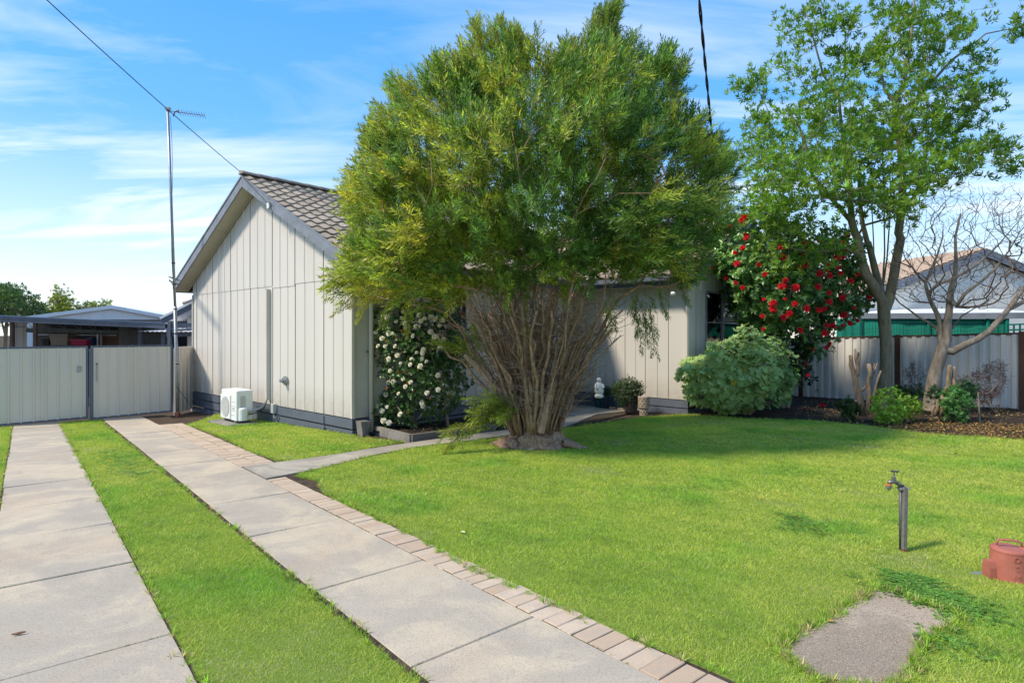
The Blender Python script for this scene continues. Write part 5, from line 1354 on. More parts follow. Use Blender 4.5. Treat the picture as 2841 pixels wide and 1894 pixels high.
def broadleaf(nl, L, wd, spread, zs, seed):
    """broad folded leaves, two quads each"""
    rg = np.random.default_rng(seed); V = []; Fq = []
    for i in range(nl):
        f = (i + .5) / nl; az = i * 2.399 + rg.uniform(-.4, .4); el = spread * rg.uniform(.65, 1.15); l = L * rg.uniform(.75, 1.15); w_ = wd * rg.uniform(.85, 1.1)
        ax = np.array([math.cos(az) * math.sin(el), math.sin(az) * math.sin(el), math.cos(el)]); side = np.array([-math.sin(az), math.cos(az), 0]); up = np.cross(ax, side); up *= np.sign(up[2] + 1e-9)
        b = np.array([0, 0, zs * f]); o = len(V); dr_ = np.array([0, 0, -.12 * l])
        V += [b, b + ax * l * .35 + side * w_ / 2 + up * w_ * .15, b + ax * l * .75 + side * w_ * .36 + up * w_ * .1 + dr_ * .5, b + ax * l + dr_, b + ax * l * .75 - side * w_ * .36 + up * w_ * .1 + dr_ * .5, b + ax * l * .35 - side * w_ / 2 + up * w_ * .15]
        Fq += [(o, o + 1, o + 2, o + 3), (o, o + 3, o + 4, o + 5)]
    return np.array(V), np.array(Fq)
def shrub(obj_, poly, y0, depth, npts, per, tmpl, cdark, clight, mat, nleafv, stems_from, seed, shell=.45, spread=.1, stem_r=.03, barkm=bark_grey, up=.4, lightx=-.15, scl=(.8, 1.2), tr=.0045):
    q, sf_, _ = crown_points(poly, y0, depth, npts, shell=shell, seed=seed); c = q.mean(0)
    sk = Skel()
    for b0_, b1_ in stems_from: sk.line([b0_, b0_.lerp(b1_, .5), b1_], None, (stem_r, stem_r * .7))
    sk.grow(q[rng.permutation(len(q))[:min(260, len(q))]], step=.22, jit=.25, back=.8)
    build('branches', sk.mesh(tr, 2.3, stem_r, n=6), barkm, obj_, kind='stuff', fix=False)
    pos = np.repeat(q, per, 0) + rng.normal(size=(len(q) * per, 3)) * spread
    rel_ = pos - c; dirs = rel_ / np.linalg.norm(rel_, axis=1)[:, None] + np.array([0, 0, up]) + rng.normal(size=pos.shape) * .4
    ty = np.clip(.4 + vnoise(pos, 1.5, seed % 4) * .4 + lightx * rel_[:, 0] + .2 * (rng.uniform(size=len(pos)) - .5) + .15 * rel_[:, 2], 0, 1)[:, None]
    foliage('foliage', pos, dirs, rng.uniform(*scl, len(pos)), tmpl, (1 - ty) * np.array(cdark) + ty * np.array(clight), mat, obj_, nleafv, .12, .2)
    return q, c

# ---- red camellia
rc_poly = [(1985, 700), (1975, 650), (2000, 610), (2035, 590), (2080, 600), (2140, 615), (2240, 625), (2320, 640), (2380, 680), (2385, 760), (2415, 830), (2400, 870), (2340, 880), (2310, 930), (2290, 975), (2235, 960), (2180, 950), (2110, 935), (2070, 900), (2045, 860), (2030, 830), (2010, 780), (1990, 740)]
rcam = empty('red_camellia', onground(7.2, 15.3), 'large dark glossy camellia covered with red flowers in front of the right wing', 'shrub')
bl_t = [broadleaf(7, .112, .060, 1.15, .07, 60 + k) for k in range(5)]
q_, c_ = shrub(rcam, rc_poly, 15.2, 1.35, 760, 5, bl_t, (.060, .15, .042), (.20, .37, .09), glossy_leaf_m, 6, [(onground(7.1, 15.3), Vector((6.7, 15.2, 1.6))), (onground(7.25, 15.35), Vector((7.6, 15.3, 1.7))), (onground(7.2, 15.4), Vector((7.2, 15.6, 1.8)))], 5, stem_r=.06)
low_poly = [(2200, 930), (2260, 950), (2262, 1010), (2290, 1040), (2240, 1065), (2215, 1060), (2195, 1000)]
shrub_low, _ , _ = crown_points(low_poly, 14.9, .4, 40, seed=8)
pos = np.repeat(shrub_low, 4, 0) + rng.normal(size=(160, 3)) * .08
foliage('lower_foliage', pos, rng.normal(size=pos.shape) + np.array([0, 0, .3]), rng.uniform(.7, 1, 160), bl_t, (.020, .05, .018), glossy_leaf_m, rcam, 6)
fl_px = [(2240 - 2141 + 0, 0)]
flz = [(12, 497), (12, 545), (75, 100), (77, 168), (165, 505), (247, 540), (175, 385), (415, 488), (620, 625), (382, 718), (345, 285), (330, 385), (413, 428), (415, 300), (400, 260), (250, 220), (240, 66), (240, 150), (268, 108), (520, 170), (480, 240), (495, 285), (548, 12), (568, 40), (515, 62), (535, 112), (700, 455), (598, 535), (515, 665), (445, 665), (405, 660), (415, 790), (408, 810), (83, 605), (615, 290), (290, 830), (250, 945), (262, 1020), (68, 378), (100, 335), (125, 575), (560, 645), (470, 170), (380, 540), (520, 585), (655, 300), (395, 820)]
fl_src = [(2141 + x / 2.613, 650 + y / 2.613) for x, y in flz]
fl_src += [(1900 + x / 2.613, 550 + y / 2.613) for x, y in [(325, 215), (435, 185), (445, 145), (470, 120), (430, 150), (430, 265), (445, 290), (420, 360), (362, 398), (378, 475), (365, 615), (578, 552), (705, 360), (705, 430), (572, 735), (632, 762), (632, 803), (560, 857), (485, 962), (567, 948), (800, 765), (808, 645), (880, 480), (197, 505), (700, 640), (590, 70), (415, 650), (755, 840), (410, 165), (450, 270)]]
fp, fdr = [], []
for u, v in fl_src:
    e_ = min(1, max(0, edgedist(np.array([[u, v]]), rc_poly)[0] / 150)) if inpoly(np.array([[u, v]], float), rc_poly)[0] else 0
    y = 15.2 - 1.35 * math.sqrt(max(0, 1 - (1 - e_) ** 2)) - .30; p = pt(u, v, y if (u, v)[1] < 1000 else 14.6); fp.append(p); fdr.append(Vector((rnd.uniform(-.6, .4), -1, rnd.uniform(-.1, .6))))
for k in range(16):
    u, v = rnd.uniform(1990, 2390), rnd.uniform(600, 940)
    if not inpoly(np.array([[u, v]]), rc_poly)[0]: continue
    e_ = min(1, edgedist(np.array([[u, v]]), rc_poly)[0] / 150); fp.append(pt(u, v, 15.2 - 1.35 * math.sqrt(max(0, 1 - (1 - e_) ** 2)) - .25)); fdr.append(Vector((rnd.uniform(-1, .8), -1, rnd.uniform(-.3, .9))))
put_flowers(red_b, fp, fdr, rcam, (.8, 1.75))

# ---- white camellia
WYc = 11.75
wc_poly = [(1060, 900), (1022, 915), (1040, 860), (1100, 850), (1120, 815), (1150, 830), (1200, 850), (1255, 880), (1290, 890), (1310, 950), (1300, 1050), (1270, 1110), (1240, 1150), (1180, 1150), (1140, 1165), (1090, 1185), (1060, 1180), (1050, 1140), (1040, 1120), (1075, 1110), (1062, 1040), (1045, 970), (1030, 930)]
wcam = empty('white_camellia', onground(-1.75, 11.75), 'glossy camellia bush with creamy white flowers in the edged bed beside the cottage', 'shrub')
bl_s = [broadleaf(7, .062, .034, 1.15, .05, 70 + k) for k in range(5)]
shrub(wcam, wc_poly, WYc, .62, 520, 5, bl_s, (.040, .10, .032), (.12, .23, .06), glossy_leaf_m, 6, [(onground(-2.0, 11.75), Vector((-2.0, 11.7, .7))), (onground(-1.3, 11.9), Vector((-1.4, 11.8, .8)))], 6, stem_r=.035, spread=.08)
wz = [(210, 495), (265, 490), (245, 500), (285, 600), (315, 540), (340, 600), (370, 500), (395, 500), (420, 600), (430, 405), (470, 375), (500, 420), (500, 455), (530, 320), (600, 305), (580, 445), (605, 445), (610, 355), (620, 400), (650, 380), (700, 370), (735, 385), (790, 395), (770, 440), (700, 490), (730, 525), (800, 545), (790, 605), (560, 520), (940, 460), (960, 480), (990, 595), (370, 700), (435, 675), (460, 735), (380, 795), (405, 880), (365, 885), (445, 975), (500, 920), (540, 885), (585, 650), (640, 630), (635, 655), (545, 700), (540, 750), (620, 760), (630, 695), (665, 720), (755, 830), (670, 970), (630, 1050), (760, 945), (355, 1080), (312, 1110), (325, 1190), (370, 1205), (458, 1140), (350, 980), (480, 330), (640, 1075), (770, 605), (480, 860), (355, 370)]
br_ = [(285, 460), (470, 480), (380, 860), (355, 935), (515, 885), (440, 805), (490, 805), (850, 980), (700, 1010), (630, 515), (600, 260), (425, 540), (520, 1120), (960, 440), (345, 560), (760, 875)]
def wpos(x, y):
    u, v = 950 + x / 2.851, 750 + y / 2.851; e_ = edgedist(np.array([[u, v]]), wc_poly)[0] / 90 if inpoly(np.array([[u, v]], float), wc_poly)[0] else 0
    return pt(u, v, WYc - .62 * math.sqrt(max(0, 1 - (1 - min(1, e_)) ** 2)) - .10)
put_flowers(whi_b[:3], [wpos(*p) for p in wz], [Vector((rnd.uniform(-.7, .3), -1, rnd.uniform(0, .7))) for _ in wz], wcam, (.8, 1.4))
brn_b = [bloom(7, .034, .9, 27 + k, (.20, .09, .03), (.30, .13, .045), 3) for k in range(2)]
put_flowers(brn_b, [wpos(*p) for p in br_], [Vector((rnd.uniform(-.7, .3), -1, rnd.uniform(0, .7))) for _ in br_], wcam, (.7, 1.1), 'faded_flower')

# ---- tree mallow with lobed grey-green leaves
mw_poly = [(1895, 1040), (1890, 1000), (1935, 985), (1970, 950), (2040, 930), (2070, 915), (2110, 930), (2150, 935), (2190, 960), (2212, 1010), (2215, 1070), (2180, 1115), (2120, 1130), (2090, 1150), (2000, 1150), (1960, 1130), (1920, 1110), (1905, 1075)]
mall = empty('mallow_shrub', onground(5.5, 13.9), 'rounded shrub of lobed grey-green leaves at the corner of the right wing', 'shrub')
def lobed(seed, R=.084):
    rg = np.random.default_rng(seed); V = [np.array([0, 0, 0.])]; nL = 6; m = 2 * nL
    for i in range(m + 1):
        a = math.radians(-150 + 300 * i / m); rr_ = R * (1.0 if i % 2 else .68) * rg.uniform(.92, 1.08); V.append(np.array([rr_ * math.sin(a), rr_ * math.cos(a) * 1, .10 * rr_ * (1 if i % 2 else -1) + .012]))
    Fq = [(0, 2 * i + 1, 2 * i + 2, 2 * i + 3) for i in range(nL)]
    return np.array(V), np.array(Fq)
lob = [lobed(k) for k in range(4)]
q, sf_, _ = crown_points(mw_poly, 13.8, 1.05, 3600, shell=.30, seed=31); q = q + (q - np.array([5.6, 13.8, .35])) * (.30 * vnoise(q, 4.0, 1)[:, None] - .05)
c = np.array([5.6, 13.8, .35]); sk = Skel()
for a in LS(0, 5.5, 7): sk.line([onground(5.5 + .15 * math.cos(a), 13.9 + .15 * math.sin(a)), Vector((5.5 + .5 * math.cos(a), 13.9 + .4 * math.sin(a), .3))], None, (.02, .012))
sk.grow(q[:200], step=.2, jit=.25); build('stems', sk.mesh(.004, 2.3, .02, n=5), bark_twig, mall, kind='stuff', fix=False)
rel_ = q - c; dirs = rel_ / np.linalg.norm(rel_, axis=1)[:, None] + np.array([-.1, -.25, .75]) + rng.normal(size=q.shape) * .55
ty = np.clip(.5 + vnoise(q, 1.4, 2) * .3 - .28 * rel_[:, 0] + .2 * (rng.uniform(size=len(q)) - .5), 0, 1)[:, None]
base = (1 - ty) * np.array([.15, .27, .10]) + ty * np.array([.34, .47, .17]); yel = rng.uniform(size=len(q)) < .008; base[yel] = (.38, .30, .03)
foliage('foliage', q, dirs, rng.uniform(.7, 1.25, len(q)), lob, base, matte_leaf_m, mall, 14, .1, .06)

# ---- bare tree
BRY = 13.5
bt = empty('bare_tree', onground(9.85, BRY), 'bare leafless forked tree with fine twigs at the right before the boundary fence', 'tree')
qb = lambda x, y, d_=0: pt(2141 + x / 2.613, 650 + y / 2.613, BRY + d_)
sk = Skel()
t0 = sk.line([qb(1158, 1275), qb(1165, 1130), qb(1185, 1000), qb(1215, 900), qb(1235, 830)], None, [.19, .155, .14, .13, .13])
a1 = sk.line([qb(1272, 760), qb(1272, 640), qb(1285, 560), qb(1290, 470), qb(1300, 390), qb(1330, 300), qb(1335, 150), qb(1330, 20), qb(1370, -150)], t0[-1], (.095, .018))
a2 = sk.line([qb(1310, 850, -.1), qb(1400, 800, -.2), qb(1500, 755, -.3), qb(1580, 700, -.4), qb(1650, 620, -.4), qb(1720, 540, -.5), qb(1790, 440, -.5), qb(1880, 330, -.6), qb(2000, 200, -.7)], t0[-1], (.085, .035))
a3 = sk.line([qb(1222, 740, .1), qb(1225, 660, .1), qb(1200, 580, .1), qb(1160, 500, .1), qb(1130, 430, .1), qb(1115, 350, .1), qb(1160, 250, .1), qb(1200, 150, .1), qb(1240, 20, .1)], t0[-1], (.065, .015))
sk.line([qb(1195, 680, .3), qb(1140, 640, .4), qb(1080, 610, .5), qb(1000, 550, .5), qb(930, 500, .6), qb(880, 450, .6)], a3[0], (.034, .010))
sk.line([qb(1080, 320, .2), qb(1020, 240, .3), qb(970, 180, .4), qb(930, 60, .4)], a3[5], (.024, .007))
sk.line([qb(1210, 360, -.2), qb(1320, 320, -.2), qb(1480, 230, -.3), qb(1640, 80, -.3), qb(1760, -60, -.4)], a3[4], (.034, .009))
sk.line([qb(1340, 520, -.2), qb(1400, 430, -.3), qb(1520, 340, -.3), qb(1620, 250, -.4), qb(1720, 120, -.5), qb(1800, -20, -.5)], a1[3], (.045, .010))
sk.line([qb(1310, 680, .2), qb(1380, 590, .3), qb(1480, 530, .4), qb(1600, 460, .5)], a1[1], (.022, .007))
sk.line([qb(1820, 490, -.3), qb(1900, 450, -.3), qb(2000, 420, -.4)], a2[5], (.05, .02))
bare_poly = [(2470, 800), (2470, 720), (2500, 640), (2530, 560), (2600, 520), (2680, 495), (2760, 520), (2830, 500), (2930, 560), (2960, 700), (2920, 820), (2820, 850), (2700, 860), (2600, 840), (2540, 840)]
q, _, _ = crown_points(bare_poly, BRY, 1.4, 1900, shell=.8, seed=44)
sk.grow(q, step=.22, base=np.array(sk.P[t0[-1]]), jit=.5, back=.8, minidx=t0[-1])
bark_bt = barkmat('brown_twig_bark', (.20, .15, .115), (.10, .07, .052), 30)
build('trunk', sk.mesh(.0036, 2.55, .09, lo=.028, n=9), bark_pale, bt, smooth=True, fix=False)
build('branches', sk.mesh(.0036, 2.55, .09, lo=.0075, hi=.028, n=5), bark_bt, bt, fix=False, kind='stuff')
build('twigs', sk.mesh(.0036, 2.55, .09, hi=.0075, n=3), bark_bt, bt, fix=False, kind='stuff')
tp = q[rng.integers(0, len(q), 900)] + rng.normal(size=(900, 3)) * .12
foliage('dry_leaves', tp, rng.normal(size=tp.shape), rng.uniform(.5, 1.1, 900), [whorl(3, .035, .016, 1.2, .06, seed=90)], (.13, .07, .04), leaf_m, bt, 4)

# ---- pruned stumps
stump_m = barkmat('stump_bark', (.30, .215, .15), (.11, .078, .055), 22)
def stump(loc, limbs, label):
    o = empty('pruned_stump', loc, label, 'stump', 'pruned shrub stumps in the garden bed')
    for pts_, r0, r1 in limbs:
        P = [Vector(p) for p in pts_]; PP = []
        for a, b in zip(P, P[1:]):
            for f in (0, .5): PP.append(a.lerp(b, f) + Vector(rng.normal(size=3) * .016))
        PP.append(P[-1]); rr_ = [(r0 + (r1 - r0) * i / (len(PP) - 1)) * rnd.uniform(.9, 1.12) for i in range(len(PP))]
        build('limb', MB().tube(PP, rr_, 9), stump_m, o, smooth=True)
        build('cut_end', MB().lathe(P[-1], [(.001, 0), (r1 * .95, 0), (r1 * .9, .006), (.001, .006)], 12, P[-1] - PP[-2]), cutwood, o)
    return o
k1 = lambda x, y, d_=0: pt(2141 + x / 2.613, 650 + y / 2.613, 12.35 + d_)
stump(at(2393, 1157), [([k1(655, 1310), k1(640, 1180), k1(615, 1030), k1(585, 950), k1(572, 875)], .075, .035), ([k1(620, 1030), k1(625, 960), k1(605, 830)], .045, .022), ([k1(625, 960, .05), k1(630, 850, .05)], .035, .025), ([k1(680, 1300, -.05), k1(700, 1180, -.05), k1(710, 1060, -.05), k1(703, 940, -.05)], .055, .040), ([k1(712, 1040, -.05), k1(740, 1000), k1(765, 935)], .028, .012), ([k1(690, 1300, -.1), k1(740, 1160, -.1), k1(790, 990, -.1)], .035, .014), ([k1(650, 1130), k1(695, 1090)], .025, .022), ([k1(612, 1300), k1(610, 1200)], .04, .035), ([k1(735, 970), k1(745, 940)], .018, .012)], 'forked pale stump with cut limbs at the left of the garden bed')
k2_ = lambda x, y, d_=0: pt(2141 + x / 2.613, 650 + y / 2.613, 12.2 + d_)
stump(at(2615, 1158), [([k2_(1225, 1320), k2_(1245, 1180), k2_(1285, 1080), k2_(1290, 950)], .06, .035), ([k2_(1250, 1310), k2_(1290, 1180), k2_(1320, 1090), k2_(1325, 965)], .05, .028), ([k2_(1195, 1320), k2_(1205, 1200)], .04, .03), ([k2_(1180, 1320), k2_(1175, 1240)], .03, .025), ([k2_(1290, 1110), k2_(1310, 1070)], .025, .02)], 'pair of upright cut stump limbs in front of the bare tree trunk')

# ---- small shrubs in the bed
lv_s = [broadleaf(8, .06, .026, 1.2, .05, 100 + k) for k in range(4)]
def small_shrub(cx_, cy_, y, wpx, hpx, cd, cl, n_, label, per=4, scl=(.8, 1.2)):
    poly = [(cx_ + wpx * .5 * math.cos(a) * rnd.uniform(.8, 1.1), cy_ - hpx * .5 + hpx * .5 * math.sin(a) * rnd.uniform(.85, 1.1)) for a in LS(0, 6.0, 11)]
    b = pt(cx_, cy_, y); b.z = gz(b.x, b.y); o = empty('small_shrub', b, label, 'shrub', 'small green shrubs in the garden bed')
    shrub(o, poly, y, wpx / F * y * .4, n_, per, lv_s, cd, cl, leaf_m, 6, [(b, b + Vector((.05, 0, hpx / F * y * .4))), (b, b + Vector((-.08, .03, hpx / F * y * .45)))], rnd.randint(1, 99), stem_r=.012, spread=.05, scl=scl, tr=.003)
small_shrub(2466, 1175, 11.9, 75, 95, (.14, .30, .05), (.42, .60, .08), 64, 'bright lime green young shrub in front of the tall tree trunk')
small_shrub(2520, 1150, 12.3, 60, 48, (.16, .30, .05), (.46, .62, .09), 38, 'low lime tipped shrub between the tall tree and the bare tree')
small_shrub(2655, 1172, 11.9, 60, 100, (.07, .19, .06), (.15, .34, .09), 75, 'dark green shrub beside the cut stump limbs under the bare tree')
small_shrub(2680, 1105, 12.3, 52, 38, (.025, .08, .035), (.05, .13, .05), 35, 'small dark green leafy clump just right of the stump tops')
small_shrub(2529, 1112, 14.2, 56, 36, (.025, .06, .02), (.06, .12, .035), 40, 'dark rounded shrub against the fence behind the garden bed')
small_shrub(2357, 1162, 12.3, 48, 55, (.03, .07, .025), (.08, .15, .03), 30, 'sparse seedling shrub at the left foot of the forked stump')
small_shrub(2595, 1105, 12.6, 26, 26, (.03, .08, .035), (.06, .13, .05), 12, 'tiny leafy sprout left of the cut stump limbs')
# ---- dry brown twiggy shrubs
def dry_shrub(poly, y, n_, foot, label):
    b = pt(foot[0], foot[1], y); b.z = gz(b.x, b.y); o = empty('dry_shrub', b, label, 'shrub', 'dry brown twiggy shrubs along the fence'); sk = Skel()
    for k in range(5): sk.line([b + Vector((rnd.uniform(-.05, .05), 0, 0)), b + Vector((rnd.uniform(-.15, .15), rnd.uniform(-.1, .1), .2))], None, (.012, .009))
    q, _, _ = crown_points(poly, y, .4, n_, shell=.9, seed=foot[0] % 97); sk.grow(q, step=.12, jit=.5)
    build('twigs', sk.mesh(.0042, 2.6, .014, n=4), bark_twig, o, fix=False, kind='stuff')
    tp = q[rng.integers(0, len(q), n_ * 12)] + rng.normal(size=(n_ * 12, 3)) * .05
    foliage('dry_leaves', tp, rng.normal(size=tp.shape), rng.uniform(.5, 1, len(tp)), [whorl(4, .035, .012, 1.2, .05, seed=95)], (.14, .06, .045), leaf_m, o, 4)
dry_shrub([(2655, 1110), (2650, 1050), (2700, 1040), (2760, 1000), (2805, 1010), (2790, 1060), (2760, 1110), (2700, 1125)], 13.6, 190, (2765, 1122), 'dry reddish brown twiggy shrub against the fence at the right')
dry_shrub([(2500, 1090), (2500, 1040), (2540, 1005), (2560, 1015), (2600, 1060), (2620, 1100), (2560, 1110)], 14.6, 90, (2560, 1112), 'thin dry brown shrub behind the trunks in the middle of the fence')
st0 = at(2718, 1172)
build('garden_stake', MB().tube([st0, st0 + Vector((-.03, 0, .62))], [.018, .014], 7), bark_pale, label='thin pale timber stake stuck in the garden bed at the right', cat='stake')

# ---- trees beyond the carport
def far_tree(poly, y, dep, n_, label, cd, cl, foot, mat=leaf_m, big=1.0, per=5, nm='background_tree'):
    o = empty(nm, foot, label, 'tree', 'trees beyond the carport')
    sk = Skel(); cz = pt(*np.array(poly).mean(0), y); sk.line([foot, foot.lerp(cz, .6), cz], None, (.12, .05))
    q, _, _ = crown_points(poly, y, dep, n_, shell=.6, seed=int(abs(foot.x) * 3)); sk.grow(q[:160], step=.4, jit=.3)
    build('trunk', sk.mesh(.008, 2.3, .12, n=5), bark_grey, o, fix=False)
    pos = np.repeat(q, per, 0) + rng.normal(size=(len(q) * per, 3)) * .14 * big
    ty = np.clip(.5 + vnoise(pos, 1.0, 2) * .5, 0, 1)[:, None]
    foliage('crown', pos, rng.normal(size=pos.shape) * .6 + np.array([0, 0, .5]), rng.uniform(.8, 1.3, len(pos)) * big, lw_t, (1 - ty) * np.array(cd) + ty * np.array(cl), mat, o, 4)
far_tree([(-70, 880), (-60, 800), (0, 800), (30, 798), (50, 815), (65, 830), (75, 850), (75, 878), (40, 890)], 27, 1.8, 300, 'dense dark green tree at the left edge beyond the carport', (.045, .095, .035), (.10, .17, .06), Vector((-24.5, 28, -1)))
far_tree([(110, 870), (125, 842), (150, 838), (158, 800), (165, 790), (172, 815), (182, 840), (200, 842), (200, 865), (150, 880)], 30, .9, 120, 'pointed yellow-green tree rising beyond the left slope of the white garage roof', (.12, .17, .03), (.30, .32, .04), Vector((-23.2, 30.5, -1)), big=.85)
far_tree([(85, 885), (100, 862), (125, 862), (150, 880)], 30, .5, 25, 'low olive bush left of the pointed yellow-green tree', (.12, .14, .05), (.2, .2, .05), Vector((-24.3, 30.8, -1)), big=.7)
far_tree([(210, 862), (215, 848), (240, 848), (245, 835), (262, 848), (300, 838), (306, 843), (280, 855), (240, 862)], 31, .5, 40, 'sparse green treetop showing over the white garage roof', (.10, .15, .03), (.2, .26, .04), Vector((-22.5, 31.5, -1)), big=.8)
far_tree([(2440, 770), (2440, 745), (2480, 735), (2520, 742), (2530, 770)], 40, 1.2, 70, 'distant greyish treetop behind the neighbouring house roof', (.09, .10, .08), (.14, .15, .10), Vector((27, 41, -1)), big=1.1)
build('distant_pole', MB().tube([pt(2397, 900, 30), pt(2398, 745, 30)], .05, 8), white_metal, label='slim pale pole beyond the fence left of the tall tree fork', cat='pole')
nb2 = empty('distant_house', onground(18, 33), 'low house with grey roof just visible left of the neighbouring house', 'house')
a, b = pt(2350, 800, 31), pt(2425, 800, 31)
build('wall', MB().box((a + b) / 2 + Vector((.4, 3, -1.6)), (1.9, 0, 0), (0, 2.5, 0), (0, 0, 1.6)), render_m, nb2); rp = MB()
c0, c1, c2, c3 = a + Vector((-1.2, 0, -.1)), b + Vector((1.6, 0, -.1)), b + Vector((1.4, 3, 1.15)), a + Vector((-.9, 3, 1.15)); rp.hexa([p - Vector((0, 0, .06)) for p in (c0, c1, c2, c3)], [c0, c1, c2, c3]); rf_o = build('roof', rp, galv, nb2)
for i in range(9): p, q = c0.lerp(c3, (i + .5) / 9), c1.lerp(c2, (i + .5) / 9); build('roof_course', MB().bar(p + Vector((0, 0, .02)), q + Vector((0, 0, .02)), .12, .03), galv, rf_o)

# ------------------------------------------------------------------ pots and ornaments by the wing wall
def wpt(u, v, off=.25):                               # point on the ground a little in front of the wing wall
    return at(u, v)
o = empty('potted_shrub', at(1755, 1149), 'small leafy shrub overflowing a rough dark stone pot against the wing wall', 'plant')
pb_ = at(1755, 1149) + Vector((0, .22, 0)); mb = MB().lathe(pb_ + Vector((0, 0, .01)), [(.13, 0), (.155, .06), (.175, .25), (.195, .40), (.185, .42), (.17, .40)], 20); build('pot', mb, potstone, o, smooth=True)
lv_t = [broadleaf(9, .028, .018, 1.3, .05, 120 + k) for k in range(3)]
pp = [(1712, 1090), (1705, 1070), (1735, 1060), (1752, 1052), (1775, 1065), (1782, 1085), (1778, 1110), (1755, 1115), (1735, 1122), (1722, 1115)]
shrub(o, pp, pb_.y, .28, 230, 5, lv_t, (.03, .065, .025), (.085, .14, .05), leaf_m, 6, [(pb_ + Vector((0, 0, .3)), pb_ + Vector((0, 0, .5)))], 12, stem_r=.012, spread=.05, tr=.003)
def patterned(c, r0, r1, h, label, rows_):
    o = empty('patterned_pot', c, label, 'pot', 'stacked sand coloured patterned pots')
    build('pot_body', MB().lathe(c, [(r0 * .97, 0), (r0, .01), (r1, h - .01), (r1 * .97, h), (r1 * .8, h), (r1 * .8, h - .03)], 28), terracotta_m, o, smooth=False)
    nt_ = 9; rh = (h - .03) / rows_
    for j in range(rows_):
        for i in range(nt_ * 1):
            a = 6.283 * (i + .5 * (j % 2)) / nt_; z = .015 + rh * (j + .5); rr_ = r0 + (r1 - r0) * z / h + .0015
            hw = 6.283 / nt_ * .42; up_ = 1 if j % 2 else -1
            P = [c + Vector((math.cos(a + k * hw) * rr_, math.sin(a + k * hw) * rr_, z + up_ * m * rh * .36)) for k, m in ((-1, -1), (1, -1), (0, 1))]
            if (P[0] - c).y > .06: continue
            mb = MB(); nrm = Vector((math.cos(a), math.sin(a), 0)) * .002; mb.add(P + [p + nrm for p in P], [(0, 1, 2), (3, 4, 5), (0, 1, 4, 3), (1, 2, 5, 4), (2, 0, 3, 5)]); build('triangle_inlay', mb, terra_dark, o)
    return o
c0 = at(1790, 1154) + Vector((0, .14, .0))
patterned(c0, .105, .105, .19, 'smaller patterned sand coloured pot, lower one of the stack', 3)
patterned(c0 + Vector((0, 0, .185)), .135, .138, .27, 'larger patterned sand coloured pot, upper one of the stack', 4)
build('paper', MB().bar(c0 + Vector((-.06, 0, .46)), c0 + Vector((.04, 0, .475)), .06, .004), white_plastic, label='scrap of white paper in the top patterned pot', cat='paper')
tc_ = at(1720, 1140) + Vector((0, .30, .09)); o = empty('trough_planter', tc_, 'dark blue rectangular trough planter raised on two bricks', 'planter')
A = [tc_ + w * x * .20 - r * y * .11 for x, y in ((-1, -1), (1, -1), (1, 1), (-1, 1))]; B = [tc_ + w * x * .23 - r * y * .13 + Vector((0, 0, .24)) for x, y in ((-1, -1), (1, -1), (1, 1), (-1, 1))]
build('trough', MB().hexa(A, B), navy_pot, o); build('rim', MB().box(tc_ + Vector((0, 0, .25)), w * .245, r * .145, Vector((0, 0, .015))), navy_pot, o); build('saucer', MB().box(tc_ + Vector((0, 0, .0)), w * .225, r * .13, Vector((0, 0, .012))), navy_pot, o)
for i, dx_ in enumerate((-.12, .12)):
    c = tc_ + w * dx_ + Vector((0, -.03, -.055)); build('loose_brick', MB().bevbox(c, w * .085, r * .1, Vector((0, 0, .038)), .006), brick_m, label=('loose brick under the right end of the blue trough planter', 'loose brick under the left end of the blue trough planter')[i], cat='brick')
dkp = at(1690, 1138) + Vector((0, .42, 0)); o = empty('potted_fern', dkp, 'dark potted plant between the white statue and the trough planter', 'plant')
build('pot', MB().lathe(dkp, [(.13, 0), (.17, .30), (.17, .32)], 18), navy_pot, o)
fp_ = rng.normal(size=(160, 3)) * np.array([.13, .12, .08]) + np.array(dkp + Vector((0, 0, .42)))
foliage('foliage', fp_, rng.normal(size=fp_.shape) + np.array([0, 0, .8]), rng.uniform(.8, 1.3, 160), [whorl(6, .06, .012, 1.1, .05, seed=130)], (.03, .07, .045), leaf_m, o, 4)
gp_ = at(1672, 1135) + Vector((-.02, .35, 0)); o = empty('glazed_pot', gp_, 'teal glazed pot with trailing succulent beside the doorstep', 'plant')
build('pot', MB().lathe(gp_, [(.11, 0), (.15, .12), (.14, .26), (.15, .28)], 18), simple('teal_glaze', (.02, .09, .12), .2), o, smooth=True)
fp_ = rng.normal(size=(150, 3)) * np.array([.12, .10, .07]) + np.array(gp_ + Vector((0, 0, .30)))
foliage('foliage', fp_, rng.normal(size=fp_.shape) + np.array([0, -.3, .5]), rng.uniform(.7, 1.1, 150), [whorl(6, .04, .014, 1.2, .04, seed=131)], (.06, .13, .08), leaf_m, o, 4)
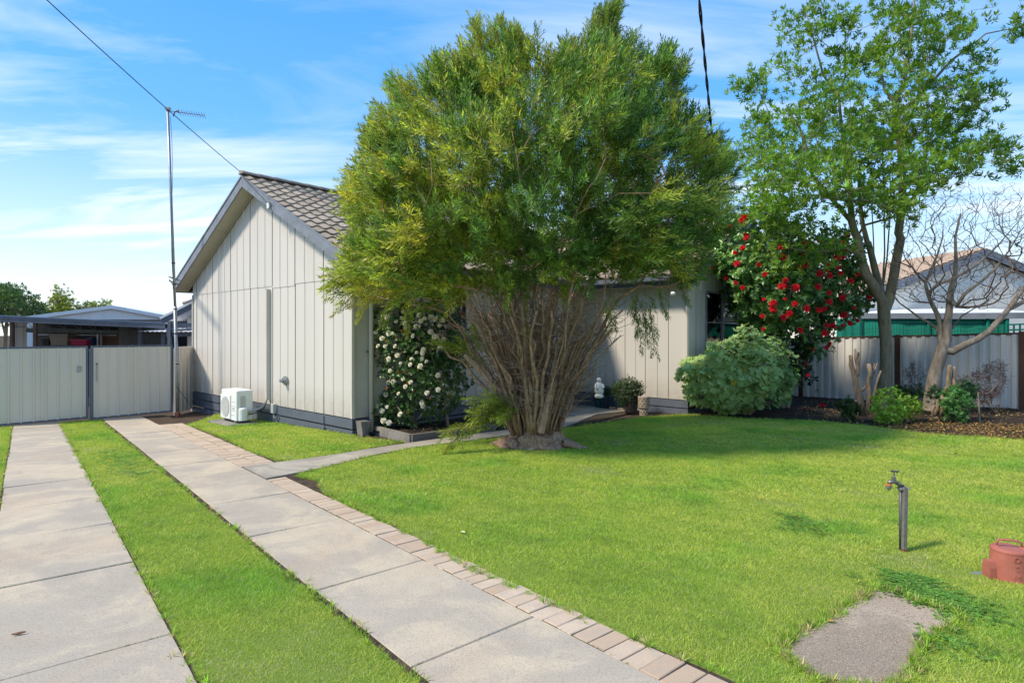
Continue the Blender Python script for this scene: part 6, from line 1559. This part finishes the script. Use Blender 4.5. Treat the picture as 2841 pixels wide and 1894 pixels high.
# small garden statue: seated robed figure
sc_ = hp(-.95, 6.35, -.14); sc_ = pt(1662, 1100, 13.3); o = empty('garden_statue', sc_, 'small white robed garden statue on the step in front of the wing wall', 'statue')
mb = lumpy(sc_ + Vector((0, 0, .02)), .10, .09, .06, 2.0, .15, .2, 3); build('base', mb, statue_m, o, smooth=True)
bm_ = lumpy(sc_ + Vector((0, 0, .18)), .095, .085, .16, 5.0, .28, .5, 3); build('robe', bm_, statue_m, o, smooth=True)
hd = lumpy(sc_ + Vector((-.005, -.01, .385)), .048, .05, .06, 7.0, .10, 0, 3); build('head', hd, statue_m, o, smooth=True)
build('arm', MB().tube([sc_ + Vector((.07, -.02, .29)), sc_ + Vector((.10, -.07, .22)), sc_ + Vector((.04, -.11, .2))], [.026, .022, .016], 8), statue_m, o, smooth=True)
build('arm', MB().tube([sc_ + Vector((-.07, -.02, .29)), sc_ + Vector((-.10, -.07, .22)), sc_ + Vector((-.03, -.11, .19))], [.026, .022, .016], 8), statue_m, o, smooth=True)
sl_ = pt(1868, 812, 13.9); o = empty('wall_light', sl_, 'small white outdoor light under the wing eave', 'light'); build('lamp_body', MB().lathe(sl_, [(.03, 0), (.055, .03), (.05, .09), (.02, .10)], 12, Vector((-.3, -.7, -.6))), white_plastic, o); build('lamp_base', MB().bar(sl_, hp(-3.0, 7.22, 2.62), .03, .03), white_plastic, o)

# ------------------------------------------------------------------ garden tap
zt_ = lambda x, y, d_=0: pt(2441 + x / 3.92, 1290 + y / 3.92, 4.51 + d_)
tb0 = at(2506, 1534)
tap = empty('garden_tap', tb0, 'weathered garden tap on an iron pipe strapped to a steel stake in the lawn', 'tap')
stake_top = zt_(277, 238, -.015); build('stake', MB().bar(tb0 + Vector((.005, 0, -.05)), stake_top, .026, .03, up=Vector((0, 1, 0))), simple('weathered_stake', (.19, .18, .165), .7, .2, var=.3, scale=25), tap)
build('rusty_foot', MB().bar(tb0 + Vector((.004, -.002, -.03)), tb0 + Vector((.006, -.002, .035)), .029, .033, up=Vector((0, 1, 0))), rust, tap)
pipe_b = zt_(228, 925, .02); pipe_b.z = gz(pipe_b.x, pipe_b.y) - .03; pipe_t = zt_(226, 245, .01)
build('pipe', MB().tube([pipe_b, pipe_t], .0125, 12), pipe_m, tap, smooth=True)
build('elbow', MB().lathe(pipe_t + Vector((0, 0, -.022)), [(.018, 0), (.021, .004), (.021, .016), (.017, .02), (.018, .034), (.014, .036)], 14), brass, tap)
for z in (.0, .006, .012): build('tie_wire', MB().tube([pipe_t + Vector((-.02, -.02, -.01 + z)), stake_top + Vector((.022, -.022, -.012 + z)), stake_top + Vector((.022, .018, -.012 + z)), pipe_t + Vector((-.018, .02, -.01 + z)), pipe_t + Vector((-.02, -.02, -.01 + z))], .0016, 5), galv, tap)
h0, h1, h2, h3 = zt_(255, 222), zt_(200, 198), zt_(150, 175), zt_(105, 185)
build('spout_arm', MB().tube([h0, h1], .0115, 12), brass, tap, smooth=True); build('coupling', MB().tube([h1 + (h1 - h2) * .25, h1 + (h2 - h1) * .25], .017, 8), brass, tap)
build('tap_body', MB().tube([h1, h2, h3, zt_(97, 205)], [.013, .0165, .016, .013], 12), brass, tap, smooth=True)
bc = zt_(152, 150); build('bonnet', MB().lathe(bc + Vector((0, 0, -.012)), [(.016, 0), (.018, .004), (.018, .012), (.013, .016), (.014, .026), (.011, .034), (.009, .040), (.006, .042)], 14), brass, tap)
build('spindle', MB().tube([bc + Vector((0, 0, .02)), zt_(157, 70)], .0045, 8), brass, tap)
tc0 = zt_(160, 66); hb = MB(); hb.tube([tc0 - Vector((.026, 0, -.003)), tc0 + Vector((.026, 0, -.003))], [.006, .0045][0], 8); hb.tube([tc0 - Vector((0, .026, 0)), tc0 + Vector((0, .026, 0))], .005, 8)
for dx_, dy_ in ((-.027, 0), (.027, 0), (0, -.027), (0, .027)): hb.lathe(tc0 + Vector((dx_, dy_, -.006)), [(.003, 0), (.0075, .003), (.0075, .009), (.003, .012)], 8)
hb.lathe(tc0 + Vector((0, 0, -.006)), [(.009, 0), (.009, .012)], 10); build('handle', hb, pipe_m, tap)
ho = zt_(95, 215); build('hose_collar', MB().lathe(ho + Vector((0, 0, -.004)), [(.019, 0), (.0215, .003), (.0215, .010), (.018, .013)], 16), orange_pl, tap)
build('hose_connector', MB().lathe(ho + Vector((0, 0, -.033)), [(.007, -.006), (.0085, .0), (.009, .004), (.019, .007), (.0205, .012), (.0205, .028), (.018, .030)], 16), grey_pl, tap)

# ------------------------------------------------------------------ red meter cover
mc = at(2790, 1628) + Vector((.135, .13, 0)); mc.z = gz(mc.x, mc.y)
mco = empty('meter_cover', mc, 'faded red cast iron cover with a looped handle and raised letters at the lawn edge', 'cover')
build('drum', MB().lathe(mc + Vector((0, 0, -.02)), [(.118, 0), (.112, .05), (.104, .21), (.106, .222), (.103, .232), (.092, .238), (.001, .240)], 36), redpaint, mco, smooth=False)
def sidebox(dirv, L, hw, ht):
    a = Vector(dirv).normalized(); b = Vector((-a.y, a.x, 0)); c = mc + a * .07 + Vector((0, 0, -.02)); pr = [(-hw, 0), (hw, 0), (hw * .9, ht * .72), (hw * .6, ht), (-hw * .6, ht), (-hw * .9, ht * .72)]
    return MB().prism([c + b * x + Vector((0, 0, z)) for x, z in pr], a * L)
build('side_box', sidebox((-1, .12, 0), .075, .045, .145), redpaint, mco); build('side_box', sidebox((1, -.1, 0), .085, .055, .15), redpaint, mco)
t_ = mc + Vector((0, 0, .222)); hv = Vector((1, -.25, 0)).normalized()
build('handle', MB().tube([t_ - hv * .072 + Vector((0, 0, -.004)), t_ - hv * .074 + Vector((0, 0, .03)), t_ - hv * .060 + Vector((0, 0, .045)), t_ + hv * .045 + Vector((0, 0, .042)), t_ + hv * .068 + Vector((0, 0, .030)), t_ + hv * .078 + Vector((0, 0, -.004))], .0075, 10), rust if False else redpaint, mco, smooth=True)
for s_ in (-.072, .078): build('handle_boss', MB().lathe(t_ + hv * s_ + Vector((0, 0, -.006)), [(.018, 0), (.016, .006), (.010, .010)], 12), redpaint, mco)
ln_ = math.atan2(-mc.x * .55, mc.y); ld = Vector((-.32, -1, 0)).normalized(); lx = Vector((-ld.y, ld.x, 0))
for i, chh in enumerate('DSM'):
    cu = bpy.data.curves.new('letter', 'FONT'); cu.body = chh; cu.size = .052; cu.extrude = .004; cu.align_x = 'CENTER'; cu.resolution_u = 3
    tmp = bpy.data.objects.new('tmp', cu); SC.collection.objects.link(tmp); dg = bpy.context.evaluated_depsgraph_get(); me = bpy.data.meshes.new_from_object(tmp.evaluated_get(dg)); bpy.data.objects.remove(tmp)
    z = .150 - i * .058; R = Matrix((lx, Vector((0, 0, 1)), ld)).transposed().to_4x4(); R.translation = mc + ld * (.1085 - (z - .06) * .03) + Vector((0, 0, z)) - Vector((0, 0, 0))
    me.materials.clear(); me.materials.append(redpaint); place('letter', me, R, mco)
pl_ = at(2712, 1598); build('metal_plate', MB().box(pl_ + Vector((.02, .02, .012)), (.045, .01, 0), (-.01, .02, 0), (0, 0, .004)), galv, label='small grey metal plate in the grass left of the red cover', cat='plate')

# ------------------------------------------------------------------ grass, clover, litter
fw_polys = [patch_poly, bed_poly]
def grass_zone(poly, y0, y1, dens, hgt, wid, holes=(), inset=.02, vis=True, k=0):
    pl = np.array(poly); x0, x1 = pl[:, 0].min(), pl[:, 0].max(); a, b = max(y0, pl[:, 1].min()), min(y1, pl[:, 1].max())
    if b <= a: return None
    if vis: lo_x, hi_x = max(x0, -1.0 * b - .8), min(x1, 1.25 * b + 1.8)
    else: lo_x, hi_x = x0, x1
    n = int((hi_x - lo_x) * (b - a) * dens); p = rng.uniform((lo_x, a), (hi_x, b), (n, 2))
    if vis: p = p[(p[:, 0] < 1.22 * p[:, 1] + 1.6) & (p[:, 0] > -.98 * p[:, 1] - .7)]; p = p[(np.abs(p[:, 0]) < .91 * p[:, 1] + .3) | (rng.uniform(size=len(p)) < .6)]
    p = p[inpoly(p, poly)]; ed = edgedist(p, poly); wob = .0 + .035 * (vnoise(np.c_[p, np.zeros(len(p))], 5.0, 2) + 1) * .5
    p = p[ed > wob + inset * 0 - .01]
    for h_ in holes:
        m = inpoly(p, h_) & (edgedist(p, h_) > .03); p = p[~m]
    dtr = np.linalg.norm((p - np.array([.42, 9.62])) / np.array([.60, .46]), axis=1); p = p[dtr > 1]
    n = len(p); P3 = np.c_[p, np.zeros(n)]
    patch1, patch2, patch3 = vnoise(P3, .9, 0), vnoise(P3, 3.1, 1), vnoise(P3, 9.0, 2)
    keep = rng.uniform(size=n) < np.clip(1.05 + .35 * patch2, .35, 1); p, patch1, patch2, patch3 = p[keep], patch1[keep], patch2[keep], patch3[keep]; P3 = P3[keep]; n = len(p)
    H = hgt * (1 + .35 * patch2 + .15 * patch3) * rng.uniform(.55, 1.35, n); H = np.maximum(H, hgt * .3)
    az = rng.uniform(0, 6.283, n); ln = rng.uniform(.2, 1.9, n) * H; face = rng.uniform(0, 6.283, n); wd = wid * rng.uniform(.7, 1.3, n)
    base = np.c_[p, gzv(p[:, 0], p[:, 1]) + .008]; sd_ = np.c_[np.cos(face), np.sin(face), np.zeros(n)] * wd[:, None] / 2
    tip = base + np.c_[np.cos(az) * ln, np.sin(az) * ln, H]
    V = np.stack([base - sd_, base + sd_, tip], 1).reshape(-1, 3)
    g1, g2, g3, dry = np.array([.41, .58, .072]), np.array([.25, .46, .058]), np.array([.53, .66, .115]), np.array([.66, .58, .36])
    t1 = np.clip(.5 + .55 * patch1, 0, 1)[:, None]; t2 = np.clip(patch2 * 1.15 + .1, 0, 1)[:, None]
    c = (g1 * (1 - t1) + g3 * t1) * (1 + .16 * vnoise(P3, .45, 2)[:, None]); c = c * (1 - t2) + g2 * t2; p4 = vnoise(P3, 24.0, 3); c = c * (1 + .22 * patch3[:, None] + .22 * p4[:, None]) * rng.uniform(.6, 1.35, (n, 1))
    dm_ = rng.uniform(size=n) < np.clip(.06 + .5 * np.clip(-patch2 - .5, 0, 1) * 2.2, 0, .62); c[dm_] = dry * rng.uniform(.5, 1.1, (dm_.sum(), 1))
    return V, np.clip(np.repeat(c, 3, 0), .01, .6)
parts = []
for poly, hs in ((lawn_main, [patch_poly]), (lawn_mid, []), (lawn_left, []), (lawn_ac, [])):
    for y0, y1, dn, hh, ww in ((1.9, 4.2, 24000, .019, .0036), (4.2, 6.2, 16000, .021, .0048), (6.2, 9, 9500, .024, .0070), (9, 13, 4600, .028, .0105), (13, 17, 2800, .032, .015)):
        z = grass_zone(poly, y0, y1, dn, hh, ww, hs)
        if z is not None and len(z[0]): parts.append(z)
V = np.concatenate([a for a, _ in parts]); C = np.concatenate([b for _, b in parts])
bigmesh('grass', V, 3, np.arange(len(V)).reshape(-1, 3), C, grass_m, kind='stuff')

# ragged tufts spilling over edges
ep = []
def along(a, b, n_, off=.03):
    for _ in range(n_): q = a.lerp(b, rnd.random()); ep.append((q.x + rnd.gauss(0, off), q.y + rnd.gauss(0, off)))
for poly, cnt_ in ((lawn_mid, 900), (patch_poly, 520), (lawn_main, 1500), (lawn_ac, 500), (lawn_left, 300)):
    per_ = sum(math.dist(poly[i], poly[(i + 1) % len(poly)]) for i in range(len(poly)))
    for i in range(len(poly)):
        a, b = Vector((*poly[i], 0)), Vector((*poly[(i + 1) % len(poly)], 0)); along(a, b, int(cnt_ * (b - a).length / per_), .018)
ep = np.array(ep); ep = ep[(ep[:, 1] > 2.2) & (np.abs(ep[:, 0]) < .92 * ep[:, 1] + .3)]
tuft = [whorl(11, .050, .0042, 1.15, .0, .35, seed=200 + k) for k in range(4)]
pe = np.c_[ep, gzv(ep[:, 0], ep[:, 1]) + .012]; gcol = np.where(rng.uniform(size=(len(pe), 1)) < .22, np.array([[.48, .40, .20]]), np.array([[.27, .42, .05]]))
foliage('edge_grass', pe, np.array([[0, 0, 1.]]) + rng.normal(size=pe.shape) * .3, rng.uniform(.6, 1.25, len(pe)), tuft, gcol, grass_m, None, 4, .25, .2)
# moss and weeds in the joints
jp = []
for J, e0, e1 in ((JL, -.19, .64), (JR, 1.49, 2.31)):
    for s_ in J[2:9]:
        for _ in range(70):
            if rnd.random() < .75: q = se(s_ + rnd.gauss(0, .006), e0 + (e1 - e0) * (rnd.random() ** 1.0)); jp.append((q.x, q.y, q.z + .012))
for _ in range(420): q = se(rnd.uniform(1.2, 7.5), 2.325 + rnd.gauss(0, .006)); jp.append((q.x, q.y, q.z + .01))
for _ in range(330): q = se(rnd.uniform(8.8, 15), 2.56 + rnd.gauss(0, .008)); jp.append((q.x, q.y, q.z + .012))
jp = np.array(jp); jm = vnoise(jp, 2.6, 3) > -.15; jp = jp[jm]
foliage('joint_moss', jp, np.array([[0, 0, 1.]]) + rng.normal(size=jp.shape) * .2, rng.uniform(.14, .34, len(jp)), tuft, (.20, .24, .05), grass_m, None, 4, .3, .2)
# clover patches
def cloverleaf(seed):
    rg = np.random.default_rng(seed); V = []; Fq = []
    for i in range(9):
        b = np.array([rg.uniform(-.04, .04), rg.uniform(-.04, .04), rg.uniform(.012, .028)])
        for j in range(3):
            a = rg.uniform(0, 6.28) if j == 0 else a + 2.09; d_ = np.array([math.cos(a), math.sin(a), .15]); s_ = np.array([-math.sin(a), math.cos(a), 0]); o_ = len(V); V += [b, b + d_ * .007 + s_ * .006, b + d_ * .014, b + d_ * .007 - s_ * .006]; Fq.append((o_, o_ + 1, o_ + 2, o_ + 3))
    return np.array(V), np.array(Fq)
clv = [cloverleaf(k) for k in range(5)]
cp_ = []
for poly_src, n_ in (([(2455, 1600), (2520, 1600), (2620, 1640), (2700, 1690), (2760, 1720), (2700, 1740), (2600, 1700), (2520, 1660), (2470, 1640)], 900), ([(2140, 1435), (2220, 1425), (2310, 1470), (2300, 1490), (2200, 1478)], 260), ([(2560, 1760), (2640, 1770), (2700, 1800), (2620, 1810), (2560, 1790)], 130), ([(255, 1258), (340, 1240), (400, 1275), (455, 1325), (400, 1340), (300, 1320)], 700)):
    pl = [P2(at(*p)) for p in poly_src]; a = np.array(pl); c = rng.uniform(a.min(0), a.max(0), (n_ * 4, 2)); c = c[inpoly(c, pl)]; ke_ = np.clip(edgedist(c, pl) / .22, 0, 1) * (.75 + .5 * vnoise(np.c_[c, c[:, :1] * 0], 5, 1)); c = c[rng.uniform(size=len(c)) < ke_][:int(n_ * .42)]; c = c + rng.normal(size=c.shape) * .09; cp_.append(c)
cp_ = np.concatenate(cp_); cp3 = np.c_[cp_, gzv(cp_[:, 0], cp_[:, 1])]
foliage('clover', cp3, np.array([[0, 0, 1.]]) + rng.normal(size=cp3.shape) * .08, rng.uniform(.7, 1.25, len(cp3)), clv, (.15, .31, .05), grass_m, None, 4, .2, .2)
# fallen leaves on bed and lawn
leafm = [broadleaf(1, .075, .028, 1.45, 0, 300 + k) for k in range(4)]
def litter(poly, n_, cols_, nm, dz, scl, mat=matte_leaf_m):
    a = np.array(poly); c = rng.uniform(a.min(0), a.max(0), (n_ * 5, 2)); c = c[inpoly(c, poly)][:n_]; p = np.c_[c, gzv(c[:, 0], c[:, 1]) + dz]
    cc = np.array(cols_)[rng.integers(0, len(cols_), len(p))]; foliage(nm, p, rng.normal(size=p.shape) * .25 + np.array([0, 0, 1.]), rng.uniform(*scl, len(p)), leafm, cc, mat, None, 6, .25, .1)
mul_vis = [P2(p) for p in (at(2200, 1155), at(2416, 1186), at(2600, 1209), at(2860, 1224), at(2880, 1150), at(2700, 1110), at(2480, 1105), at(2230, 1115))]
litter(mul_vis, 2600, [(.52, .38, .09), (.38, .22, .07), (.24, .14, .07), (.16, .10, .06), (.58, .46, .16), (.34, .16, .06)], 'leaf_litter', .03, (.3, .9))
litter([P2(p) for p in (at(2420, 1188), at(2600, 1211), at(2860, 1226), at(2860, 1180), at(2600, 1175))], 1700, [(.40, .22, .07), (.28, .14, .06), (.50, .34, .10)], 'leaf_litter', .03, (.3, .7))
litter(bed_poly, 330, [(.62, .60, .52), (.50, .45, .32), (.16, .08, .04)], 'fallen_petals', .075, (.25, .5))
litter([P2(p) for p in (at(1600, 1200), at(1900, 1160), at(2400, 1195), at(2841, 1235), at(2841, 1290), at(2300, 1260), at(1800, 1230))], 60, [(.50, .36, .05), (.42, .20, .04), (.55, .50, .25)], 'fallen_leaves', .035, (.6, 1.1))
litter([P2(p) for p in (at(900, 1230), at(990, 1218), at(1120, 1236), at(900, 1265), at(760, 1240), at(700, 1190))], 80, [(.40, .10, .08), (.30, .14, .06), (.50, .40, .3)], 'fallen_petals', .03, (.3, .6))
litter([P2(p) for p in (at(960, 1213), at(1010, 1213), at(1125, 1229), at(1050, 1240))], 260, [(.16, .09, .05), (.10, .06, .04), (.24, .16, .1)], 'leaf_litter', .028, (.25, .5))
# soil spill on worn lawn edges
def single_leaf(u, v, col_, L, label, cat='leaf', nm='fallen_leaf', dz=.03):
    p = at(u, v) + Vector((0, 0, dz)); tv, tf = broadleaf(1, L, L * .5, 1.45, 0, int(u)); R = Matrix.Rotation(rnd.uniform(0, 6.28), 3, 'Z'); mb = MB(); mb.add([p + R @ Vector(x) for x in tv], [tuple(int(i) for i in f) for f in tf])
    m = simple('fallen_leaf_colour', col_, .7); return build(nm, mb, m, label=label, cat=cat, fix=False)
single_leaf(2293, 1737, (.42, .26, .03), .045, 'curled yellow leaf lying on the left edge of the rough concrete slab')
single_leaf(2492, 1297, (.50, .38, .04), .045, 'yellow leaf on the lawn just behind the garden tap')
single_leaf(1274, 1484, (.50, .47, .28), .09, 'pale narrow leaf lying on the near lawn')
single_leaf(2104, 1389, (.55, .44, .02), .035, 'small yellow dandelion flower on the shaded lawn', 'flower', 'dandelion')
single_leaf(1305, 1278, (.55, .44, .02), .05, 'yellow dandelion flower on the lawn left of the bottlebrush base', 'flower', 'dandelion')
single_leaf(1505, 1281, (.55, .44, .02), .05, 'yellow dandelion flower on the lawn just right of the bottlebrush base', 'flower', 'dandelion')
single_leaf(527, 1460, (.45, .30, .05), .035, 'tiny tan leaf on the middle grass strip')
ff = at(2281, 1134) + Vector((0, 0, .05)); ffo = place('fallen_flower', red_b[0], Matrix.Translation(ff) @ Matrix.Scale(1.7, 4), None); tag(ffo, 'big fallen red camellia flower on the dark soil of the bed', 'flower')
ff = at(2232, 1141) + Vector((0, 0, .04)); ffo = place('fallen_flower', red_b[1], Matrix.Translation(ff) @ Matrix.Scale(.8, 4), None); tag(ffo, 'smaller fallen red flower left of the big one in the bed', 'flower')
bc0 = at(52, 1771) + Vector((0, 0, .032)); build('bark_chip', MB().tube([bc0 - Vector((.03, .012, 0)), bc0, bc0 + Vector((.028, .014, .002))], [.004, .009, .004], 6), simple('bark_chip_brown', (.22, .12, .07), .9), label='brown curled bark chip lying on the left concrete wheel strip', cat='bark chip')
